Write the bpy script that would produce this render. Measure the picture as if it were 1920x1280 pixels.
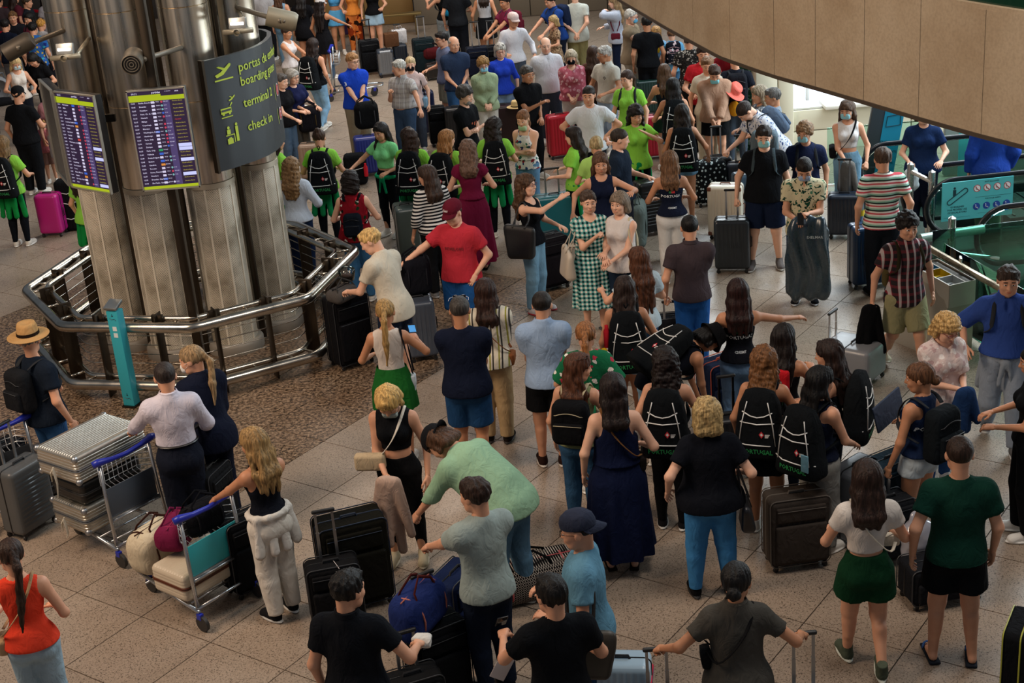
import bpy, math, random
import numpy as np
from mathutils import Vector, Matrix
from mathutils.bvhtree import BVHTree
for _o in list(bpy.data.objects): bpy.data.objects.remove(_o)
SC = bpy.context.scene
COL = SC.collection
PI = math.pi
# ---------------------------------------------------------------- camera
FPX, PITCH, ROLL, GRID, CAMH = 2785.0, 0.387672, -0.084042, -0.631755, 6.5
def _basis():
    f = np.array([0, math.cos(PITCH), -math.sin(PITCH)]); r = np.array([1., 0, 0]); u = np.cross(r, f)
    return math.cos(ROLL)*r+math.sin(ROLL)*u, -math.sin(ROLL)*r+math.cos(ROLL)*u, f
CR, CU, CF = _basis()
cam_data = bpy.data.cameras.new('camera'); cam = bpy.data.objects.new('camera', cam_data); COL.objects.link(cam)
cam_data.sensor_width = 36.0; cam_data.lens = 36.0*FPX/1920.0; cam_data.clip_end = 200; cam_data.clip_start = 0.1
cam.matrix_world = Matrix(((CR[0], CU[0], -CF[0], 0), (CR[1], CU[1], -CF[1], 0), (CR[2], CU[2], -CF[2], CAMH), (0, 0, 0, 1)))
SC.camera = cam
# ---------------------------------------------------------------- light, world, exposure
SC.view_settings.view_transform = 'Standard'; SC.view_settings.look = 'None'
SC.view_settings.gamma = 1.0; SC.view_settings.exposure = 0.34; SC.view_settings.use_curve_mapping = False
wd = bpy.data.worlds.new('world'); SC.world = wd; wd.use_nodes = True
wd.node_tree.nodes['Background'].inputs[0].default_value = (0.62, 0.72, 0.85, 1)
wd.node_tree.nodes['Background'].inputs[1].default_value = 0.14
def area_light(name, loc, aim, size, power, color, sy=None):
    l = bpy.data.lights.new(name, 'AREA'); l.energy = power; l.color = color; l.shape = 'RECTANGLE'
    l.size = size; l.size_y = sy or size
    o = bpy.data.objects.new(name, l); COL.objects.link(o); o.location = loc
    o.rotation_euler = (Vector(aim)-Vector(loc)).to_track_quat('-Z', 'Y').to_euler()
    return o
area_light('skylight_right', (9.0, 19.0, 9.5), (1.5, 14.5, 0), 5.0, 1500, (0.80, 0.93, 1.0), 9.0)
area_light('window_light_right', (12.0, 19.0, 2.6), (4.5, 18.5, 0.4), 9.0, 520, (0.84, 0.95, 1.0), 4.0)
area_light('window_light_back', (7.0, 22.4, 2.6), (5.0, 19.0, 0), 3.0, 60, (0.90, 0.97, 1.0), 0.6)
area_light('window_light_hall', (4.6, 31.0, 7.5), (1.0, 21.0, 0), 6.0, 760, (0.86, 0.95, 1.0), 3.0)
area_light('ceiling_light_warm', (-8.0, 9.0, 8.5), (-3.5, 15.0, 1.5), 3.0, 680, (1.0, 0.76, 0.56), 5.0)
area_light('ceiling_light_near', (3.5, 8.0, 11.5), (1.5, 14.0, 0), 3.0, 420, (1.0, 0.90, 0.80), 4.0)
area_light('ceiling_light_far', (-2.5, 27.0, 9.5), (-2.0, 29.5, 0), 5.0, 560, (1.0, 0.86, 0.72), 5.0)

# ---------------------------------------------------------------- helpers
def ray(px, py): return (px-960)/FPX*CR-(py-640)/FPX*CU+CF
def at(px, py, z=0.0):
    d = ray(px, py); t = (z-CAMH)/d[2]
    return np.array([0, 0, CAMH])+d*t
def aty(px, py, y):
    d = ray(px, py); return np.array([0, 0, CAMH])+d*(y/d[1])
def V(*a): return np.array(a, float)
def nrm(v):
    v = np.asarray(v, float); n = np.linalg.norm(v); return v/n if n > 1e-9 else v
def rotz(a): c, s = math.cos(a), math.sin(a); return np.array([[c, -s, 0], [s, c, 0], [0, 0, 1.]])
def rotx(a): c, s = math.cos(a), math.sin(a); return np.array([[1., 0, 0], [0, c, -s], [0, s, c]])
def roty(a): c, s = math.cos(a), math.sin(a); return np.array([[c, 0, s], [0, 1., 0], [-s, 0, c]])

# ---------------------------------------------------------------- materials
_m = {}
def hexc(h):
    if not isinstance(h, str): return tuple(h)
    h = h.lstrip('#'); c = [int(h[i:i+2], 16)/255 for i in (0, 2, 4)]
    return tuple(x/12.92 if x <= .04045 else ((x+.055)/1.055)**2.4 for x in c)
def nodes(m):
    m.use_nodes = True; nt = m.node_tree; return nt, nt.nodes['Principled BSDF']
def setp(b, color=None, rough=.5, metal=0, emit=None, es=0, spec=None, alpha=None, trans=None, ior=None):
    if color is not None: b.inputs['Base Color'].default_value = (*color, 1)
    b.inputs['Roughness'].default_value = rough; b.inputs['Metallic'].default_value = metal
    if emit is not None: b.inputs['Emission Color'].default_value = (*emit, 1); b.inputs['Emission Strength'].default_value = es
    if spec is not None: b.inputs['Specular IOR Level'].default_value = spec
    if alpha is not None: b.inputs['Alpha'].default_value = alpha
    if trans is not None: b.inputs['Transmission Weight'].default_value = trans
    if ior is not None: b.inputs['IOR'].default_value = ior
def N(nt, t, **kw):
    n = nt.nodes.new(t)
    for k, v in kw.items():
        if k in n.inputs: n.inputs[k].default_value = v
        else: setattr(n, k, v)
    return n
def coords(nt, scale=(1, 1, 1), kind='Object', rot=(0, 0, 0)):
    tc = N(nt, 'ShaderNodeTexCoord'); mp = N(nt, 'ShaderNodeMapping')
    mp.inputs['Scale'].default_value = scale; mp.inputs['Rotation'].default_value = rot
    nt.links.new(tc.outputs[kind], mp.inputs[0]); return mp.outputs[0]
def ramp(nt, fac, stops, interp='LINEAR'):
    r = N(nt, 'ShaderNodeValToRGB'); r.color_ramp.interpolation = interp
    el = r.color_ramp.elements
    while len(el) < len(stops): el.new(.5)
    for e, (p, c) in zip(el, stops): e.position = p; e.color = (*hexc(c), 1)
    nt.links.new(fac, r.inputs[0]); return r.outputs[0]
def bump(nt, b, h, strength=.3, dist=.01):
    bp = N(nt, 'ShaderNodeBump'); bp.inputs['Strength'].default_value = strength; bp.inputs['Distance'].default_value = dist
    nt.links.new(h, bp.inputs['Height']); nt.links.new(bp.outputs[0], b.inputs['Normal'])
def mat(color, rough=.5, metal=0, name='paint', **kw):
    k = (name, str(color), rough, metal, str(kw))
    if k in _m: return _m[k]
    m = bpy.data.materials.new(name); nt, b = nodes(m); setp(b, hexc(color), rough, metal, **kw)
    v = coords(nt, (3, 3, 3)); n = N(nt, 'ShaderNodeTexNoise', Scale=8.0, Detail=4.0); nt.links.new(v, n.inputs[0])
    mr = N(nt, 'ShaderNodeMapRange'); mr.inputs[3].default_value = max(.03, rough-.06); mr.inputs[4].default_value = min(1, rough+.08)
    nt.links.new(n.outputs[0], mr.inputs[0]); nt.links.new(mr.outputs[0], b.inputs['Roughness'])
    _m[k] = m; return m
def emis(color, s=1.0):
    k = ('emis', str(color), s)
    if k in _m: return _m[k]
    m = bpy.data.materials.new('glow'); nt, b = nodes(m); setp(b, (0, 0, 0), .4, emit=hexc(color), es=s); _m[k] = m; return m
def glass(color='cfe9e4', rough=.02):
    k = ('glass', color)
    if k in _m: return _m[k]
    m = bpy.data.materials.new('glass'); nt, b = nodes(m)
    nt.nodes.remove(b); out = nt.nodes['Material Output']
    t = N(nt, 'ShaderNodeBsdfTransparent'); t.inputs[0].default_value = (*hexc(color), 1)
    g = N(nt, 'ShaderNodeBsdfGlossy'); g.inputs[0].default_value = (.9, 1, .97, 1); g.inputs[1].default_value = rough
    fr = N(nt, 'ShaderNodeFresnel'); mx = N(nt, 'ShaderNodeMixShader')
    nt.links.new(fr.outputs[0], mx.inputs[0]); nt.links.new(t.outputs[0], mx.inputs[1]); nt.links.new(g.outputs[0], mx.inputs[2])
    nt.links.new(mx.outputs[0], out.inputs[0]); _m[k] = m; return m
def fabric(spec):
    """'#rrggbb' or 'kind:#a,#b,...' -> cloth material; kinds: stripes vstripes plaid floral dots geo palm leopard denim camo"""
    k = ('fabric', spec)
    if k in _m: return _m[k]
    kind, _, cs = spec.partition(':') if ':' in spec else ('plain', '', spec)
    cs = cs.split(',')
    m = bpy.data.materials.new('cloth'); nt, b = nodes(m)
    setp(b, hexc(cs[0]), .9, spec=.07)
    L = nt.links.new
    v = coords(nt); col = None
    if kind == 'plain':
        n = N(nt, 'ShaderNodeTexNoise', Scale=6.0, Detail=3.0); L(v, n.inputs[0])
        c = hexc(cs[0]); mx = N(nt, 'ShaderNodeMix', data_type='RGBA'); L(n.outputs[0], mx.inputs[0])
        mx.inputs[6].default_value = (*[x*.86 for x in c], 1); mx.inputs[7].default_value = (*[min(1, x*1.12+.002) for x in c], 1); col = mx.outputs[2]
    elif kind == 'denim':
        n = N(nt, 'ShaderNodeTexNoise', Scale=7.0, Detail=5.0); L(v, n.inputs[0])
        c = hexc(cs[0]); mx = N(nt, 'ShaderNodeMix', data_type='RGBA'); L(n.outputs[0], mx.inputs[0])
        mx.inputs[6].default_value = (*[x*.6 for x in c], 1); mx.inputs[7].default_value = (*[min(1, x*1.5) for x in c], 1); col = mx.outputs[2]
    elif kind in ('stripes', 'vstripes'):
        w = N(nt, 'ShaderNodeTexWave', bands_direction='Z' if kind == 'stripes' else 'X'); w.inputs['Scale'].default_value = 7.5; w.inputs['Distortion'].default_value = .4
        L(v, w.inputs[0]); n = len(cs)
        if n == 2: col = ramp(nt, w.outputs[1], [(0, cs[0]), (.5, cs[1])], 'CONSTANT')
        else:
            w.wave_profile = 'SAW'; w.inputs['Scale'].default_value = 3.6
            col = ramp(nt, w.outputs[1], [(i/n, cs[i]) for i in range(n)], 'CONSTANT')
    elif kind == 'plaid':
        outs = []
        for d in 'XZ':
            w = N(nt, 'ShaderNodeTexWave', bands_direction=d); w.inputs['Scale'].default_value = 4.2; L(v, w.inputs[0])
            w2 = N(nt, 'ShaderNodeTexWave', bands_direction=d); w2.inputs['Scale'].default_value = 8.4; L(v, w2.inputs[0])
            outs.append((w.outputs[1], w2.outputs[1]))
        c1 = ramp(nt, outs[0][0], [(0, cs[0]), (.62, cs[1]), (.8, cs[2])], 'CONSTANT')
        c2 = ramp(nt, outs[1][0], [(0, cs[0]), (.7, cs[1])], 'CONSTANT')
        mx = N(nt, 'ShaderNodeMix', data_type='RGBA'); mx.inputs[0].default_value = .45; L(c1, mx.inputs[6]); L(c2, mx.inputs[7]); col = mx.outputs[2]
    elif kind in ('floral', 'palm', 'leopard', 'camo'):
        sc = {'floral': 16, 'palm': 17, 'leopard': 32, 'camo': 9}[kind]
        nn = N(nt, 'ShaderNodeTexNoise', Scale=14.0, Detail=2.0); L(v, nn.inputs[0])
        vm = N(nt, 'ShaderNodeVectorMath', operation='MULTIPLY_ADD'); L(nn.outputs[1], vm.inputs[0]); vm.inputs[1].default_value = (.07, .07, .07) if kind != 'palm' else (.22, .22, .22); L(v, vm.inputs[2])
        vo = N(nt, 'ShaderNodeTexVoronoi', Scale=float(sc)); L(vm.outputs[0], vo.inputs[0])
        sp = N(nt, 'ShaderNodeSeparateColor'); L(vo.outputs['Color'], sp.inputs[0])
        n = len(cs)-1
        c1 = ramp(nt, sp.outputs[0], [(i/n, cs[i+1]) for i in range(n)], 'CONSTANT')
        lt = N(nt, 'ShaderNodeMath', operation='LESS_THAN'); L(vo.outputs['Distance'], lt.inputs[0]); lt.inputs[1].default_value = .42 if kind != 'camo' else .8
        mx = N(nt, 'ShaderNodeMix', data_type='RGBA'); L(lt.outputs[0], mx.inputs[0]); mx.inputs[6].default_value = (*hexc(cs[0]), 1); L(c1, mx.inputs[7]); col = mx.outputs[2]
    elif kind in ('geo', 'aztec'):
        outs = []
        for d, rt in (('X', (0, 0, 0)), ('Z', (0, 0, 0))):
            w = N(nt, 'ShaderNodeTexWave', bands_direction=d); w.inputs['Scale'].default_value = 6.5 if kind == 'geo' else 15.0; L(v, w.inputs[0]); outs.append(w.outputs[1])
        mm = N(nt, 'ShaderNodeMath', operation='ADD'); L(outs[0], mm.inputs[0]); L(outs[1], mm.inputs[1])
        mh = N(nt, 'ShaderNodeMath', operation='MULTIPLY'); L(mm.outputs[0], mh.inputs[0]); mh.inputs[1].default_value = .5
        n = len(cs); col = ramp(nt, mh.outputs[0], [(0 if i == 0 else .30+.4*(i-1)/max(1, n-2), cs[i]) for i in range(n)], 'CONSTANT')
    elif kind == 'dots':
        vo = N(nt, 'ShaderNodeTexVoronoi', Scale=20.0); L(v, vo.inputs[0])
        lt = N(nt, 'ShaderNodeMath', operation='LESS_THAN'); L(vo.outputs['Distance'], lt.inputs[0]); lt.inputs[1].default_value = .3
        mx = N(nt, 'ShaderNodeMix', data_type='RGBA'); L(lt.outputs[0], mx.inputs[0]); mx.inputs[6].default_value = (*hexc(cs[0]), 1); mx.inputs[7].default_value = (*hexc(cs[1]), 1); col = mx.outputs[2]
    L(col, b.inputs['Base Color'])
    n1 = N(nt, 'ShaderNodeTexNoise', Scale=9.0, Detail=3.0); n1.inputs['Distortion'].default_value = 1.2
    L(coords(nt, (1.5, 1.5, .8)), n1.inputs[0]); bump(nt, b, n1.outputs[0], .5, .03)
    _m[k] = m; return m
def skinmat(c):
    k = ('skin', c)
    if k in _m: return _m[k]
    m = bpy.data.materials.new('skin'); nt, b = nodes(m); col = hexc(c); setp(b, col, .52, spec=.35)
    n = N(nt, 'ShaderNodeTexNoise', Scale=12.0, Detail=3.0); nt.links.new(coords(nt), n.inputs[0])
    mx = N(nt, 'ShaderNodeMix', data_type='RGBA'); nt.links.new(n.outputs[0], mx.inputs[0])
    mx.inputs[6].default_value = (col[0]*.88, col[1]*.8, col[2]*.78, 1); mx.inputs[7].default_value = (min(1, col[0]*1.1), min(1, col[1]*1.1), min(1, col[2]*1.1), 1)
    nt.links.new(mx.outputs[2], b.inputs['Base Color']); _m[k] = m; return m
def hairmat(c):
    k = ('hair', c)
    if k in _m: return _m[k]
    m = bpy.data.materials.new('hair'); nt, b = nodes(m); col = hexc(c); setp(b, col, .5, spec=.22)
    n = N(nt, 'ShaderNodeTexNoise', Scale=1.0, Detail=4.0); nt.links.new(coords(nt, (75, 75, 9)), n.inputs[0])
    r = ramp(nt, n.outputs[0], [(.33, tuple(x*.45 for x in col)), (.52, col), (.7, tuple(min(1, x*1.6+.004) for x in col))])
    nt.links.new(r, b.inputs['Base Color']); bump(nt, b, n.outputs[0], .7, .012); _m[k] = m; return m

# ---------------------------------------------------------------- mesh building
class MB:
    def __init__(s): s.v = []; s.f = []; s.m = []; s.n = 0; s.mats = []
    def mi(s, m):
        if m not in s.mats: s.mats.append(m)
        return s.mats.index(m)
    def add(s, v, f, m=0):
        v = np.asarray(v, float).reshape(-1, 3); s.v.append(v)
        for q in f: s.f.append(tuple(int(i)+s.n for i in q)); s.m.append(m)
        s.n += len(v); return s
    def box(s, c, d, m=0, R=None, bev=0):
        if bev > 0: return s.rbox(c, d, bev, m, R, 2)
        v = np.array([(x, y, z) for x in (-.5, .5) for y in (-.5, .5) for z in (-.5, .5)])*np.array(d)
        if R is not None: v = v@np.asarray(R).T
        return s.add(v+np.array(c), [(0, 1, 3, 2), (4, 6, 7, 5), (0, 4, 5, 1), (2, 3, 7, 6), (0, 2, 6, 4), (1, 5, 7, 3)], m)
    def rbox(s, c, d, r, m=0, R=None, n=3, disp=None):
        """rounded box: d full size, r corner radius"""
        d = np.array(d, float); r = min(r, d.min()/2*.98)
        def ax(L, extra=0):
            k = np.linspace(0, PI/4, n+1)
            e = np.tan(k)  # 0..1
            h = L/2-r
            out = [-h-r*t for t in e[::-1]][:-1] + list(np.linspace(-h, h, max(2, extra+2))) + [h+r*t for t in e[1:]]
            return np.array(out)
        ex = (0, 0, 0) if disp is None else disp[0]
        A = [ax(d[0], ex[0]), ax(d[1], ex[1]), ax(d[2], ex[2])]
        for a in range(3):
            b, cc = [(1, 2), (2, 0), (0, 1)][a]
            for sg in (-1, 1):
                U, W = np.meshgrid(A[b], A[cc], indexing='ij')
                P = np.zeros(U.shape+(3,)); P[..., a] = sg*d[a]/2; P[..., b] = U; P[..., cc] = W
                inner = np.clip(P, -(d/2-r), d/2-r); dv = P-inner
                L = np.linalg.norm(dv, axis=-1, keepdims=True); nv = dv/np.maximum(L, 1e-9)
                P = inner+nv*r
                if disp is not None: P = disp[1](P, nv, a, sg)
                P = P.reshape(-1, 3)
                if R is not None: P = P@np.asarray(R).T
                nu, nw = U.shape; I = np.arange(nu*nw).reshape(nu, nw)
                q = np.stack([I[:-1, :-1], I[1:, :-1], I[1:, 1:], I[:-1, 1:]], -1).reshape(-1, 4)
                if sg < 0: q = q[:, ::-1]
                s.add(P+np.array(c), q, m)
        return s
    def tube(s, pts, r, m=0, k=8, closed=False, cap=True, flat=None):
        pts = np.asarray(pts, float); n = len(pts); rr = np.full(n, r, float) if np.isscalar(r) else np.asarray(r, float)
        if closed: tg = np.roll(pts, -1, 0)-np.roll(pts, 1, 0)
        else: tg = np.gradient(pts, axis=0)
        tg /= np.maximum(np.linalg.norm(tg, axis=1, keepdims=True), 1e-9)
        up = np.array([0, 0, 1.]) if abs(tg[0][2]) < .9 else np.array([1., 0, 0])
        if flat is not None: up = np.array(flat[0], float)
        vs = []; u = nrm(np.cross(tg[0], up))
        for i in range(n):
            if flat is not None and flat[0] is not None: u = nrm(np.cross(tg[i], up)) if np.linalg.norm(np.cross(tg[i], up)) > .05 else u
            else: u = nrm(u-tg[i]*(u@tg[i]))
            w = np.cross(tg[i], u)
            a = np.arange(k)*2*PI/k
            fw = flat[1] if flat is not None else 1.0
            vs.append(pts[i]+rr[i]*(np.cos(a)[:, None]*u+fw*np.sin(a)[:, None]*w))
        vs = np.concatenate(vs); f = []
        for i in range(n if closed else n-1):
            j = (i+1) % n
            for a in range(k):
                b = (a+1) % k; f.append((i*k+a, i*k+b, j*k+b, j*k+a))
        if cap and not closed: f.append(tuple(range(k))[::-1]); f.append(tuple((n-1)*k+a for a in range(k)))
        return s.add(vs, f, m)
    def lathe(s, prof, c=(0, 0, 0), k=24, m=0, R=None, a0=0, a1=2*PI, cap=False):
        full = abs(a1-a0-2*PI) < 1e-6; na = k if full else k+1
        a = a0+(a1-a0)*np.arange(na)/k
        v = np.concatenate([np.stack([r*np.cos(a), r*np.sin(a), np.full(na, z)], 1) for r, z in prof])
        if R is not None: v = v@np.asarray(R).T
        f = []
        for i in range(len(prof)-1):
            for j in range(k):
                j2 = (j+1) % na if full else j+1
                f.append((i*na+j, i*na+j2, (i+1)*na+j2, (i+1)*na+j))
        if cap and full: f.append(tuple(range(na))[::-1]); f.append(tuple((len(prof)-1)*na+j for j in range(na)))
        return s.add(v+np.array(c), f, m)
    def sphere(s, c, r, m=0, k=10, R=None):
        r = np.array([r]*3 if np.isscalar(r) else r, float)
        th = np.linspace(0, PI, k//2+2)[1:-1]; a = np.arange(k)*2*PI/k
        v = [(0, 0, 1)]+[(math.sin(t)*math.cos(b), math.sin(t)*math.sin(b), math.cos(t)) for t in th for b in a]+[(0, 0, -1)]
        v = np.array(v)*r
        if R is not None: v = v@np.asarray(R).T
        f = [(0, 1+j, 1+(j+1) % k) for j in range(k)]; nr = len(th)
        for i in range(nr-1):
            for j in range(k): j2 = (j+1) % k; f.append((1+i*k+j, 1+(i+1)*k+j, 1+(i+1)*k+j2, 1+i*k+j2))
        e = 1+nr*k
        f += [(e, 1+(nr-1)*k+(j+1) % k, 1+(nr-1)*k+j) for j in range(k)]
        return s.add(v+np.array(c), f, m)
    def prism(s, poly, z0, z1, m=0):
        """extrude xy polygon between z0 and z1"""
        n = len(poly); v = [(x, y, z0) for x, y in poly]+[(x, y, z1) for x, y in poly]
        f = [tuple(range(n))[::-1], tuple(range(n, 2*n))]+[(i, (i+1) % n, (i+1) % n+n, i+n) for i in range(n)]
        return s.add(v, f, m)
    def xf(s, R=None, t=None, sc=None):
        for i, v in enumerate(s.v):
            if sc is not None: v = v*np.array(sc)
            if R is not None: v = v@np.asarray(R).T
            if t is not None: v = v+np.array(t)
            s.v[i] = v
        return s
    def mesh(s, name, mats, smooth=True):
        me = bpy.data.meshes.new(name)
        v = np.concatenate(s.v) if s.v else np.zeros((0, 3))
        lens = np.array([len(q) for q in s.f], np.int32)
        me.vertices.add(len(v)); me.vertices.foreach_set('co', v.astype(np.float32).ravel())
        idx = np.fromiter((i for q in s.f for i in q), np.int32, int(lens.sum()))
        me.loops.add(len(idx)); me.loops.foreach_set('vertex_index', idx)
        me.polygons.add(len(lens)); st = np.zeros(len(lens), np.int32); st[1:] = np.cumsum(lens)[:-1]
        me.polygons.foreach_set('loop_start', st)
        me.polygons.foreach_set('material_index', np.array(s.m, np.int32))
        if not isinstance(mats, (list, tuple)): mats = [mats]
        for m in mats: me.materials.append(m)
        me.update(calc_edges=True)
        me.polygons.foreach_set('use_smooth', np.full(len(lens), bool(smooth)))
        if smooth == 'auto': 
            try: me.set_sharp_from_angle(angle=math.radians(38))
            except Exception: pass
        return me
def link(name, me, parent=None, loc=None, rz=None):
    o = bpy.data.objects.new(name, me); COL.objects.link(o)
    if parent is not None: o.parent = parent
    if loc is not None: o.location = loc
    if rz is not None: o.rotation_euler = (0, 0, rz)
    return o
def part(name, mb, mats, parent=None, smooth='auto', label=None, **kw):
    o = link(name, mb.mesh(name, mats, smooth), parent, **kw)
    if label: o['label'] = label
    return o
def thing(name, label, cat, loc=(0, 0, 0), rz=0.0, group=None):
    o = bpy.data.objects.new(name, None); COL.objects.link(o); o.empty_display_size = .1
    o.location = tuple(loc); o.rotation_euler = (0, 0, rz); o['label'] = label; o['category'] = cat
    if group: o['group'] = group
    return o
def tag(o, label, cat, group=None):
    o['label'] = label; o['category'] = cat
    if group: o['group'] = group
    return o
def struct(name, mb, mats, smooth='auto'):
    o = part(name, mb, mats, None, smooth); o['kind'] = 'structure'; return o
_tx = {}
def text_mesh(s, size=1.0, bold=0.0, align='CENTER', res=2):
    """flat text geometry -> (verts Nx3 in xy plane, faces)"""
    k = (s, size, bold, align)
    if k not in _tx:
        cu = bpy.data.curves.new('t', 'FONT'); cu.body = s; cu.size = size; cu.resolution_u = res; cu.offset = bold; cu.align_x = align; cu.align_y = 'CENTER'
        ob = bpy.data.objects.new('t', cu)
        me = ob.to_mesh()
        v = np.array([x.co[:] for x in me.vertices]).reshape(-1, 3); f = [tuple(p.vertices) for p in me.polygons]
        ob.to_mesh_clear(); bpy.data.objects.remove(ob); bpy.data.curves.remove(cu)
        _tx[k] = (v, f)
    return _tx[k]

# ---------------------------------------------------------------- implicit surfaces
def nets(F, org, s):
    ins = F < 0
    c = [ins[i:F.shape[0]-1+i, j:F.shape[1]-1+j, k:F.shape[2]-1+k] for i in (0, 1) for j in (0, 1) for k in (0, 1)]
    anyv = c[0].copy(); allv = c[0].copy()
    for x in c[1:]: anyv |= x; allv &= x
    act = anyv & ~allv
    I = np.argwhere(act); n = len(I)
    if n == 0: return np.zeros((0, 3)), np.zeros((0, 4), int)
    cid = np.full(act.shape, -1, np.int32); cid[act] = np.arange(n)
    val = np.stack([F[I[:, 0]+i, I[:, 1]+j, I[:, 2]+k] for i in (0, 1) for j in (0, 1) for k in (0, 1)], 1)
    corner = np.array([(i, j, k) for i in (0, 1) for j in (0, 1) for k in (0, 1)], float)
    acc = np.zeros((n, 3)); cnt = np.zeros(n)
    for a in range(8):
        for b in (a | 1, a | 2, a | 4):
            if b == a: continue
            va, vb = val[:, a], val[:, b]; cr = (va < 0) != (vb < 0)
            t = np.where(cr, va/np.where(cr, va-vb, 1), 0)
            acc += np.where(cr[:, None], corner[a]+(corner[b]-corner[a])*t[:, None], 0); cnt += cr
    v = org+(I+acc/cnt[:, None])*s
    Q = []
    for ax in range(3):
        o1, o2 = [(1, 2), (2, 0), (0, 1)][ax]
        sl = [slice(1, -1)]*3; sl[ax] = slice(0, -1); A = ins[tuple(sl)]
        sl2 = [slice(1, -1)]*3; sl2[ax] = slice(1, None); B = ins[tuple(sl2)]
        E = np.argwhere(A != B); off = np.array([1, 1, 1]); off[ax] = 0; E = E+off
        if len(E) == 0: continue
        fl = ins[E[:, 0], E[:, 1], E[:, 2]]
        d1 = np.zeros(3, int); d1[o1] = 1; d2 = np.zeros(3, int); d2[o2] = 1
        g = [E-d1-d2, E-d2, E, E-d1]
        q = np.stack([cid[x[:, 0], x[:, 1], x[:, 2]] for x in g], 1)
        q = np.where(fl[:, None], q, q[:, ::-1]); Q.append(q)
    return v, np.concatenate(Q)
class SDF:
    def __init__(s, lo, hi, h):
        s.h = h; s.org = np.array(lo, float)-2*h; dim = np.ceil((np.array(hi)-s.org+2*h)/h).astype(int)+1
        s.F = np.full(dim, 1.0, np.float32); s.ax = [s.org[i]+h*np.arange(dim[i]) for i in range(3)]
    def sub(s, lo, hi):
        sl = []
        for i in range(3):
            a = max(0, int((lo[i]-s.org[i])/s.h)); b = min(s.F.shape[i], int((hi[i]-s.org[i])/s.h)+2)
            if b <= a: return None
            sl.append(slice(a, b))
        X, Y, Z = s.ax[0][sl[0]][:, None, None], s.ax[1][sl[1]][None, :, None], s.ax[2][sl[2]][None, None, :]
        return tuple(sl), X, Y, Z
    def _merge(s, sl, d, k):
        a = s.F[sl]; d = d.astype(np.float32)
        h = np.maximum(k-np.abs(a-d), 0)/k
        s.F[sl] = np.minimum(a, d)-h*h*k*.25
    def cone(s, a, b, ra, rb, k=.02, fl=None, flat=False):
        a = np.array(a, float); b = np.array(b, float); R = max(ra, rb)*1.05+k+s.h
        r = s.sub(np.minimum(a, b)-R, np.maximum(a, b)+R)
        if r is None: return s
        sl, X, Y, Z = r
        px, py, pz = X-a[0], Y-a[1], Z-a[2]; ab = b-a
        if fl is not None:
            d, f = nrm(fl[0]), fl[1]-1
            t = (px*d[0]+py*d[1]+pz*d[2])*f; px = px+t*d[0]; py = py+t*d[1]; pz = pz+t*d[2]; ab = ab+d*(ab@d)*f
        L = ab@ab+1e-12
        tt = (px*ab[0]+py*ab[1]+pz*ab[2])/L; t = np.clip(tt, 0, 1)
        d = np.sqrt((px-t*ab[0])**2+(py-t*ab[1])**2+(pz-t*ab[2])**2)-(ra+(rb-ra)*t)
        if flat: d = np.maximum(d, (tt-1)*math.sqrt(L))
        s._merge(sl, d, k); return s
    def ell(s, c, r, k=.02, R=None):
        c = np.array(c, float); r = np.array(r, float)
        m = r.max()+k+s.h; q = s.sub(c-m, c+m)
        if q is None: return s
        sl, X, Y, Z = q
        s._merge(sl, s._ell(X, Y, Z, c, r, R), k); return s
    def _ell(s, X, Y, Z, c, r, R=None):
        px, py, pz = X-c[0], Y-c[1], Z-c[2]
        if R is not None:
            R = np.asarray(R).T; px, py, pz = [R[i][0]*px+R[i][1]*py+R[i][2]*pz for i in range(3)]
        px, py, pz = px/r[0], py/r[1], pz/r[2]
        n = np.sqrt(px*px+py*py+pz*pz); g = np.sqrt((px/r[0])**2+(py/r[1])**2+(pz/r[2])**2)+1e-9
        return n*(n-1)/g
    def cut_ell(s, c, r, k=.008, R=None):
        c = np.array(c, float); r = np.array(r, float); m = r.max()+k+s.h; q = s.sub(c-m, c+m)
        if q is None: return s
        sl, X, Y, Z = q; d = -s._ell(X, Y, Z, c, r, R).astype(np.float32)
        a = s.F[sl]; h = np.maximum(k-np.abs(a-d), 0)/k; s.F[sl] = np.maximum(a, d)+h*h*k*.25; return s
    def plane(s, p, n, box=None):
        """remove everything on the +n side"""
        n = nrm(n); X, Y, Z = s.ax[0][:, None, None], s.ax[1][None, :, None], s.ax[2][None, None, :]
        s.F = np.maximum(s.F, ((X-p[0])*n[0]+(Y-p[1])*n[1]+(Z-p[2])*n[2]).astype(np.float32)); return s
    def mesh(s): return nets(s.F, s.org, s.h)
def vnormals(v, q):
    n = np.cross(v[q[:, 2]]-v[q[:, 0]], v[q[:, 3]]-v[q[:, 1]])
    vn = np.zeros_like(v)
    for i in range(4): np.add.at(vn, q[:, i], n)
    return vn/np.maximum(np.linalg.norm(vn, axis=1, keepdims=True), 1e-9)
def wob(v, f, seed=0):
    """cheap smooth noise in [-1,1]"""
    r = np.random.RandomState(seed); o = np.zeros(len(v))
    for i in range(5):
        d = r.normal(size=3); d *= f*(.6+.9*r.rand())/np.linalg.norm(d); o += np.sin(v@d+r.rand()*6.28)
    return o/3.0
def quads_mesh(name, v, q, mats, mi=None, smooth=True):
    me = bpy.data.meshes.new(name); me.vertices.add(len(v)); me.vertices.foreach_set('co', v.astype(np.float32).ravel())
    me.loops.add(len(q)*4); me.loops.foreach_set('vertex_index', q.astype(np.int32).ravel())
    me.polygons.add(len(q)); me.polygons.foreach_set('loop_start', np.arange(0, len(q)*4, 4, dtype=np.int32))
    if mi is not None: me.polygons.foreach_set('material_index', mi.astype(np.int32))
    for m in mats: me.materials.append(m)
    me.update(calc_edges=True)
    if smooth: me.polygons.foreach_set('use_smooth', np.ones(len(q), bool))
    return me
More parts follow.
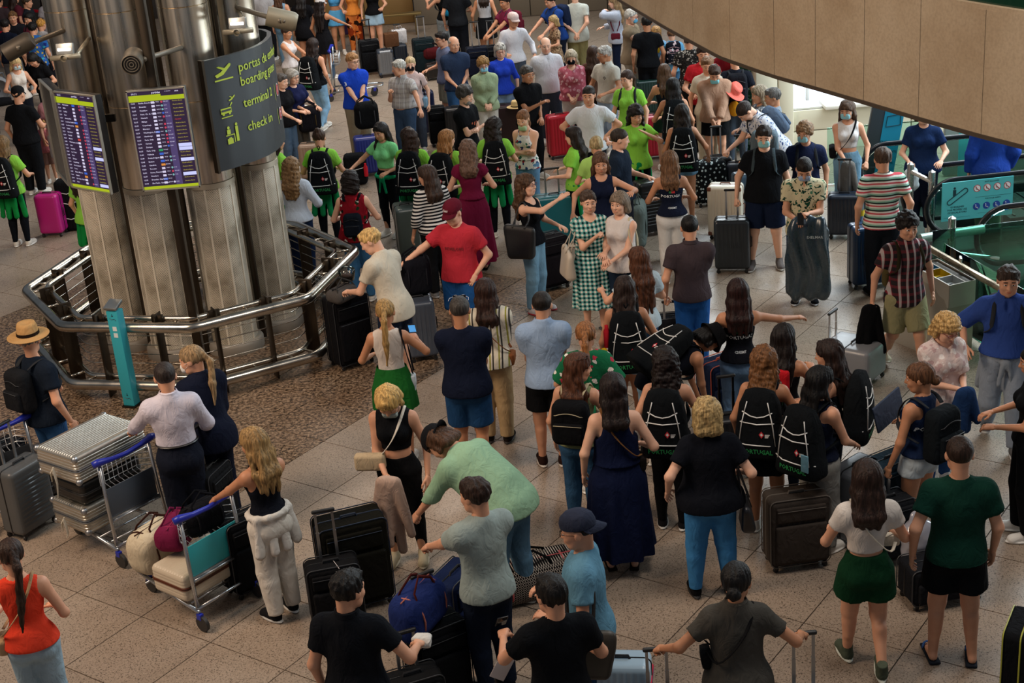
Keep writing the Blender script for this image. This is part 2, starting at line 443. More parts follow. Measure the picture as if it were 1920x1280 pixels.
# ================================================================ people
SKIN = {0: '#e0b094', 1: '#cf9a7b', 2: '#bb8563', 3: '#94623f', 4: '#6d452c'}
def cubesphere(c, r, R=None, n=2):
    m = MB(); r = np.array([r]*3 if np.isscalar(r) else r, float)
    m.rbox((0, 0, 0), (2, 2, 2), .999, 0, None, n); v = np.concatenate(m.v)*r
    if R is not None: v = v@np.asarray(R).T
    return v+np.array(c), np.array(m.f)
_ht = {}
def head_tpl(fem, fine):
    k = (fem, fine)
    if k in _ht: return _ht[k]
    h = .0040 if fine else .0062
    S = SDF((-.06, -.08, -.085), (.06, .075, .075), h)
    S.ell((0, .008, .018), (.0455, .058, .050), .01); S.ell((0, -.013, -.014), (.0385, .040, .052), .02)
    S.cone((-.018, -.022, -.046), (.018, -.022, -.046), .018, .018, .02); S.cone((0, -.034, -.056), (0, -.030, -.050), .0125 if not fem else .0105, .014, .015)
    S.cone((0, .02, -.03), (0, .014, -.085), .030, .030 if not fem else .026, .015)
    S.cone((-.022, -.043, .013), (.022, -.043, .013), .0085, .0085, .012)
    for s in (-1, 1):
        S.ell((s*.024, -.036, -.016), (.014, .014, .013), .014); S.cut_ell((s*.0175, -.0585, .0025), (.0105, .0095, .0072), .010)
        S.ell((s*.0465, .006, -.004), (.0055, .013, .018), .004, rotz(s*.35))
    S.cone((0, -.050, .006), (0, -.0615, -.0165), .0048, .0072, .006)
    for s in (-1, 1): S.cone((s*.006, -.055, -.0175), (s*.006, -.055, -.0175), .0055, .0055, .005)
    S.cone((-.009, -.0505, -.0335), (.009, -.0505, -.0335), .0048, .0048, .006); S.cone((-.008, -.0495, -.0405), (.008, -.0495, -.0405), .005, .005, .004)
    v, q = S.mesh(); P = [(v, q, 0)]
    for s in (-1, 1):
        a, b = cubesphere((s*.0175, -.0455, .0022), (.0095, .0078, .0062)); P.append((a, b, 1))
        a, b = cubesphere((s*.0172, -.0512, .0020), (.0042, .0030, .0042)); P.append((a, b, 2))
        a, b = cubesphere((s*.0185, -.0520, .0165), (.0115, .0030, .0020 if fem else .0027), roty(s*.12)@rotz(s*.3)); P.append((a, b, 4))
        a, b = cubesphere((s*.0175, -.0505, .0072), (.0098, .0040, .0018), rotz(s*.2)); P.append((a, b, 0))
    a, b = cubesphere((0, -.0535, -.0345), (.0125, .0030, .0028)); P.append((a, b, 3))
    a, b = cubesphere((0, -.0530, -.0405), (.0100, .0030, .0030)); P.append((a, b, 3))
    _ht[k] = P; return P
_hd = {}
def hand_tpl(pose, fine, side):
    """left hand for side=+1: fingers along -z, palm facing -x, thumb forward (-y)"""
    k = (pose, fine, side)
    if k in _hd: return _hd[k]
    h = .0027 if fine else .0040
    S = SDF((-.055, -.045, -.105), (.018, .03, .012), h)
    S.cone((0, 0, .006), (0, 0, -.012), .0135, .0135, .008, fl=((1, 0, 0), 1.35))
    for y in (-.015, -.005, .005, .014): S.cone((0, y*.7, -.012), (0, y, -.046), .0095, .0085, .008, fl=((1, 0, 0), 1.15))
    c0, c1, c2 = {'relax': (.28, .45, .35), 'grip': (1.15, 1.35, .8), 'flat': (.04, .06, .04), 'hold': (.7, .8, .5), 'point': (1.2, 1.4, .8)}[pose]
    for i, (y, L, sp) in enumerate(((-.0165, .037, -.10), (-.0057, .042, -.03), (.0052, .039, .04), (.0152, .030, .12))):
        p = V(0, y, -.048); a = 0; cc = (c0, c1, c2) if not (pose == 'point' and i == 0) else (0, .05, .05)
        for j, fr in enumerate((.45, .30, .25)):
            a += cc[j]; d = V(-math.sin(a), math.sin(sp), -math.cos(a)); d = nrm(d)
            p2 = p+d*L*fr; S.cone(p, p2, .0052-.0005*j, .0048-.0005*j, .0022); p = p2
    t = {'relax': ((-.006, -.026, -.030), (-.012, -.034, -.046), (-.016, -.033, -.060)), 'flat': ((-.004, -.028, -.028), (-.006, -.038, -.042), (-.007, -.042, -.056)),
         'hold': ((-.012, -.025, -.028), (-.026, -.028, -.040), (-.036, -.022, -.048))}.get(pose, ((-.012, -.024, -.028), (-.024, -.020, -.042), (-.032, -.008, -.048)))
    p = V(-.002, -.010, -.014)
    for j, x in enumerate(t): S.cone(p, x, (.0085, .0062, .0054)[j], (.0064, .0056, .0048)[j], .004); p = V(*x)
    v, q = S.mesh()
    if side < 0: v = v*V(-1, 1, 1); q = q[:, ::-1]
    _hd[k] = (v, q); return v, q
def ik(a, t, l1, l2, pole):
    a = np.array(a, float); d = np.array(t, float)-a; L = np.linalg.norm(d); u = d/max(L, 1e-6); L = min(max(L, abs(l1-l2)+.02), (l1+l2)*.998)
    x = (l1*l1-l2*l2+L*L)/(2*L); h = math.sqrt(max(l1*l1-x*x, 0)); p = np.array(pole, float); p = p-u*(p@u); p = nrm(p)
    return a+u*x+p*h, a+u*L
ARM = {'down': (.150, .03, .500, 'relax'), 'down2': (.165, -.01, .505, 'relax'), 'hip': (.115, .015, .600, 'flat'), 'cross': (-.045, .105, .665, 'relax'), 'fwd': (.10, .25, .60, 'grip'),
       'handle': (.17, -.03, .53, 'grip'), 'handlef': (.14, .14, .56, 'grip'), 'phone': (.03, .17, .68, 'hold'), 'chest': (.02, .105, .735, 'relax'), 'pocket': (.112, .03, .545, 'relax'),
       'back': (.02, -.115, .545, 'relax'), 'up': (.10, .19, .92, 'flat'), 'mouth': (.03, .115, .835, 'relax'), 'strap': (.07, .085, .755, 'grip'), 'out': (.26, .12, .63, 'relax'),
       'lap': (.02, .135, .555, 'relax'), 'bend': (.12, .16, .62, 'relax'), 'low': (.08, .20, .42, 'grip')}
class Person: pass
_seed = [0]
def person(px, py, H, face, label, fem=0, skin=1, hair=('short', '#2a1c14'), top='tee', tc='#222222', low='jeans', lc='#2a3a55', shoes=('#ddd8d0', '#e8e4dc'),
           R='down', L='down', lean=0, turn=0, nod=8, w=1.0, stride=0, yaw=0, extra=(), res=None, z0=0.0, hem=None, wide=.055, group=None, cat='person', tilt=0, waist=None, rough=0, poleR=None, poleL=None):
    _seed[0] += 1; seed = _seed[0]; rs = np.random.RandomState(seed)
    P = Person(); P.H = H; P.rz = math.radians(face); P.lean = math.radians(lean)
    P.RT = rotx(P.lean)@roty(math.radians(tilt)); piv = V(0, 0, .53)
    sw = (.100 if not fem else .090)*(.92+.08*w)
    dz = 0.0
    if stride: dz = -(0.455-math.sqrt(max(.01, .455**2-(stride*.5)**2)))*.9
    O = V(0, 0, dz)
    T = lambda p: O+piv+P.RT@(np.asarray(p, float)-piv)
    P.T = T; P.O = O
    # head
    nk = V(0, .014, .848); P.RH = P.RT@rotz(math.radians(turn))@rotx(math.radians(nod))
    hs = 1.05 if H > 1.4 else 1.16
    hp = T(nk); Hd = lambda p: hp+P.RH@(V(0, -.010, .082)*hs+np.asarray(p, float)*hs)
    P.Hd = Hd; P.hs = hs
    topu = Hd((0, .005, .068))
    # root placement from head-top pixel
    w0 = at(px, py, z0+topu[2]*H); o = rotz(P.rz)@(topu*H)
    P.loc = V(w0[0]-o[0], w0[1]-o[1], z0)
    P.world = lambda p: P.loc+rotz(P.rz)@(np.asarray(p, float)*H)
    depth = (P.loc-V(0, 0, CAMH))@CF
    fine = depth < 19
    h = res or (.0078 if depth < 17 else .0098 if depth < 23 else .013)
    P.h = h; P.depth = depth
    root = thing('person', label, cat, P.loc, P.rz, group); P.root = root
    if w > 1.15 and wide < .07: wide = .074
    # legs
    legs = {}
    for s, nm in ((1, 'L'), (-1, 'R')):
        hipj = V(s*.047*(.7+.3*w), 0, .505)+O
        ank = V(s*wide*(.8+.2*w), rs.uniform(-.02, .02), .045)
        if stride: ank[1] += -s*stride*.5; ank[2] += .03 if ank[1] > .06 else 0
        knee, ank = ik(hipj, ank, .235, .225, (s*.12, -1, 0)); legs[nm] = (hipj, knee, ank, s)
    P.legs = legs
    arms = {}
    for s, nm, sp, pol in ((1, 'L', L, poleL), (-1, 'R', R, poleR)):
        sh = T((s*sw, .006, .790))
        if isinstance(sp, str): ox, fy, uz, hp_ = ARM[sp]; jit = rs.uniform(-.008, .008, 3)
        else: ox, fy, uz = sp[:3]; hp_ = sp[3] if len(sp) > 3 else 'relax'; jit = np.zeros(3)
        tgt = V(s*ox, -fy, uz)+O+jit
        if sp in ('cross', 'hip', 'chest', 'pocket', 'back', 'strap', 'mouth', 'phone', 'lap', 'bend'): tgt = tgt+(T((0, 0, uz))-V(0, 0, uz)-O)
        pole = pol or {'hip': (s*1., .25, 0), 'out': (s*.3, .5, -.8), 'up': (s*.7, .2, -1), 'cross': (s*.8, .2, -.9), 'pocket': (s*1., .8, 0), 'back': (s*1., .35, -.1)}.get(sp if isinstance(sp, str) else '', (s*.55, .8, -.35))
        if isinstance(pol, tuple): pole = (s*pol[0], pol[1], pol[2])
        el, wr = ik(sh, tgt, .168, .148, pole); arms[nm] = (sh, el, wr, s, hp_)
    P.arms = arms
    ln = 1 if fem else 0; ww = w
    def torso(S, off=0.0, k=.03, lo=True, bust=True):
        RT = P.RT
        if lo:
            S.ell(O+V(0, .004, .520), V(.090+.006*ln, .062, .070)*V(ww, ww, 1)+off, k)
            for s in (-1, 1): S.ell(O+V(s*.040, .032, .492), V(.046*ww, .042*ww, .046)+off, k)
        S.ell(T((0, -.002*ww, .605)), V((.078-.010*ln)*ww, .052*ww**1.3, .085)+off, k, RT)
        if ww > 1.12: S.ell(T((0, -.022*ww, .59)), V(.070*ww, .052*ww, .07)+off, k, RT)
        S.ell(T((0, .002, .725)), V((.090-.010*ln)*(.5+.5*ww), .062*(.6+.4*ww), .105)+off, k, RT)
        for s in (-1, 1): S.cone(T((0, .014, .824)), T((s*(sw-.010), .010, .790)), .029+off, .025+off*.8, k)
        S.cone(T((-sw+.03, .006, .775)), T((sw-.03, .006, .775)), .036+off, .036+off, k)
        if fem and bust:
            for s in (-1, 1): S.ell(T((s*.036, -.050*(.7+.3*ww), .728)), V(.034, .031, .036)*ww**.5+off, .02, RT)
    def armsdf(S, nm, off, upto=1.0, flare=0, flat=True, k=.02):
        sh, el, wr, s, _ = arms[nm]; a = (.8+.2*ww)*(.95-.06*ln)
        k = max(k, .032) if off else k; S.ell(sh+V(0, 0, -.014), V(.026, .029, .031)*a+off*.6, k)
        if upto <= .55: e = sh+(el-sh)*upto/.55; S.cone(sh, e, .030*a+off, .028*a+off+flare, k, flat=flat)
        else:
            S.cone(sh, el, .030*a+off, .0235*a+off*.9, k)
            e = el+(wr-el)*(upto-.55)/.45; S.cone(el, e, .0235*a+off*.9, (.0235-.009*(upto-.55)/.45)*a+off*.8+flare, .014, flat=flat)
    lo_b = V(-.42, -.45, -.01); hi_b = V(.42, .42, .93)
    pts = [V(-.13, -.12, 0), V(.13, .12, .9), T((0, 0, .9))]+[x for a in arms.values() for x in a[:3]]+[x for a in legs.values() for x in a[:3]]
    lo_b = np.min(pts, 0)-V(.06*ww, .06*ww, .05); hi_b = np.max(pts, 0)+V(.06*ww, .06*ww, .05); lo_b[1] -= .04; lo_b[2] = -.01
    # ---- body: one continuous skin surface, plus head and hands welded in
    S = SDF(lo_b, hi_b, h); torso(S)
    S.cone(T((0, .012, .79)), T((0, .014, .86)), .034-.005*ln, .031-.004*ln, .025)
    for nm in arms: armsdf(S, nm, 0, 1.0, flat=False)
    thr = .056*(.6+.4*ww)
    for nm, (hj, kn, an, s) in legs.items():
        S.cone(hj+V(0, .004, .01), kn, thr, .036*(.8+.2*ww), .025); S.cone(kn, an, .033*(.8+.2*ww), .020, .015)
        cf = kn+(an-kn)*.33+V(0, .012, 0); S.cone(cf+V(0, 0, .02), cf-V(0, 0, .05), .026*(.8+.2*ww), .018, .02)
        fr_ = 1.0 if not shoes or shoes[0] == 'sandal' else .62; S.cone(an+V(0, .014*fr_, -.020), an+V(s*.012, -.085*fr_, -.031 if fr_ == 1 else -.024), .018*fr_, .0125*fr_, .012)
    v, q = S.mesh(); Vs = [v]; Qs = [q]; Ms = [np.zeros(len(q), int)]; n0 = len(v)
    def glue(v, q, m):
        nonlocal n0
        Vs.append(v); Qs.append(q+n0); Ms.append(np.full(len(q), m)); n0 += len(v)
    for v, q, m in head_tpl(ln, fine): glue(hp+(P.RH@((v*hs+V(0, -.010, .082)*hs).T)).T, q, m)
    P.hand = {}
    for nm, (sh, el, wr, s, hpz) in arms.items():
        z = -nrm(wr-el); fwd = V(0, -1, 0)
        # palm normal: medial for hanging arms, downwards for raised/forward ones
        hor = math.sqrt(max(0, 1-z[2]**2)); med = nrm(V(-s, 0, 0)*(1-hor)+V(-s*.25, 0, -1)*hor)
        if hpz == 'flat' and sp == 'up': med = V(0, -1, 0)
        x = med-z*(med@z); x = nrm(x)*-s if s > 0 else nrm(x)
        # local +x axis must be (palm faces -x for left, +x for right)
        xa = -nrm(med-z*(med@z)) if s > 0 else nrm(med-z*(med@z)); ya = np.cross(z, xa)
        M = np.stack([xa, ya, z], 1); hv, hq = hand_tpl(hpz, fine, s); glue(wr+hv@M.T, hq, 0)
        P.hand[nm] = wr-z*.055
    P.palm = P.hand
    haircol = hair[1] if hair and len(hair) > 1 else '#2a1c14'
    me = quads_mesh('body', np.concatenate(Vs)*H, np.concatenate(Qs), [skinmat(SKIN[skin]), mat('#d8d4ce', .3, name='eye'), mat('#1d120c', .2, name='iris'), mat(tuple(c*f for c, f in zip(hexc(SKIN[skin]), (.75, .45, .42))), .5, name='lip'), hairmat(haircol)], np.concatenate(Ms))
    link('body', me, root)
    def wear(name, v, q, m, amp=0.0, f=26, sd=0, solid=None, lbl=None):
        if len(v) == 0: return None
        if amp: v = v+vnormals(v, q)*(wob(v*V(1, 1, .55), f, seed*7+sd)*amp)[:, None]
        o = link(name, quads_mesh(name, v*H, q, [m]), root)
        if lbl: o['label'] = lbl
        return o
    P.wear = wear
    # ---- lower garment
    Mlow = fabric(lc)
    dress = top in ('dress', 'strapdress')
    if low in ('jeans', 'trousers', 'leggings', 'shorts', 'wide', 'bermuda', 'mini'):
        S = SDF(V(lo_b[0], lo_b[1], 0), V(hi_b[0], hi_b[1], .66+dz), h)
        off = {'leggings': .005, 'jeans': .010, 'trousers': .014, 'wide': .018, 'shorts': .014, 'bermuda': .016, 'mini': .008}[low]
        S.ell(O+V(0, .004, .520), V(.092+.006*ln, .063, .070)*V(ww, ww, 1)+off*.8, .03)
        for s in (-1, 1): S.ell(O+V(s*.040, .032, .492), V(.046*ww, .042*ww, .046)+off*.7, .03)
        S.ell(O+V(0, 0, .58), V((.080-.006*ln)*ww, .054*ww**1.2, .07)+off*.7, .03)
        for nm, (hj, kn, an, s) in legs.items():
            kr, ar = {'leggings': (.036, .023), 'jeans': (.041, .031), 'trousers': (.046, .038), 'wide': (.054, .055)}.get(low, (.044, .04)); kr += .004
            if low in ('shorts', 'bermuda', 'mini'):
                fr = {'shorts': .50 if ln else .66, 'bermuda': .88, 'mini': .30}[low]; e = hj+(kn-hj)*fr
                S.cone(hj, e, thr+off, (thr*(1-fr)+.036*fr)+off+(.018 if low != 'mini' else .010)-(.006 if low == 'bermuda' else 0), .010, flat=True)
            else:
                S.cone(hj, kn, thr+off*.8, kr*(.75+.25*ww), .02); S.cone(kn, an+V(0, .008, .0), kr*(.75+.25*ww), ar, .015, flat=True); cf = kn+(an-kn)*.33+V(0, .012, 0); S.cone(cf+V(0, 0, .02), cf-V(0, 0, .05), (.026+off)*(.8+.2*ww), .018+off, .02)
        S.plane(O+V(0, 0, waist or .60), (0, 0, 1)); v, q = S.mesh()
        wear('shorts' if low in ('shorts', 'bermuda', 'mini') else 'trousers', v, q, Mlow, .0022 if low != 'leggings' else .0008, 34, 1)
    if low in ('skirt', 'midi') or dress:
        zh = hem if hem is not None else ({'skirt': .40, 'midi': .2}.get(low, .09)); n, mr = 72, 26; zt = .61
        V_, Q_ = [], []
        for i in range(mr+1):
            t = i/mr; z = zt+(zh-zt)*t; a = np.arange(n)*2*PI/n; tt = (zt-z)/.5
            rx = ((.074 if ln else .082)*ww+.012)*(1-min(1, tt*4))+min(1, tt*4)*(.104*ww+.02)+.055*max(0, tt-.25)*(.55 if low != 'skirt' else .5); ry = rx*(.72+.12*min(1, tt))
            fold = (.010*np.sin(a*9+1+seed)+.006*np.sin(a*14+2.2*t+seed))*max(0, tt-.1)*1.3
            V_.append(np.stack([(rx+fold)*np.cos(a), (ry+fold)*np.sin(a)+.006, np.full(n, z)], 1)+O)
        V_ = np.concatenate(V_); I = np.arange((mr+1)*n).reshape(mr+1, n)
        Q_ = np.stack([I[:-1], I[1:], np.roll(I[1:], -1, 1), np.roll(I[:-1], -1, 1)], -1).reshape(-1, 4)
        V_ = np.concatenate([V_, V_*V(.97, .97, 1)]); Q_ = np.concatenate([Q_, Q_[:, ::-1]+(mr+1)*n])
        wear('skirt', V_, Q_[:, ::-1], fabric(tc if dress else lc), 0)
    # ---- upper garment
    if top:
        S = SDF(V(lo_b[0], lo_b[1], min(.40+dz, min(a[2][2] for a in arms.values())-.06)), hi_b, h)
        off = {'tee': .012, 'polo': .011, 'tank': .006, 'racer': .006, 'shirt': .015, 'long': .011, 'jacket': .022, 'crop': .006, 'croptee': .009, 'sleeveless': .010, 'dress': .008, 'strapdress': .007, 'hoodie': .020, 'vest': .018, 'blouse': .018}[top]
        torso(S, off)
        hz = hem if (hem is not None and not dress and low not in ('skirt', 'midi')) else {'tank': .52, 'racer': .545, 'crop': .655, 'croptee': .615, 'tee': .492, 'polo': .495, 'shirt': .50, 'jacket': .45, 'hoodie': .475, 'vest': .47, 'blouse': .51, 'dress': .575, 'strapdress': .575}.get(top, .50)
        if top == 'shirt' and waist: hz = waist-.015
        if low in ('skirt', 'midi') and not dress: hz = max(hz, .585)
        if hz < .585:
            fw = (.096+.004*ln)*ww+off+.008; bx = (.074+.006*ln)*ww+off+.010
            S.ell(O+V(0, .010, .525), (fw, bx, .10), .03)
            if hz < .56: S.ell(O+V(0, .010, .46), (fw+.004, bx+.004, .12), .03)
            if top in ('tee', 'polo', 'jacket', 'hoodie', 'vest', 'blouse', 'shirt') or ww > 1.08:
                g = {'tee': .004, 'polo': .003, 'shirt': .002}.get(top, .010); rr_ = .088*ww-.008*ln+g
                S.cone(T((0, .004, .73)), T((0, .006, .57)), rr_, rr_*1.02+.004, .03, fl=((0, 1, 0), 1.42/ww**.3))
        sl = {'tee': .33, 'polo': .32, 'croptee': .26, 'shirt': .97, 'long': .97, 'jacket': .98, 'hoodie': .96, 'dress': .32, 'blouse': .45, 'vest': .14}.get(top)
        if rough: sl = rough
        if sl:
            for nm in arms: armsdf(S, nm, off, sl, .003)
        if hz >= .56: n_ = P.RT@V(0, 0, -1); S.plane(T((0, 0, hz)), n_)
        else: S.plane(O+V(0, 0, hz), (0, 0, -1))
        # neckline
        col = top in ('polo', 'shirt', 'jacket')
        if col: S.cone(T((0, .018, .825)), T((0, .010, .862)), .043, .043, .008, flat=True)
        if top == 'hoodie': S.ell(T((0, .05, .835)), (.055, .035, .03), .02)
        nr = {'tank': (.050, .062, .075), 'racer': (.044, .050, .06), 'crop': (.052, .05, .06), 'sleeveless': (.042, .048, .05), 'strapdress': (.075, .075, .075), 'dress': (.050, .06, .07), 'blouse': (.05, .06, .06)}.get(top, (.040, .044, .040))
        S.cut_ell(T((0, -.012, .868 if not col else .885)), V(*nr), .006, P.RT)
        if top in ('polo', 'shirt', 'jacket', 'blouse', 'dress', 'vest'): S.cut_ell(T((0, -.075, .835)), (.018 if top != 'jacket' else .03, .04, .05 if top != 'jacket' else .09), .006, P.RT)
        if top in ('tank', 'racer', 'crop', 'strapdress', 'sleeveless'):
            for s in (-1, 1):
                sx, rx = {'racer': (.108, .042), 'tank': (.112, .036), 'crop': (.112, .034), 'strapdress': (.098, .048), 'sleeveless': (.120, .030)}[top]
                S.cut_ell(T((s*sx, .004, .785)), V(rx, .09, .062 if top != 'strapdress' else .085), .006, P.RT)
                if top == 'racer': S.cut_ell(T((s*.075, .075, .775)), V(.034, .05, .05), .006, P.RT)
            if top == 'strapdress': S.plane(T((0, 0, .79)), P.RT@V(0, 0, 1))
        v, q = S.mesh()
        nm_ = {'tee': 't_shirt', 'polo': 'polo_shirt', 'tank': 'tank_top', 'racer': 'sport_top', 'shirt': 'shirt', 'long': 'sweatshirt', 'jacket': 'jacket', 'crop': 'crop_top', 'croptee': 't_shirt', 'sleeveless': 'sleeveless_top', 'dress': 'dress', 'strapdress': 'dress', 'hoodie': 'hoodie', 'vest': 'vest', 'blouse': 'blouse'}[top]
        P.topv = (v, q) if len(v) else None
        amp = {'tank': .0012, 'racer': .0010, 'crop': .001, 'strapdress': .001}.get(top, .0048)
        wear(nm_, v, q, fabric(tc), amp, 24, 2)
        if top == 'strapdress':
            for s in (-1, 1):
                m = MB(); m.tube([T((s*.045, -.055, .78)), T((s*.05, -.01, .838)), T((s*.045, .05, .80)), T((s*.035, .068, .76))], .0035, 0, 6, flat=((0, 0, 1), .6)); m.xf(sc=(H, H, H)); part('strap', m, fabric(tc), root)
        if top in ('tank', 'crop') and ln:
            pass
        if col:
            m = MB(); m.lathe([(.0415, .0), (.047, .006), (.044, .024), (.039, .026)], (0, 0, 0), 20, 0, a0=-PI/2+.35, a1=1.5*PI-.35)
            m.xf(P.RT, T((0, .012, .842))); m.xf(sc=(H, H, H)); part('collar', m, fabric(tc), root)
    # ---- shoes
    if shoes:
        bare = shoes[0] == 'sandal'
        for nm, (hj, kn, an, s) in legs.items():
            o = link('sandal' if bare else 'shoe', shoe_mesh(shoes, fine), root); o.scale = (H, H, H)
            o.location = tuple((an+V(s*.004, -.034, -.045 if an[2] < .06 else -.043))*H); o.rotation_euler = (0.0 if an[2] < .06 else -.25, 0, s*.14)
    # ---- hair
    P.capped = any(e[0] in ('cap', 'hat', 'bucket') for e in extra)
    if hair: make_hair(P, hair, seed, fine, ln)
    for e in extra: EXTRA[e[0]](P, *e[1:])
    return P
_sh = {}
def shoe_mesh(sp, fine):
    if sp in _sh: return _sh[sp]
    if sp[0] == 'sandal':
        m = MB(); m.rbox((0, 0, .006), (.046, .150, .012), .006, 0, None, 2)
        m.tube([(-.022, -.035, .012), (-.014, -.04, .034), (.0, -.048, .036), (.014, -.04, .034), (.022, -.035, .012)], .006, 1, 6, flat=((0, 0, 1), .5))
        me = m.mesh('sandal', [fabric(sp[1]), fabric(sp[2] if len(sp) > 2 else sp[1])], True)
    else:
        S = SDF((-.035, -.09, -.002), (.035, .08, .08), .0045)
        S.cone((0, .040, .022), (0, -.048, .020), .0235, .0225, .012, fl=((0, 0, 1), 1.0)); S.cone((0, .034, .030), (0, .036, .062 if len(sp) < 3 else .085), .025, .0225, .012, flat=True)
        S.cone((0, .02, .040), (0, -.03, .026), .020, .016, .015); S.ell((0, -.055, .016), (.024, .022, .017), .015)
        S.plane((0, 0, .001), (0, 0, -1)); S.ell((0, -.005, .006), (.030, .082, .010), .004); S.plane((0, 0, 0), (0, 0, -1))
        v, q = S.mesh(); c = v[q].mean(1)[:, 2]; me = quads_mesh('shoe', v, q, [fabric(sp[0]), mat(sp[1], .6, name='rubber')], (c < .0125).astype(int))
    _sh[sp] = me; return me
def make_hair(P, hair, seed, fine, ln):
    st, colr = hair[0], hair[1]; L = hair[2] if len(hair) > 2 else None
    Hd, T = P.Hd, P.T; hs = P.hs; h = .0055 if fine else .0085
    if st == 'none': return
    pts = [Hd((x, y, z)) for x in (-.07, .07) for y in (-.08, .095) for z in (-.07, .085)]
    Lg = L or {'long': .17, 'curly': .13, 'bob': .05, 'pony': .15, 'bun': 0, 'short': 0, 'crop': 0, 'bald': 0, 'fringe': 0, 'afro': 0, 'mid': .09}.get(st, 0)
    if Lg: pts += [T((x, .12, .82-Lg)) for x in (-.09, .09)]+[T((0, -.08, .84-Lg*.8))]
    S = SDF(np.min(pts, 0)-.01, np.max(pts, 0)+.01, h); R = P.RH
    th = {'crop': .0035, 'bald': .002, 'short': .0062, 'afro': .016, 'curly': .015, 'bob': .011, 'long': .009, 'pony': .005, 'bun': .006, 'mid': .012, 'fringe': .009}.get(st, .007)
    if P.capped: th = .001
    S.ell(Hd((0, .009, .020)), V(.0455+th, .058+th, .050+th)*hs, .008, R)
    n = R@nrm(V(0, -.72, -1)) if st not in ('bald',) else R@nrm(V(0, -.9, -1))
    off = {'short': .0, 'crop': .0, 'bald': .0}.get(st, -.006)
    zc = {'short': -.006, 'crop': -.012, 'bald': -.016, 'afro': -.014}.get(st, -.013)
    S.plane(Hd((0, 0, zc)), n)
    S.cut_ell(Hd((0, -.068, -.020)), V(.040, .034, .052)*hs, .006, R)
    if st == 'bald': S.cut_ell(Hd((0, -.018, .062)), V(.044, .062, .040)*hs, .004, R)
    if st == 'short' and not P.capped: S.cone(Hd((-.02, -.040, .052)), Hd((.022, -.036, .055)), .0095, .009, .015)
    if st == 'afro':
        rs = np.random.RandomState(seed)
        for i in range(14):
            a = rs.rand()*6.28; b = rs.rand()*1.1; S.ell(Hd((.05*math.sin(b)*math.cos(a), .012+.058*math.sin(b)*math.sin(a), .025+.05*math.cos(b))), V(.016, .016, .016), .008)
    bk = .072
    if st in ('long', 'curly', 'mid', 'bob'):
        r = {'long': .0175, 'curly': .026, 'mid': .021, 'bob': .022}[st]
        for x in (-.028, 0, .028):
            S.cone(Hd((x, .035, .01)), Hd((x*1.2, .047, -.055)), r+.008, r+.004, .02)
            a = Hd((x*1.2, .045, -.050))
            if Lg > .06:
                b = T((x*1.35, bk+.012, .80)) if abs(P.lean) < .6 else a+V(0, 0, -.06); S.cone(a, b, r+.003, r, .02)
                e = T((x*1.15, bk+.004, .84-Lg)) if abs(P.lean) < .6 else a+V(0, 0, -Lg); S.cone(b, e, r, r*.55, .02)
        for s in (-1, 1):
            S.cone(Hd((s*.040, .004, .025)), Hd((s*.050, .008, -.045)), .014, .016, .015)
            if st != 'bob' and Lg > .08:
                e = T((s*.060, -.030 if (seed+s) % 3 == 0 else .045, .80)); S.cone(Hd((s*.050, .008, -.045)), e, .016, .014, .018)
                S.cone(e, T((s*.058, (-.065 if (seed+s) % 3 == 0 else .07), .84-Lg*.85)), .014, .009, .018)
        S.cone(Hd((-.008, -.038, .062)), Hd((-.042, -.030, .018)), .007, .007, .012); S.cone(Hd((.008, -.038, .062)), Hd((.042, -.030, .018)), .007, .007, .012)
    if st == 'fringe': S.cone(Hd((-.025, -.046, .040)), Hd((.025, -.046, .040)), .015, .015, .02)
    if st == 'pony':
        a = Hd((0, .066, .018)); b = Hd((0, .090, -.03)); e = T((.01*((seed % 3)-1), .095, .84-Lg)); 
        if abs(P.lean) > .6: e = b+V(0, -.02, -Lg)
        S.cone(a, b, .014, .017, .012); S.cone(b, (b+e)/2, .017, .018, .012); S.cone((b+e)/2, e, .018, .006, .012)
    if st == 'bun': S.ell(Hd((0, .052, .058)), V(.027, .026, .024), .008)
    if st == 'lowbun': S.ell(Hd((0, .072, -.018)), V(.028, .024, .026), .008)
    v, q = S.mesh()
    if len(v) == 0: return
    nn = vnormals(v, q)
    if st in ('curly', 'afro'): d = (wob(v, 170, seed)+.7*wob(v, 320, seed+1))*.0042
    elif st in ('crop', 'bald'): d = wob(v, 200, seed)*.0006
    else:
        # strand grooves running down the hair
        c = (v-Hd((0, 0, 0))); ang = np.arctan2(c[:, 0], c[:, 1]+.02); d = (.0018*np.sin(ang*21+seed+6*wob(v, 25, seed))+wob(v, 90, seed)*.0018)
        if st in ('short', 'fringe'): d = d+wob(v, 190, seed)*.0030
    v = v+nn*d[:, None]
    link('hair', quads_mesh('hair', v*P.H, q, [hairmat(colr)]), P.root)
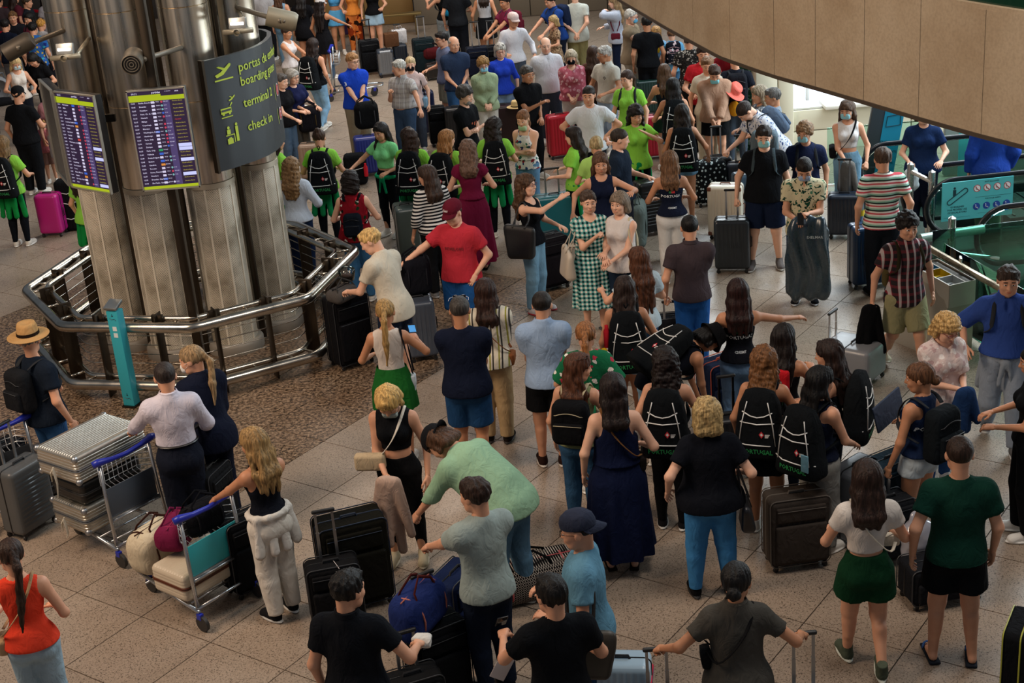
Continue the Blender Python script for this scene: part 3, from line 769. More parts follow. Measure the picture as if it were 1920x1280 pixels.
# ---- things worn
def hpart(P, name, m, mats, smooth='auto', label=None):
    m.xf(P.RH, P.Hd((0, 0, 0)), (P.hs,)*3); m.xf(sc=(P.H,)*3); return part(name, m, mats, P.root, smooth, label)
def x_mask(P, c='#8fc4cf', z=0):
    m = MB()
    m.rbox((0, -.043, -.028+z), (.072, .036, .048), .017, 0, None, 3)
    for s in (-1, 1): m.tube([(s*.034, -.044, -.012+z), (s*.046, -.01, -.002), (s*.051, .012, -.004), (s*.046, -.01, -.014), (s*.034, -.042, -.040+z)], .0009, 0, 5)
    hpart(P, 'face_mask', m, fabric(c), True)
def x_glasses(P, c='#15110f', up=0):
    m = MB(); z = .004 if not up else .058; y = -.060 if not up else -.030
    for s in (-1, 1):
        a = np.arange(14)*2*PI/14; m.tube([(s*.0185+.0135*math.cos(t), y, z+.0105*math.sin(t)) for t in a], .0013, 0, 5, closed=True)
        if up: m.rbox((s*.0185, y, z), (.026, .003, .020), .001, 1, None, 1)
        m.tube([(s*.032, y, z+.003), (s*.046, y+.03, z+.003), (s*.049, y+.066, z-.002)], .0012, 0, 5)
    m.tube([(-.006, y, z+.002), (.006, y, z+.002)], .0012, 0, 5)
    hpart(P, 'glasses' if not up else 'sunglasses', m, [mat(c, .3, name='frame'), mat('#0c0a0a', .1, name='lens')], True)
def x_cap(P, c='#15151a', back=0, logo=None):
    m = MB(); sgn = 1 if not back else -1
    m.lathe([(.0575, .0), (.0575, .018), (.052, .036), (.036, .052), (.014, .059), (.0, .060)], (0, 0, 0), 22); m.xf(sc=(.92, 1.16, 1)); m.xf(t=(0, .006, .022))
    b = MB(); n = 12; a = np.linspace(-1.15, 1.15, n); vi = []; 
    for r in (0, 1):
        for t in a: vi.append((.053*math.sin(t)*(1-.12*r), -sgn*(.058*math.cos(t)+r*.045*math.cos(t*.9)), .022-.010*r*1.0-.010*abs(math.sin(t))*r))
    vi = np.array(vi); vi2 = vi-V(0, 0, .004); f = [(i, i+1, n+i+1, n+i) for i in range(n-1)]
    f2 = [tuple(x+2*n for x in q[::-1]) for q in f]; ed = [(n+i, n+i+1, 3*n+i+1, 3*n+i) for i in range(n-1)]
    b.add(np.concatenate([vi, vi2])+V(0, .006, 0), f+f2+ed)
    o = hpart(P, 'cap', m, fabric(c), True); hpart(P, 'cap_brim', b, fabric(c), True)
    if logo:
        v, f = text_mesh(logo, .022, .0004); t = MB(); v = np.stack([v[:, 0], -.0665+np.abs(v[:, 0])**2*8, v[:, 1]*.9+.050], 1); v[:, 1] += (v[:, 2]-.05)*.35; t.add(v, f); hpart(P, 'cap_lettering', t, mat('#d9d2d2', .7, name='print'), False)
def hat_mb(brim=.105, crown=.062, ch=.075, band=True):
    m = MB(); m.lathe([(brim, -.004), (brim*.85, -.001), (crown+.004, .0), (crown, .01), (crown*.93, ch*.75), (crown*.80, ch), (crown*.45, ch*.93), (0, ch*.84)], (0, 0, 0), 28)
    m.lathe([(crown+.003, -.003), (brim*.85, -.005), (brim, -.007), (brim, -.004)], (0, 0, 0), 28)
    b = MB(); b.lathe([(crown+.0035, .002), (crown+.0015, .018)], (0, 0, 0), 28)
    return m, b
def x_hat(P, c='#b48a58', bc='#20160f'):
    m, b = hat_mb(.108, .056, .062); 
    for q in (m, b): q.xf(sc=(.95, 1.12, 1)); q.xf(R=rotx(-.12), t=(0, .004, .034))
    hpart(P, 'hat', m, fabric(c), True); hpart(P, 'hat_band', b, fabric(bc), True)
def x_bucket(P, c='#101012'):
    m = MB(); m.lathe([(.085, -.004), (.062, .030), (.055, .066), (.03, .074), (0, .075)], (0, 0, 0), 24); m.lathe([(.083, -.006), (.060, .028)], (0, 0, 0), 24); m.xf(sc=(.95, 1.1, 1), t=(0, .005, .008)); hpart(P, 'bucket_hat', m, fabric(c), True)
def x_beard(P, c='#6f6a66'):
    S = SDF((-.05, -.07, -.085), (.05, .02, .0), .0055); S.ell((0, -.020, -.044), (.037, .036, .032), .01); S.cut_ell((0, -.05, -.002), (.034, .06, .024), .006); S.plane((0, .005, 0), (0, 1, 0)); S.cut_ell((0, -.066, -.037), (.011, .02, .006), .004); v, q = S.mesh()
    v = v+vnormals(v, q)*(wob(v, 180, 3)*.0012)[:, None]; v = P.Hd((0, 0, 0))+(P.RH@(v*P.hs).T).T; link('beard', quads_mesh('beard', v*P.H, q, [hairmat(c)]), P.root)
def x_belt(P, c='#15110e'):
    m = MB(); a = np.arange(28)*2*PI/28; m.tube(np.stack([.098*np.cos(a), .072*np.sin(a)+.004, np.full(28, .595)], 1)+P.O, .008, 0, 6, closed=True, flat=((0, 0, 1), .5)); m.xf(sc=(P.H,)*3); part('belt', m, mat(c, .4, name='leather'), P.root)
def x_print(P, txt, z=.72, size=.035, c='#d8dcdc', back=1, dx=0, bold=.0006, flag=False):
    """lettering laid onto the garment surface"""
    if P.topv is None: return
    v, q = P.topv; bvh = BVHTree.FromPolygons(v.tolist(), q.tolist())
    tv, tf = text_mesh(txt, size, bold, res=1); s = 1 if back else -1
    def proj(tv, tf, nm, m_):
        out = []
        for x, y, _ in tv:
            X = -x*s+dx if back else x+dx
            X = -(x) if back else x
            p0 = P.T((X+dx, s*.3, z+y)); d = -(P.RT@V(0, s, 0)); hit = bvh.ray_cast(Vector(p0), Vector(d))
            out.append(np.array(hit[0])-d*.0022*1.0 if hit[0] is not None else P.T((X+dx, s*.075, z+y)))
        m = MB(); m.add(np.array(out)*P.H, tf if back else tf); return part(nm, m, m_, P.root, False)
    proj(tv, tf, 'lettering', mat(c, .7, name='print'))
    if flag:
        gv = np.array([(x, y, 0) for y in (-.009, .009) for x in (-.022, -.013, -.004)]); rv = np.array([(x, y, 0) for y in (-.009, .009) for x in (-.004, .008, .022)])
        for g, c_ in ((gv, '#1c6b3a'), (rv, '#b8262c')):
            g = g.copy(); g[:, 1] += size*1.15; proj(g, [(0, 1, 4, 3), (1, 2, 5, 4)], 'flag_print', mat(c_, .7, name='print'))
def x_cardigan(P, c):  # open jacket front panels
    pass
def x_tied(P, c='#1c5a3c', z=.53):
    """garment tied round the waist, hanging at the back"""
    S = SDF(V(-.18, -.12, .20), V(.18, .18, .64), .011); a = np.arange(12)*2*PI/12
    for i in range(12):
        p = [P.O+V(.100*math.cos(t), .074*math.sin(t)+.006, z+.01) for t in (a[i], a[(i+1) % 12])]; S.cone(p[0], p[1], .016, .016, .012)
    big = .06 if c.startswith('#12') else 0
    for x in (-.06, -.02, .02, .06): S.cone(P.O+V(x*1.35, .070-abs(x)*.5, z), P.O+V(x*1.75, .088-abs(x)*.6, z-.17-big), .028, .026, .02, fl=((0, 1, 0), 1.5))
    for s in (-1, 1): S.cone(P.O+V(s*.01, -.084, z+.008), P.O+V(s*.035, -.086, z-.12), .014, .010, .01)
    v, q = S.mesh(); P.wear('tied_jacket', v, q, fabric(c), .004, 45, 5)
def x_lanyard(P, c='#2b6b8b'):
    m = MB(); m.tube([P.T((-.03, .03, .845)), P.T((-.035, -.05, .80)), P.T((0, -.088, .66)), P.T((.035, -.05, .80)), P.T((.03, .03, .845))], .003, 0, 5); m.rbox(P.T((0, -.09, .635)), (.03, .004, .045), .002, 1, None, 1); m.xf(sc=(P.H,)*3); part('lanyard', m, [fabric(c), mat('#d8d8d8', .4)], P.root)
EXTRA = {'mask': x_mask, 'glasses': x_glasses, 'cap': x_cap, 'hat': x_hat, 'bucket': x_bucket, 'beard': x_beard, 'belt': x_belt, 'print': x_print, 'tied': x_tied, 'lanyard': x_lanyard}
# ================================================================ luggage and bags
def wheel_set(root, w, d, r=.025, col='#141414'):
    for sx in (-1, 1):
        for sy in (-1, 1):
            m = MB(); m.lathe([(r*.55, -.011), (r, -.008), (r, .008), (r*.55, .011)], (0, 0, 0), 12, 0, rotx(PI/2)@np.eye(3), cap=True)
            m.xf(rotz(.4*sx*sy), (sx*(w/2-.045), sy*(d/2-.035), r)); m.box((sx*(w/2-.045), sy*(d/2-.035), r*2), (.03, .03, r*1.2), 0)
            part('wheel', m, mat(col, .5, name='rubber'), root)
def trolley_handle(root, w, z, dy, ext, metal='#9a9c9f', grip='#141414'):
    hw = w*.16; m = MB()
    for s in (-1, 1): m.box((s*hw, dy, z+ext/2-.02), (.020, .012, ext+.04), 0); m.box((s*hw, dy, z+ext*.28), (.024, .015, ext*.56), 0)
    o = part('telescopic_handle', m, mat(metal, .3, .9, 'alloy'), root)
    g = MB(); g.rbox((0, dy, z+ext), (hw*2+.05, .030, .030), .012, 0, None, 2)
    part('grip', g, mat(grip, .5, name='plastic'), o)
def suitcase(px, py, H, label, col='#15161a', w=.48, d=.28, face=0, kind='hard', ext=0, ribs='v', side=0, flat=False, group=None, z=0, loc=None, tagc=None, trim=None, metal='#9a9c9f', mount=0, pattern=None, tilt=0, fab=None):
    """px,py = pixel of the middle of the top face; H height with wheels"""
    p = at(px, py, z+H) if loc is None else V(*loc)
    root = thing('suitcase', label, 'suitcase', (p[0], p[1], z), math.radians(face), group)
    wh = .055; bh = H-wh; hard = kind in ('hard', 'alu')
    M = mat(col, .32 if kind == 'hard' else .3, .85 if kind == 'alu' else 0, 'shell', spec=.5) if hard else fabric(fab or col)
    if pattern: M = fabric(pattern)
    b = MB(); nr = int(max(6, (w if ribs == 'v' else bh)/.045))
    def disp(P, nv, a, sg):
        if a == 1 and ribs:
            u = P[..., 0]/w if ribs == 'v' else P[..., 2]/bh
            e = np.clip((.5-np.maximum(abs(P[..., 0])/w, abs(P[..., 2])/bh))*9-.6, 0, 1)
            P = P.copy(); P[..., 1] -= sg*e*.007*(.5+.5*np.sign(np.sin(u*nr*2*PI)))
        if ribs and a != 1 and kind == 'alu':
            u = P[..., 0]/w if a == 2 else P[..., 2]/bh
            P = P.copy(); P[..., a] -= sg*.004*(.5+.5*np.sign(np.sin(u*nr*2*PI)))
        return P
    ex = (nr*6 if ribs == 'v' or kind == 'alu' else 3, 2, nr*6 if ribs == 'h' or kind == 'alu' else 3)
    if mount: ex = tuple(min(e, 24) for e in ex)
    b.rbox((0, 0, wh+bh/2), (w, d, bh), min(.05, d*.22) if hard else min(.045, d*.2), 0, None, 3, (ex, disp))
    body = part('body', b, M, root)
    # closing seam / zip
    s = MB(); hw, hh, r = w/2+.001, bh/2+.001, .05; pr = []
    for cx, cz, a0 in ((hw-r, hh-r, 0), (-hw+r, hh-r, PI/2), (-hw+r, -hh+r, PI), (hw-r, -hh+r, 1.5*PI)):
        for t in np.linspace(0, PI/2, 5): pr.append((cx+r*math.cos(a0+t), .0, cz+r*math.sin(a0+t)+wh+bh/2))
    s.tube(pr, .006, 0, 6, closed=True); part('zip_seam', s, mat(trim or ('#0b0b0c' if kind != 'alu' else '#b9bbbd'), .4, .8 if kind == 'alu' else 0, 'trim'), root)
    if kind == 'soft':
        f = MB(); f.rbox((0, -d/2-.008, wh+bh*.36), (w*.86, .05, bh*.56), .02, 0, None, 2); part('front_pocket', f, M, root)
        f = MB(); f.rbox((0, -d/2-.004, wh+bh*.80), (w*.82, .035, bh*.22), .015, 0, None, 2); part('front_pocket', f, M, root)
        f = MB()
        for zz in (.655, .90): f.tube([(-w*.40, -d/2-.026, wh+bh*zz-.02), (w*.40, -d/2-.026, wh+bh*zz-.02)], .003, 0, 5)
        for sy in (-1, 1): f.tube([(p_[0], sy*(d/2-.014), p_[2]) for p_ in pr], .005, 0, 5, closed=True)
        part('piping', f, mat(trim or '#2a2c30', .5, name='piping'), root)
    if trim and hard:
        for sx in (-1, 1):
            for sz in (0, 1): f = MB(); f.rbox((sx*(w/2-.03), -d/2+.012, wh+.035+sz*(bh-.07)), (.055, .035, .055), .012, 0, None, 2); part('corner_guard', f, mat(trim, .6, name='leather'), root)
    # carry handles
    h = MB(); h.tube([(-.07, -.01, H-.005), (-.06, -.01, H+.022), (.06, -.01, H+.022), (.07, -.01, H-.005)], .009, 0, 6); part('carry_handle', h, mat('#1a1a1c' if not trim else trim, .5, name='handle'), root)
    h = MB(); h.tube([(w/2-.003, 0, wh+bh*.40), (w/2+.022, 0, wh+bh*.42), (w/2+.022, 0, wh+bh*.60), (w/2-.003, 0, wh+bh*.62)], .008, 0, 6); part('side_handle', h, mat('#1a1a1c' if not trim else trim, .5, name='handle'), root)
    wheel_set(root, w, d)
    if ext: trolley_handle(root, w, H-.01, d/2-.04, ext, metal)
    if tagc:
        t = MB(); t.rbox((.05, -d/2-.03, H-.05), (.06, .004, .09), .002, 0, rotx(.3), 1); t.tube([(.05, -d/2-.02, H), (.02, -.01, H+.01)], .002, 0, 5); part('luggage_tag', t, mat(tagc, .6, name='card'), root)
    return root
def worn(P, name, label, cat, group=None):
    """top-level thing standing at the wearer's spot, turned with the wearer"""
    o = thing(name, label, cat, P.loc, P.rz, group); return o
def straps(P, m, spread=.060, top=.845, bot=.62, wd=.011):
    for s in (-1, 1):
        pts = [P.T((s*spread*.8, .085, top-.035)), P.T((s*spread, .045, top-.008)), P.T((s*spread, .0, top+.002)), P.T((s*(spread+.004), -.042, top-.028)), P.T((s*(spread+.012), -.072, top-.085)), P.T((s*(spread+.022), -.072, top-.15)),
               P.T((s*(spread+.045), -.02, bot+.02)), P.T((s*(spread+.022), .06, bot-.01))]
        pts = np.array(pts); t = np.linspace(0, 1, len(pts)); tt = np.linspace(0, 1, 22); pp = np.stack([np.interp(tt, t, pts[:, i]) for i in range(3)], 1)
        pp = np.concatenate([pp[:1], (pp[:-2]+2*pp[1:-1]+pp[2:])/4, pp[-1:]]); m.tube(pp*P.H, wd*P.H, 0, 8, flat=((P.T((0, 0, 1))-P.T((0, 0, 0))+V(0, -.4, 0)), .28))
def team_bag(P, label, dz=0, side=0, text=True, group='black drawstring team backpacks with white piping'):
    """black team backpack with white piping worn on the back"""
    root = worn(P, 'backpack', label, 'backpack', group)
    W, D, Hh = .41, .23, .50
    prof = [(-.02, .96, .96), (0, 1.0, 1.0), (.10, 1.0, 1.0), (.11, .95, .97), (.28, .88, .92), (.40, .78, .74), (.48, .60, .48), (.505, .3, .2)]
    n = 28; a = np.arange(n)*2*PI/n; ca, sa = np.cos(a), np.sin(a)
    sx = np.sign(ca)*abs(ca)**.5; sy = np.sign(sa)*abs(sa)**.5
    def ring(z, fw, fd): return np.stack([sx*W/2*fw, D/2+sy*D/2*fd+.01, np.full(n, z)], 1)
    vs = np.concatenate([ring(*p) for p in prof]); vs = vs+(wob(vs, 22, int(abs(P.loc[0]*100)))*.006)[:, None]*V(1, 1, .3)
    f = [(i*n+j, i*n+(j+1) % n, (i+1)*n+(j+1) % n, (i+1)*n+j) for i in range(len(prof)-1) for j in range(n)]; f += [tuple(range(n))[::-1], tuple(range((len(prof)-1)*n, len(prof)*n))]
    o3 = P.T((side, .062, .515+dz))*P.H; R = P.RT
    def place(m): m.xf(sc=(1, 1, 1.12)); m.xf(R, o3); return m
    b = MB(); b.add(vs, f); part('bag_body', place(b), fabric('#0e1114'), root, True)
    def fb(x, z):  # back surface y
        fw = np.interp(z, [p[0] for p in prof], [p[1] for p in prof]); fd = np.interp(z, [p[0] for p in prof], [p[2] for p in prof])
        u = min(1, abs(x)/(W/2*fw)); return D/2+.01+D/2*fd*(1-u**4)**.25+.007
    pm = MB(); T_ = lambda pts, r=.0042: pm.tube([(x*1.12, fb(x*1.12, z), z) for x, z in pts], r*1.15, 0, 5)
    T_([(-.155, .40), (-.11, .355), (-.05, .325), (0, .315), (.05, .325), (.11, .355), (.155, .40)][1:-1]); T_([(-.125, .275), (0, .262), (.125, .275)])
    T_([(-.172, .105), (-.09, .098), (0, .096), (.09, .098), (.172, .105)])
    for s in (-1, 1): T_([(s*.095, .345), (s*.112, .27), (s*.135, .10)]); T_([(s*.095, .345), (s*.075, .43)])
    part('white_piping', place(pm), mat('#d8d8d6', .6, name='piping'), root, True)
    e = MB(); zc, xc = .185, -.05
    def flatq(pts, m): e.add([(x, fb(x, z)+.002, z) for x, z in pts], [tuple(range(len(pts)))[::-1]], m)
    flatq([(xc+.035, zc), (xc+.012, zc+.028), (xc-.010, zc), (xc+.012, zc-.028)], 0); flatq([(xc+.024, zc), (xc+.012, zc+.014), (xc, zc), (xc+.012, zc-.014)], 1)
    for i in range(3): flatq([(xc-.015, zc+.004-i*.010), (xc-.055+i*.006, zc+.006-i*.010), (xc-.055+i*.006, zc-.001-i*.010), (xc-.015, zc-.003-i*.010)], 1)
    part('emblem', place(e), [mat('#c22a35', .6, name='print'), mat('#dcdcda', .6, name='print')], root, False)
    if text:
        tv, tf = text_mesh('PORTUGAL', .050, .0012, res=1); t = MB(); t.add(np.stack([-tv[:, 0]*1.0, np.array([fb(-x, .045+y) for x, y, _ in tv])+.002, tv[:, 1]+.045], 1), tf); part('lettering', place(t), mat('#1e8446', .6, name='print'), root, False)
    st = MB(); straps(P, st); part('shoulder_strap', st, fabric('#0e1114'), root, True)
    c = MB(); c.tube([(0, .03, .50), (-.02, .02, .535), (.0, .01, .55), (.02, .02, .535), (0, .03, .50)], .007, 0, 6); part('grab_loop', place(c), fabric('#0e1114'), root, True)
    return root
def backpack(P, label, col='#15161a', sz=(.30, .17, .42), dz=0, trim='#2a2c30', name='backpack', front=False, group=None, rolltop=False):
    root = worn(P, name, label, 'backpack', group); w, d, h = sz; o3 = P.T((0, .068 if not front else -.075, .60+dz))*P.H; R = P.RT@(np.eye(3) if not front else rotz(PI))
    def place(m): m.xf(R, o3); return m
    b = MB(); b.rbox((0, d/2+.012, h*.42), (w, d, h), min(.07, d*.42), 0, None, 4, ((4, 3, 5), lambda P_, nv, a, sg: P_*np.stack([1-.22*np.clip(P_[..., 2]/h, 0, 1), np.ones(P_.shape[:-1]), np.ones(P_.shape[:-1])], -1)))
    part('bag_body', place(b), fabric(col), root, True)
    b = MB(); b.rbox((0, d+.018, h*.26), (w*.78, .06, h*.46), .026, 0, None, 3); part('front_pocket', place(b), fabric(col), root, True)
    b = MB(); b.tube([(x*w*.42, d+.0+(.02 if abs(x) < .9 else -.02), h*(.62+.10*(1-x*x))) for x in np.linspace(-1, 1, 9)], .004, 0, 5); b.tube([(x*w*.36, d+.050, h*.46) for x in (-1, 0, 1)], .0035, 0, 5); part('zip', place(b), mat(trim, .5, name='piping'), root, True)
    st = MB(); straps(P, st, bot=.64); part('shoulder_strap', st, fabric(trim if col != '#15161a' else col), root, True)
    return root
def crossbody(P, label, col, side=1, z=.53, sz=(.24, .08, .16), strap=None, name='shoulder_bag', front=.0, cat='bag', sh=None):
    """bag on the hip on `side`, strap over the opposite shoulder"""
    root = worn(P, name, label, cat); H = P.H; T = P.T; s = side; so = -s if sh is None else sh
    bz = z; bx = .115; c = T((s*bx, front, bz))*H
    m = MB(); m.rbox((0, 0, 0), sz, min(sz)*.35, 0, None, 3); yaw = s*(PI/2) if abs(front) < .05 else 0; m.xf(rotz(yaw)); m.xf(P.RT, c); part('bag_body', m, fabric(col), root, True)
    f = MB(); f.rbox((0, -sz[1]*.48 if s*yaw > 0 else sz[1]*.48, sz[2]*.12), (sz[0]*.9, .012, sz[2]*.6), .005, 0, None, 2); f.xf(rotz(yaw)); f.xf(P.RT, c); part('flap', f, fabric(col), root, True)
    if so == s: pts = [T((s*.118, .02, bz+.06)), T((s*.098, .055, .70)), T((s*.075, .035, .838)), T((s*.075, -.01, .842)), T((s*.098, -.055, .72)), T((s*.120, -.02, bz+.06))]
    else: pts = [T((s*.112, .03, bz+.05)), T((s*.085, .085, .62)), T((0, .093, .72)), T((so*.045, .070, .80)), T((so*.062, .02, .846)), T((so*.062, -.02, .840)), T((so*.04, -.080, .78)), T((0, -.100, .70)), T((s*.085, -.085, .60)), T((s*.112, -.03, bz+.05))]
    pts = np.array(pts); t = np.linspace(0, 1, len(pts)); tt = np.linspace(0, 1, 30); pp = np.stack([np.interp(tt, t, pts[:, i]) for i in range(3)], 1)
    for _ in range(2): pp = np.concatenate([pp[:1], (pp[:-2]+2*pp[1:-1]+pp[2:])/4, pp[-1:]])
    st = MB(); st.tube(pp*H, .0075*H, 0, 8, flat=(tuple(P.RT@V(.15*so, 0, 1)), .35)); part('strap', st, fabric(strap or col), root, True)
    return root
def tote(P, label, col, side=1, z=.50, sz=(.38, .13, .32), strap=None, hang=.0, fwd=0.0, cat='bag', taper=1.0):
    """open-topped bag hung from one shoulder"""
    root = worn(P, 'tote_bag', label, cat); H = P.H; s = side; T = P.T; c = T((s*(.135+sz[1]*.25), fwd, z))*H
    m = MB(); w, d, h = sz
    def dsp(P_, nv, a, sg):
        t = P_[..., 2:3]/h+.5; return P_*np.concatenate([.82+.18*t, 1.0-.55*t, np.ones_like(t)], -1)
    m.rbox((0, 0, 0), sz, d*.42, 0, None, 3, ((5, 3, 6), dsp)); m.xf(rotz(PI/2)); v = np.concatenate(m.v); m.v = [v+(wob(v, 16, 3)*.012)[:, None]]; m.xf(P.RT, c); part('bag_body', m, mat(col, .45, name='leather'), root, True)
    for dx in (-.02, .02):
        pts = np.array([c/H+V(dx, .10/H*.8, h*.5/H-.01), T((s*(.115+dx*.3), .055, .74)), T((s*.082, .030, .836)), T((s*.082, -.005, .842)), T((s*(.112+dx*.3), -.052, .74)), c/H+V(dx, -.10/H*.8, h*.5/H-.01)])
        tt = np.linspace(0, 1, 20); t = np.linspace(0, 1, 6); pp = np.stack([np.interp(tt, t, pts[:, i]) for i in range(3)], 1)
        pp = np.concatenate([pp[:1], (pp[:-2]+2*pp[1:-1]+pp[2:])/4, pp[-1:]]); st = MB(); st.tube(pp*H, .006*H, 0, 6, flat=((.2*s, 0, 1), .5)); part('handle', st, mat(strap or col, .5, name='leather'), root, True)
    return root
def held(P, nm, name, label, cat, mb, mats, R=None, off=(0, 0, 0), smooth=True):
    """single-mesh thing in the hand nm; returns the object"""
    p = P.world(P.hand[nm]+V(*off)); mb.xf(R); o = link(name, mb.mesh(name, mats, smooth), None, tuple(p), P.rz); tag(o, label, cat); return o
def phone(P, nm, label, glow=None):
    m = MB(); m.rbox((0, 0, 0), (.074, .009, .150), .004, 0, None, 2); m.box((0, .0052, 0), (.066, .001, .138), 1)
    return held(P, nm, 'phone', label, 'phone', m, [mat('#101114', .3, name='phone_case'), emis(glow, .8) if glow else mat('#0a0a0c', .1, name='screen')], rotx(-.7), (0, -.012, .03))
def cloth_over(P, nm, label, col, name='jacket', h=.45, w=.22, cat='clothing'):
    """folded garment hanging from the forearm or hand"""
    p = P.hand[nm]*P.H; S = SDF((-w, -.12, -h-.05), (w, .12, .10), .014)
    for i, x in enumerate(np.linspace(-w*.55, w*.55, 4)): S.cone((x*.5, 0, .02), (x*1.25, .03*(-1)**i, -h*(.72+.28*((i*7) % 3)/2)), .05, .045, .022, fl=((0, 1, 0), 1.3))
    v, q = S.mesh(); v = v+vnormals(v, q)*(wob(v*V(1, 1, .25), 34, 9)*.014)[:, None]
    o = link(name, quads_mesh(name, v, q, [fabric(col)]), None, tuple(P.world(P.hand[nm])), P.rz); tag(o, label, cat); return o
def duffel(loc, rz, label, col, sz=(.6, .3, .3), z=0, trim='#15161a', hand='#15161a', cat='bag', name='duffel_bag'):
    root = thing(name, label, cat, (loc[0], loc[1], z), rz); L, d, h = sz
    m = MB(); m.rbox((0, 0, h/2), sz, min(d, h)*.42, 0, None, 5, ((6, 3, 3), lambda P_, nv, a, sg: P_)); v = np.concatenate(m.v); m.v = [v+(wob(v, 12, 4)*.012)[:, None]]; part('bag_body', m, fabric(col), root, True)
    for sy in (-1, 1):
        m = MB(); m.tube([(-.14, sy*d*.40, h*.70), (-.12, sy*d*.20, h+.03), (0, sy*.03, h+.10), (.12, sy*d*.20, h+.03), (.14, sy*d*.40, h*.70)], .012, 0, 8, flat=((0, 1, 0), .5)); part('handle', m, fabric(hand), root, True)
    m = MB(); m.tube([(-L*.42, 0, h+.002), (L*.42, 0, h+.002)], .006, 0, 5)
    for sx in (-1, 1): m.tube([(sx*L*.3, d*.5*math.cos(t)*1.02, h/2+h*.51*math.sin(t)) for t in np.linspace(-.6, PI+.6, 14)], .008, 0, 5)
    part('trim', m, fabric(trim), root, True); return root
def cart(loc, rz, label, panel='#2f9fa6', handle='#1c2a9c'):
    """airport luggage trolley; local -y is where it rolls, handle at +y"""
    root = thing('luggage_trolley', label, 'trolley', (loc[0], loc[1], 0), rz); ST = mat('#b4b6b8', .28, .9, 'steel')
    m = MB()
    for s in (-1, 1):
        m.tube([(s*.29, .40, .13), (s*.275, .36, .55), (s*.265, .34, .98)], .017, 0, 8)
        m.tube([(s*.30, .42, .17), (s*.24, -.10, .19), (s*.17, -.50, .20)], .016, 0, 8)
    m.tube([(.17, -.50, .20), (.10, -.60, .205), (-.10, -.60, .205), (-.17, -.50, .20)], .016, 0, 8); m.tube([(-.30, .40, .19), (.30, .40, .19)], .014, 0, 8); m.tube([(-.285, .37, .42), (.285, .37, .42)], .012, 0, 8)
    for y in (-.30, -.10, .12, .28): m.tube([(-.26, y, .19), (.26, y, .19)], .010, 0, 6)
    part('frame', m, ST, root, True)
    h = MB(); h.tube([(-.33, .34, .99), (-.28, .36, 1.0), (-.16, .375, .985), (0, .38, .975), (.16, .375, .985), (.28, .36, 1.0), (.33, .34, .99)], [.030, .034, .022, .020, .022, .034, .030], 0, 12); part('push_handle', h, mat(handle, .35, name='plastic'), root, True)
    k = MB()
    for z in (.74, .80, .86, .92): k.tube([(-.27, .34, z), (-.20, .20, z-.02), (.20, .20, z-.02), (.27, .34, z)], .004, 0, 5)
    for x in np.linspace(-.2, .2, 9): k.tube([(x, .20, .90), (x, .20, .70), (x, .34, .66)], .0035, 0, 5)
    part('wire_basket', k, ST, root, True)
    p = MB(); p.rbox((0, .345, .58), (.52, .010, .28), .004, 0, None, 1)
    po = part('advert_panel', p, mat(panel, .4, name='panel'), root)
    if panel == '#2f9fa6':
        t = MB()
        for i, x in enumerate(('it could', 'take over', 'a trip', 'today')): v, f = text_mesh(x, .05, .001, 'LEFT', 1); t.add(np.stack([.24-v[:, 0], np.full(len(v), .3515), .66-i*.05+v[:, 1]], 1), f)
        for x in t.v: pass
    b = MB(); b.box((0, .35, .43), (.56, .02, .035)); part('crossbar', b, ST, root)
    for x, y in ((-.30, .42), (.30, .42), (-.12, -.44), (.12, -.44)) if True else ():
        w = MB(); w.lathe([(.03, -.016), (.068, -.015), (.070, 0), (.068, .015), (.03, .016)], (0, 0, 0), 18, 0, roty(PI/2), cap=True); w.xf(t=(x, y+.02, .070)); w.box((x, y, .13), (.035, .05, .05), 1)
        part('wheel', w, [mat('#2a2725', .6, name='rubber'), mat(handle, .4, name='plastic')], root)
    return root
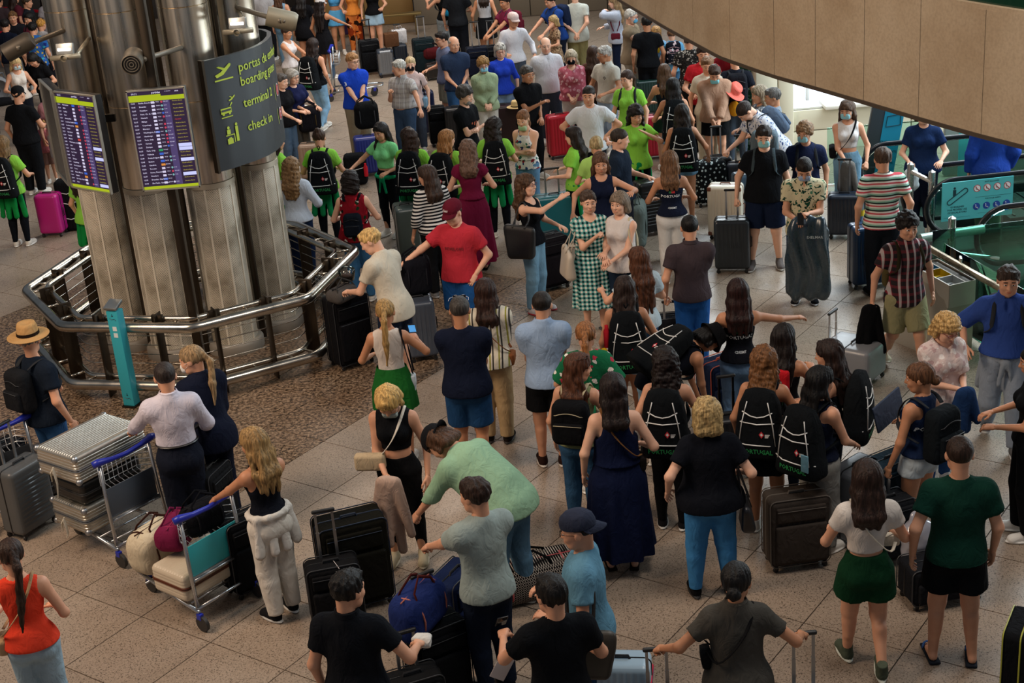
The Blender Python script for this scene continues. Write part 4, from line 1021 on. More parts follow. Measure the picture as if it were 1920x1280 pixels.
def prop_case(p0, label, col, size, rz=0, kind='alu', z=0, tilt=None, trim=None):
    """suitcase lying flat at p0 (x,y) with its underside at z; size = (long, wide, thick)"""
    L, Wd, Th = size; root = thing('suitcase', label, 'suitcase', (p0[0], p0[1], z), rz)
    M = mat(col, .30, .85 if kind == 'alu' else 0, 'shell'); nr = int(L/.032) if kind == 'alu' else 10
    def disp(P, nv, a, sg):
        P = P.copy()
        if kind in ('alu', 'hard'):
            e = np.clip((.5-abs(P[..., 1])/Wd)*12-.5, 0, 1) if a == 2 else (np.clip((.5-abs(P[..., 2])/Th)*8-.6, 0, 1))
            ka = 1 if kind == 'alu' else .25
            if a == 2: P[..., 2] -= sg*e*.006*ka*(.5+.5*np.sign(np.sin(P[..., 1]/.030*2*PI)))
            else: P[..., a] -= sg*e*.005*ka*(.5+.5*np.sign(np.sin(P[..., 2]/.030*2*PI)))
        return P
    b = MB(); b.rbox((0, 0, Th/2), (L, Wd, Th), .045, 0, None, 3, ((4, int(Wd/.03)*6, int(Th/.03)*6), disp)); part('body', b, M, root)
    s = MB()
    for zz in (Th*.48, Th*.54):
        hw, hh, r = L/2+.002, Wd/2+.002, .045; pr = []
        for cx, cy, a0 in ((hw-r, hh-r, 0), (-hw+r, hh-r, PI/2), (-hw+r, -hh+r, PI), (hw-r, -hh+r, 1.5*PI)):
            for t in np.linspace(0, PI/2, 5): pr.append((cx+r*math.cos(a0+t), cy+r*math.sin(a0+t), zz))
        s.tube(pr, .006, 0, 6, closed=True)
    part('closing_band', s, mat(trim or '#8f9092', .3, .8 if not trim else 0, 'trim'), root)
    h = MB(); h.tube([(-L/2, -.09, Th*.52), (-L/2-.035, -.07, Th*.52), (-L/2-.035, .07, Th*.52), (-L/2, .09, Th*.52)], .009, 0, 8); part('carry_handle', h, mat('#c9c5ba' if kind == 'alu' else trim or '#222', .5, name='handle'), root)
    h = MB()
    for x in (-.22, .22):
        h.rbox((x*L/.75, -Wd/2-.004, Th*.51), (.05, .014, .05), .005, 0, None, 1)
    h.tube([(-.09, -Wd/2, Th*.52), (-.07, -Wd/2-.03, Th*.52), (.07, -Wd/2-.03, Th*.52), (.09, -Wd/2, Th*.52)], .008, 0, 6); part('latch', h, mat('#a8a9ab', .3, .9, 'steel'), root)
    if kind == 'alu':
        for sx in (-1, 1):
            for sy in (-1, 1):
                for zz in (.03, Th-.03):
                    c = MB(); c.sphere((sx*(L/2-.022), sy*(Wd/2-.022), zz), .032, 0, 10); part('corner_guard', c, mat('#a3a4a6', .35, .9, 'steel'), root, True)
    return root
# ================================================================ setting
TS = .8015; UV = V(math.cos(GRID), math.sin(GRID), 0); VV = V(-math.sin(GRID), math.cos(GRID), 0)
def tile_mat(kind):
    m = bpy.data.materials.new(kind); nt, b = nodes(m); L = nt.links.new; g = N(nt, 'ShaderNodeNewGeometry'); P_ = g.outputs['Position']
    oi = N(nt, 'ShaderNodeObjectInfo')
    if kind == 'terrazzo':
        base = [(.28, '#5f564c'), (.42, '#8d7d6d'), (.6, '#9d8c7c'), (.8, '#b4a494')]; s1, s2, r = 60.0, 130.0, .30
    else:
        base = [(.34, '#1d1612'), (.44, '#4f3f31'), (.53, '#826a54'), (.64, '#a38c74')]; s1, s2, r = 26.0, 60.0, .30
    n = N(nt, 'ShaderNodeTexNoise', Scale=s1, Detail=4.0, Roughness=.75); L(P_, n.inputs[0]); c = ramp(nt, n.outputs[0], base)
    vo = N(nt, 'ShaderNodeTexVoronoi', Scale=s2); L(P_, vo.inputs[0]); sp = N(nt, 'ShaderNodeSeparateColor'); L(vo.outputs['Color'], sp.inputs[0])
    dk = ramp(nt, sp.outputs[0], [(0, '#4a433c'), (.07, '#a0968c'), (.13, '#ffffff'), (.93, '#ffffff')], 'CONSTANT')
    mx = N(nt, 'ShaderNodeMix', data_type='RGBA', blend_type='MULTIPLY'); mx.inputs[0].default_value = .75; L(c, mx.inputs[6]); L(dk, mx.inputs[7])
    n2 = N(nt, 'ShaderNodeTexNoise', Scale=.55, Detail=3.0); L(P_, n2.inputs[0])
    mr = N(nt, 'ShaderNodeMapRange'); mr.inputs[1].default_value = .3; mr.inputs[2].default_value = .7; mr.inputs[3].default_value = .86; mr.inputs[4].default_value = 1.10; L(n2.outputs[0], mr.inputs[0])
    m2 = N(nt, 'ShaderNodeMapRange'); m2.inputs[3].default_value = .93; m2.inputs[4].default_value = 1.06; L(oi.outputs['Random'], m2.inputs[0])
    mm = N(nt, 'ShaderNodeMath', operation='MULTIPLY'); L(mr.outputs[0], mm.inputs[0]); L(m2.outputs[0], mm.inputs[1])
    vm = N(nt, 'ShaderNodeVectorMath', operation='SCALE'); L(mx.outputs[2], vm.inputs[0]); L(mm.outputs[0], vm.inputs['Scale']); L(vm.outputs[0], b.inputs['Base Color'])
    n3 = N(nt, 'ShaderNodeTexNoise', Scale=1.6, Detail=5.0); L(P_, n3.inputs[0]); m3 = N(nt, 'ShaderNodeMapRange'); m3.inputs[1].default_value = .3; m3.inputs[2].default_value = .7; m3.inputs[3].default_value = r-.08; m3.inputs[4].default_value = r+.16; L(n3.outputs[0], m3.inputs[0]); L(m3.outputs[0], b.inputs['Roughness'])
    b.inputs['Specular IOR Level'].default_value = .4
    return m
TER, GRA = tile_mat('terrazzo'), tile_mat('granite')
fm = MB(); fm.box((0, 22, -.10), (31, 40, .17)); floor = struct('floor', fm, mat('#1f1914', .9, name='grout'))
def tmesh(mt, nm):
    m = MB(); g = .0095; m.box((0, 0, -.008), (TS-g, TS-g, .016)); return m.mesh(nm, [mt], False)
TM = {0: tmesh(TER, 'tile'), 1: tmesh(GRA, 'tile')}
cells = []
for i in range(-52, 45):
    for j in range(-14, 62):
        c = (i+.5-.08)*TS*UV+(j+.5+.29)*TS*VV
        if not (-15.5 < c[0] < 15 and 2 < c[1] < 42): continue
        d = c-V(0, 0, CAMH); z = d@CF; px, py = 960+FPX*(d@CR)/z, 640-FPX*(d@CU)/z
        if True:
            g = -20 <= i+.42 < -12 and 10 <= j+.79 < 18.3
            hid = (px > 1165 and py < (px-1165)*.36-25) or not (z > 1 and -90 < px < 2010 and -60 < py < 1420)   # out of frame or behind the overhead parapet
            cells.append((z+(50 if hid else 0), c, int(g)))
cells.sort(key=lambda t: t[0]); fr = MB()
for n_, (z, c, g) in enumerate(cells):
    if n_ < 300:
        o = link('tile', TM[g], floor); o.location = tuple(c); o.rotation_euler = (0, 0, GRID)
    else: fr.box(c+V(0, 0, -.008), (TS-.0095, TS-.0095, .016), g, rotz(GRID))
if fr.v: o = part('tile', fr, [TER, GRA], floor, False); o['kind'] = 'stuff'

STEEL = None
def steel_mat(nm='brushed_steel', c='#e2d6c4', r=.27, streak=(9, 9, .35)):
    m = bpy.data.materials.new(nm); nt, b = nodes(m); L = nt.links.new; col = hexc(c); setp(b, col, r, 1.0)
    n = N(nt, 'ShaderNodeTexNoise', Scale=2.0, Detail=5.0); L(coords(nt, streak), n.inputs[0])
    cr = ramp(nt, n.outputs[0], [(.3, tuple(x*.66 for x in col)), (.55, col), (.8, tuple(min(1, x*1.15) for x in col))]); L(cr, b.inputs['Base Color'])
    mr = N(nt, 'ShaderNodeMapRange'); mr.inputs[3].default_value = r-.08; mr.inputs[4].default_value = r+.14; L(n.outputs[0], mr.inputs[0]); L(mr.outputs[0], b.inputs['Roughness']); return m
STEEL = steel_mat(); RAIL = steel_mat('polished_rail', '#bdb6aa', .20, (2, 2, 2)); DARKST = steel_mat('dark_steel', '#4d443a', .38)
def perf_mat():
    m = bpy.data.materials.new('perforated_sheet'); nt, b = nodes(m); L = nt.links.new; setp(b, hexc('#b9ad99'), .45, .15)
    tc = N(nt, 'ShaderNodeTexCoord'); sp = N(nt, 'ShaderNodeSeparateXYZ'); L(tc.outputs['Object'], sp.inputs[0])
    at2 = N(nt, 'ShaderNodeMath', operation='ARCTAN2'); L(sp.outputs[1], at2.inputs[0]); L(sp.outputs[0], at2.inputs[1])
    def tri(src, k, ph=None):
        a = N(nt, 'ShaderNodeMath', operation='MULTIPLY'); L(src, a.inputs[0]); a.inputs[1].default_value = k
        s_ = N(nt, 'ShaderNodeMath', operation='SINE'); L(a.outputs[0], s_.inputs[0]); return s_.outputs[0]
    u = tri(at2.outputs[0], 78.0); w = tri(sp.outputs[2], 270.0)
    mm = N(nt, 'ShaderNodeMath', operation='MULTIPLY'); L(u, mm.inputs[0]); L(w, mm.inputs[1])
    n = N(nt, 'ShaderNodeTexNoise', Scale=3.0, Detail=4.0); L(tc.outputs['Object'], n.inputs[0])
    dirt = ramp(nt, n.outputs[0], [(.32, '#8f8470'), (.6, '#ded4c1'), (.8, '#e6decf')])
    hole = ramp(nt, mm.outputs[0], [(.0, '#ffffff'), (.22, '#1d1813')], 'CONSTANT')
    mx = N(nt, 'ShaderNodeMix', data_type='RGBA', blend_type='MULTIPLY'); mx.inputs[0].default_value = .88; L(dirt, mx.inputs[6]); L(hole, mx.inputs[7]); L(mx.outputs[2], b.inputs['Base Color']); return m
PERF = perf_mat(); SEAM = mat('#d8cfbe', .4, .3, 'seam_strip')
LBL = ['steel clad column carrying the curved dark direction sign', 'steel clad column just right of the lit departures screen', 'steel clad column behind the frontal departures screen', 'leftmost steel clad column with the slanted departures screen', 'rear steel column seen in the gap right of the frontal screen', 'rear dark steel column seen between the two departures screens']
cols = [(-2.86, 17.17), (-3.28, 16.50), (-4.0, 16.50), (-4.62, 16.88), (-3.55, 17.7), (-4.35, 17.5)]
for ci, (x, y) in enumerate(cols):
    t = thing('column', LBL[ci], 'column', (x, y, 0)); r = .265
    m = MB(); m.lathe([(r+.07, 0), (r+.07, .10), (r+.05, .13), (r-.02, .13)], (0, 0, 0), 40); part('base_ring', m, mat('#8d857a', .5, .3, 'base'), t)
    m = MB(); z0 = 2.03; sec = [2.03, 3.02, 4.05, 5.1, 6.2, 7.3, 8.6]
    m.lathe([(r-.035, .1), (r-.035, z0)], (0, 0, 0), 40, 0)
    part('core', m, mat('#17130f', .8, name='void'), t)
    npn = 10
    for k in range(npn):
        m = MB(); a = k*2*PI/npn+.2; m.lathe([(r-.012, .13), (r, .13), (r, z0), (r-.012, z0)], (0, 0, 0), 5, 0, None, a+.03, a+2*PI/npn-.03); o = part('perforated_panel', m, PERF, t)
        m = MB(); m.box((r*math.cos(a)*1.005, r*math.sin(a)*1.005, (z0+.13)/2), (.012, .022, z0-.13), 0, rotz(a)); part('seam_strip', m, SEAM, t)
    m = MB(); m.lathe([(r-.02, z0-.01), (r+.012, z0-.01), (r+.012, z0+.05), (r-.02, z0+.05)], (0, 0, 0), 40); part('collar', m, mat('#bdb3a0', .4, .6, 'collar'), t)
    for k in range(len(sec)-1):
        m = MB(); m.lathe([(r-.012, sec[k]+.052*(k == 0)), (r, sec[k]+.006+.05*(k == 0)), (r, sec[k+1]-.006), (r-.012, sec[k+1])], (0, 0, 0), 48); part('steel_cladding', m, STEEL, t)
for x, y, r, l in ((-3.62, 16.35, .055, 'slim steel pipe rising between the two middle columns'), (-4.30, 16.62, .05, 'dark pipe rising between the two left columns'), (-2.98, 16.72, .04, 'thin pipe beside the sign column')):
    m = MB(); m.lathe([(r, 0), (r, 8.6)], (x, y, 0), 16); tag(part('pipe', m, DARKST, None), l, 'pipe')
m = MB(); m.rbox((-3.43, 15.19, 2.6), (.095, .12, 5.2), .012, 0, None, 2); tag(part('post', m, DARKST, None), 'tall dark metal post in front of the guard railing', 'post')

# guard railing
gr = thing('guard_railing', 'polygonal stainless steel double guard railing around the columns', 'railing', (-3.6, 16.6, 0))
O_ = V(-3.6, 16.6, 0)
top = [(-2.63, 18.3), (-1.78, 17.05), (-2.22, 15.5), (-3.40, 14.90), (-4.90, 15.28), (-5.66, 16.60), (-5.26, 18.05), (-3.9, 18.8)]
cen = V(-3.6, 16.7)
def shrink(p, d): v = V(*p)-cen; L_ = np.linalg.norm(v); return cen+v*(L_-d)/L_
def ringpath(pts, z):
    out = []; n = len(pts)
    for i in range(n):
        p, a, b = V(*pts[i]), V(*pts[i-1]), V(*pts[(i+1) % n]); d1, d2 = nrm(a-p)*.10, nrm(b-p)*.10
        for t in np.linspace(0, 1, 5): q = (1-t)**2*(p+d1)+2*t*(1-t)*p+t*t*(p+d2); out.append((q[0]-O_[0], q[1]-O_[1], z))
    return out
for nm, off, z, r in (('top_rail', 0, .88, .060), ('inner_top_rail', .24, .90, .034), ('bottom_rail', -.02, .20, .060), ('inner_bottom_rail', .24, .20, .034)):
    m = MB(); m.tube(ringpath([shrink(p, off) for p in top], z), r, 0, 14, closed=True); part(nm, m, RAIL, gr, True)
for z in (.36, .47, .58, .69, .80):
    m = MB(); m.tube(ringpath([shrink(p, .25) for p in top], z), .006, 0, 6, closed=True); part('wire', m, RAIL, gr, True)
for i in range(8):
    a, b = V(*top[i]), V(*top[(i+1) % 8])
    for t in (.30, .80):
        p = a+(b-a)*t; q = shrink(p, .17); d = nrm(b-a); ang = math.atan2(d[1], d[0])
        m = MB(); m.rbox((q[0]-O_[0], q[1]-O_[1], .49), (.020, .16, .98), .008, 0, rotz(ang), 1); m.rbox((q[0]-O_[0], q[1]-O_[1], .90), (.13, .05, .13), .01, 0, rotz(ang), 1); part('post', m, DARKST, gr)
    for t in (.15, .5, .95):
        p = a+(b-a)*t; o0, i0 = shrink(p, 0), shrink(p, .22); m = MB()
        for z in (.885, .20): m = MB(); m.tube([(o0[0]-O_[0], o0[1]-O_[1], z), (i0[0]-O_[0], i0[1]-O_[1], z)], .016, 0, 8); part('spacer', m, RAIL, gr, True)

# ---- departures screens
WHITE = emis('#d9d2ee', .75); YG = emis('#b3c21e', .70); PURP = emis('#2a1c35', .85); PURP2 = emis('#57487a', .6); YTX = emis('#c9b94a', .6); LILA = emis('#c4c8f4', .85); REDE = emis('#cc3f5c', .75); BLUE = emis('#3a63c8', .8); TEALE = emis('#7fb7ba', .7); ORE = emis('#d98a3a', .8); GRE = emis('#2f9a62', .7); PKR = emis('#d2423a', .7)
ROWS = [('12:05', 'Berlin, Brandenburg', 'TP536', 'K', 0), ('12:05', 'Bruxelas', 'SN3816', 'S', 0), ('12:05', 'Frankfurt', 'LH1167', 'L', 0), ('12:10', 'Paris, Ch. de Gaulle', 'AF1025', 'F', 0), ('12:15', 'Newark', 'TP201', 'K', 0), ('12:15', 'Málaga', 'TP1138', '', 2), ('12:15', 'Copenhaga', 'TP756', 'K', 0), ('12:20', 'Munique', 'TP552', 'K', 0), ('12:20', 'Washington, Dulles', 'UA65', 'S', 0), ('12:20', 'Hamburgo', 'TP562', 'K', 0), ('12:25', 'Paris, Orly', 'TP442', 'K', 0), ('12:30', 'Caracas', 'TP173', 'K', 0), ('12:35', 'Zurique', 'LX2085', 'F', 1), ('12:35', 'Paris, Orly', 'TO7665', '', 1), ('12:40', 'Valência', 'FR2607', '', 0), ('12:40', 'Ponta Delgada', 'S4125', 'S', 0), ('12:45', 'Boston', 'DL135', 'L', 1), ('12:45', 'Genebra', 'EJU1444', '', 0), ('12:50', 'Toronto', 'AC811', 'S', 0), ('12:50', 'Roma, Fiumicino', 'TP834', 'K', 0), ('12:55', 'Varadero', 'W2975', 'S', 1), ('12:55', 'Bruxelas, Charleroi', 'FR1361', '', 0), ('13:00', 'São Paulo, Guarulhos', 'AD8751', 'X', 0)]
ROWS2 = [('12:10', 'Manchester', 'FR'), ('12:10', 'Milão', 'TP'), ('12:15', 'Sevilha', 'TP'), ('12:20', 'Faro', 'TP'), ('12:20', 'Amesterdão', 'KL'), ('12:20', 'Londres, Heathrow', 'BA'), ('12:25', 'Londres, Luton', 'EJ'), ('12:25', 'Dublin', 'EI'), ('12:25', 'Barcelona', 'TP'), ('12:30', 'Funchal', 'TP'), ('12:30', 'Madrid', 'IB'), ('12:35', 'Washington, Dulles', 'TP'), ('12:35', 'Oslo', 'TP'), ('12:40', 'Varsóvia', 'TP'), ('12:40', 'Sao Tomé', 'TP'), ('12:45', 'Praia', 'TP'), ('12:45', 'Zurique', 'LX'), ('12:50', 'Copenhaga', 'SK'), ('12:50', 'Rio de Janeiro', 'TP'), ('12:55', 'Porto', 'TP'), ('12:55', 'Palma, Maiorca', 'FR'), ('13:00', 'Nantes', 'EJ'), ('13:00', 'São Paulo, Guarulhos', 'TP'), ('13:05', 'Paris', 'TP')]
def screen(name, label, A, B, ztop, zbot, rows, dim=1.0, seed=1, content=True):
    A, B = V(*A, 0), V(*B, 0); w = np.linalg.norm(B-A); h = ztop-zbot; ux = nrm(B-A); ang = math.atan2(ux[1], ux[0]); c = (A+B)/2
    t = thing(name, label, 'screen', (c[0], c[1], zbot), ang)
    m = MB(); m.rbox((0, .05, h/2), (w, .09, h), .012, 0, None, 1); part('housing', m, mat('#141314', .5, name='housing'), t)
    m = MB()
    for s in (-1, 1): m.box((s*(w/2-.006), -.003, h/2), (.014, .03, h)); m.box((0, -.003, h/2+s*(h/2-.006)), (w, .03, .014))
    part('bezel', m, mat('#b9b5aa', .35, .8, 'bezel'), t)
    m = MB(); m.box((0, .002, h/2), (w-.02, .004, h-.02)); part('display', m, PURP if content else mat('#0a090b', .2, name='screen_off'), t)
    if not content: return t
    y = -.002; rs = random.Random(seed); W_ = w-.03; x0 = -W_/2; q = MB(); mats = [YG, PURP2, WHITE, LILA, REDE, TEALE, BLUE, ORE, GRE, PKR]
    def rect(x, z, ww, hh, mi, yy=0): q.add([(x, y-yy, z-hh), (x+ww, y-yy, z-hh), (x+ww, y-yy, z), (x, y-yy, z)], [(0, 1, 2, 3)], mi)
    rect(x0, h-.075, W_, .045, 0); rect(x0, h-.055, W_*.58, .025, 0); rect(x0, .045, W_, .030, 0); rect(x0+W_*.60, h-.12, W_*.12, h-.17, 1)
    n = len(rows); rh = (h-.175)/n; tx = MB(); ty = MB(); tr = MB()
    def tadd(mb, s, x, z, size, al='LEFT'):
        v, f = text_mesh(s, size, size*.018, al, 1); mb.add(np.stack([x+v[:, 0], np.full(len(v), y-.003), z+v[:, 1]], 1), f)
    tadd(tx, '10:11', x0+.03, h-.038, .028); tadd(tx, 'partidas', 0.0, h-.036, .028, 'CENTER')
    tadd(tx, 'live departures', x0+W_*.66, h-.030, .010); tadd(tx, 'ANA', x0+W_*.84, h-.036, .018)
    for i, r in enumerate(rows):
        z = h-.128-i*rh-rh*.2
        tadd(tx, r[0], x0+.012, z, .0195); tadd(tx, r[1], x0+.092, z, .0205)
        fl = r[2]; mi = 2 if fl[:2] in ('TP', 'LH', 'AF', 'SN', 'LX', 'AD', 'S4') else {'UA': 6, 'FR': 6, 'TO': 8, 'EJ': 7, 'DL': 6, 'AC': 2, 'IB': 9, 'BA': 6}.get(fl[:2], 2)
        rect(x0+W_*.385, z+.010, W_*(.06 if mi == 2 else .075), .022, mi, .001)
        if len(fl) > 2: tadd(tx, fl, x0+W_*.47, z+.002, .0135)
        if (r[3] if len(r) > 3 else rs.random() > .2):
            a = np.arange(12)*PI/6; k = r[3] if len(r) > 3 else 'K'; cx, cz = x0+W_*.575, z
            q.add([(cx+.011*math.cos(b), y-.001, cz+.011*math.sin(b)) for b in a], [tuple(range(12))], {'K': 4, 'S': 5, 'L': 5, 'F': 6, 'X': 2}.get(k, 4))
            tadd(tx, 'N21-A28' if k == 'K' else '21-26', x0+W_*.61, z+.002, .0125)
        st = r[4] if len(r) > 4 else (1 if rs.random() < .1 else 0)
        if st == 1: rect(x0+W_*.755, z+.016, W_*.24, rh*.9, 3, .001)
        else: tadd(ty if st == 0 else tr, 'Check in Aberto' if st == 0 else 'Cancelado', x0+W_*.765, z+.002, .0155)
    part('highlight_bar', q, mats, t, False); part('lettering', tx, WHITE, t, False); part('status_lettering', ty, YTX, t, False)
    if tr.v: part('cancelled_lettering', tr, PKR, t, False)
    return t
screen('departures_screen', 'lit portrait departures screen facing the viewer, right of the two', (-3.685, 15.0), (-3.09, 15.0), 3.455, 2.40, ROWS)
screen('departures_screen', 'dimmer lit departures screen turned left on the leftmost column', (-4.50, 15.33), (-3.99, 14.92), 3.455, 2.42, ROWS2, seed=4)
screen('departures_screen', 'unlit departures screen seen almost edge on at the far left', (-4.84, 16.05), (-4.54, 15.38), 3.455, 2.42, [], content=False)

# ---- curved direction sign
plan = np.array([(-3.07, 16.0), (-2.93, 16.12), (-2.80, 16.27), (-2.69, 16.40), (-2.59, 16.56), (-2.52, 16.75), (-2.48, 16.98), (-2.47, 17.25), (-2.50, 17.5), (-2.60, 17.72), (-2.76, 17.84), (-2.95, 17.84), (-3.12, 17.74)])
d_ = np.r_[0, np.cumsum(np.linalg.norm(np.diff(plan, axis=0), axis=1))]; SL = d_[-1]
def sp(s): return V(np.interp(s, d_, plan[:, 0]), np.interp(s, d_, plan[:, 1]))
def sn(s): a, b = sp(max(0, s-.05)), sp(min(SL, s+.05)); t_ = nrm(b-a); return V(t_[1], -t_[0])
sg = thing('direction_sign', 'curved dark grey sign wrapped round a column with yellow-green text', 'sign', (0, 0, 0)); zb, zt = 2.27, 3.50
m = MB(); ss = np.linspace(0, SL, 60); vs = []
for s in ss:
    p, n_ = sp(s), sn(s)
    for o, z in ((0, zb), (0, zt), (-.05, zt), (-.05, zb)): q_ = p+n_*o; vs.append((q_[0], q_[1], z))
f = []
for i in range(59):
    for k in range(4): f.append((i*4+k, (i+1)*4+k, (i+1)*4+(k+1) % 4, i*4+(k+1) % 4))
f += [(0, 1, 2, 3), (239, 238, 237, 236)]; m.add(vs, f); part('sign_panel', m, mat('#3b3f42', .42, .3, 'sign_grey'), sg)
m = MB(); m.box((sp(0)[0]-.012, sp(0)[1]+.01, (zb+zt)/2), (.03, .07, zt-zb+.02), 0, rotz(.8)); part('edge_trim', m, DARKST, sg)
SGY = mat('#b7c93a', .5, name='sign_yellow'); SGD = mat('#3b3f42', .5, name='sign_grey')
def on_sign(name, polys, s0, z0, mt, sc=1.0, lift=.010):
    m = MB()
    for v, f in polys:
        out = []
        for x, z in np.asarray(v, float)[:, :2]*sc: s = s0+x; p, n_ = sp(s), sn(s); q_ = p+n_*lift; out.append((q_[0], q_[1], z0+z))
        m.add(out, f)
    return part(name, m, mt, sg, False)
def ppoly(p): return (p, [tuple(range(len(p)))])
for s_, z_, t_, sz in ((.46, 3.34, 'portas de embarque', .148), (.46, 3.18, 'boarding gates', .143), (.46, 2.94, 'terminal 2', .143), (.47, 2.67, 'check in', .143)):
    v, f = text_mesh(t_, sz, .0012, 'LEFT', 2); on_sign('lettering', [(v, f)], s_, z_, SGY)
plane_ = [(-.10, .02), (-.085, .035), (-.06, .02), (.0, .055), (-.05, .085), (-.03, .10), (.045, .085), (.09, .12), (.11, .115), (.105, .095), (.02, .035), (-.06, -.01), (-.085, -.01)]
bar = lambda x, z, w, h: [(x, z), (x+w, z), (x+w, z+h), (x, z+h)]
circ = lambda x, z, r, n=14: [(x+r*math.cos(t), z+r*math.sin(t)) for t in np.arange(n)*2*PI/n]
def tri(p): return (p, [(0, i, i+1) for i in range(1, len(p)-1)])
plA = ([(-.11, .0), (-.03, .025), (.10, .10), (.12, .09), (.115, .07), (0, -.01), (-.09, -.03)], [(0, 1, 5, 6), (1, 2, 4, 5), (2, 3, 4)])
plB = ([(-.08, .085), (-.05, .09), (.05, .05), (.02, .03)], [(0, 1, 2, 3)])
on_sign('takeoff_pictogram', [plA, plB, ppoly(bar(-.12, -.07, .25, .016))], .24, 3.32, SGY)
on_sign('shuttle_pictogram', [ppoly(bar(-.10, -.06, .17, .07)), ppoly(circ(-.065, -.065, .018)), ppoly(circ(.035, -.065, .018)), ppoly(bar(-.10, -.115, .18, .013)), ((np.array(plA[0])*.5+V(.10, .10)).tolist(), plA[1]), ((np.array(plB[0])*.5+V(.10, .10)).tolist(), plB[1]), ppoly([(.05, .03), (.09, .07), (.10, .055), (.06, .02)])], .22, 2.94, SGY, .85)
on_sign('bus_windows', [ppoly(bar(-.09, -.032, .15, .026))], .22, 2.94, SGD, .85, .013)
on_sign('check_in_pictogram', [ppoly(circ(-.05, .105, .020)), ppoly(bar(-.078, .02, .055, .060)), ppoly(bar(-.10, .0, .14, .012)), ppoly(bar(.03, -.10, .012, .10)), ppoly(circ(.085, .125, .020)), ppoly(bar(.062, -.10, .045, .20)), ppoly(bar(-.085, -.11, .09, .07)), ppoly(bar(-.062, -.045, .045, .02))], .24, 2.64, SGY, .85)
for z_ in (2.90, 2.62):
    on_sign('gate_emblem', [ppoly(circ(0, 0, .075, 20))], 1.30, z_, mat('#c8c4c0', .5, name='print')); on_sign('gate_emblem', [ppoly(circ(0, 0, .062, 20))], 1.30, z_, mat('#b83a3c', .5, name="print"), 1, .013)
    on_sign('divider', [ppoly(bar(0, -.09, .008, .18))], 1.16, z_, SGY)
    v, f = text_mesh('1' if z_ > 2.8 else '2', .09, .002); on_sign('lettering', [(v, f)], 1.30, z_, mat('#e8e4e0', .5, name="print"), 1, .016)

# ---- column fittings: projectors, light boxes
FIT = mat('#6f675b', .45, .5, 'fitting')
def projector(p, aim, label, r=.095, L=.27, arm=None, col=FIT):
    p = V(*p); t = thing('spotlight', label, 'lamp', p); d = nrm(V(*aim)-p); q = Vector(d).to_track_quat('Z', 'Y').to_matrix(); R = np.array(q)
    m = MB(); m.lathe([(0, -.02-L/2), (r*.8, -L/2-.02), (r, -L/2+.02), (r, L/2), (r*.9, L/2+.004)], (0, 0, 0), 28, 0, R); part('lamp_body', m, col, t, 'auto')
    m = MB()
    for rr in (.2, .45, .7): m.tube([R@V(r*rr*math.cos(a), r*rr*math.sin(a), L/2+.002) for a in np.arange(20)*2*PI/20], .004, 0, 5, closed=True)
    m.lathe([(0, L/2-.01), (r*.9, L/2-.01)], (0, 0, 0), 24, 1, R); part('louvre', m, [mat('#8b8477', .4, .6, 'louvre'), mat('#15120f', .6, name='void')], t)
    if arm is not None: m = MB(); m.tube([R@V(r*1.0, 0, 0), V(*arm)-p], .028, 0, 10); m.tube([R@V(-r*1.05, 0, -.03), R@V(r*1.05, 0, -.03)], .016, 0, 8); part('bracket', m, FIT, t, True)
    return t
projector((-3.58, 15.1, 3.74), (-3.40, 12.0, 3.35), 'round louvred spotlight above the frontal departures screen', .105, .27, (-3.30, 16.3, 3.62))
projector((-4.95, 15.9, 3.84), (-6.6, 15.7, 3.15), 'dark spotlight pointing left beside the leftmost column', .10, .30, (-4.65, 16.6, 3.85), mat('#453d33', .5, .4, 'fitting'))
projector((-2.16, 16.0, 3.88), (-3.4, 15.9, 4.30), 'beige spotlight pointing left above the curved sign', .105, .30, (-2.75, 16.9, 3.9), mat('#8d8470', .5, .3, 'fitting'))
def lightbox(p, label, arm):
    t = thing('light_box', label, 'lamp', p, -.15); m = MB(); m.rbox((0, 0, 0), (.19, .05, .12), .01, 0, rotx(-.2), 1); part('housing', m, mat('#a9aaa6', .35, .7, 'housing'), t)
    m = MB(); m.rbox((0, -.028, 0), (.145, .012, .028), .005, 0, rotx(-.2), 1); part('light_tube', m, emis('#ffffff', 5.0), t)
    m = MB(); m.tube([(-.16, -.04, -.085), (.16, -.02, -.075)], .028, 0, 10); m.tube([(.1, 0, -.08), V(*arm)-V(*p)], .022, 0, 8); m.lathe([(.035, 0), (.03, .05)], (0, -.09, -.085), 12, 0, rotx(-PI/2)); part('bracket', m, mat('#a59c88', .4, .5, 'fitting'), t, True); return t
lightbox((-4.42, 15.75, 3.80), 'small lit light box on the leftmost column', (-4.5, 16.6, 3.75)); lightbox((-2.60, 15.85, 3.90), 'small lit light box above the curved sign', (-2.9, 16.9, 3.85))
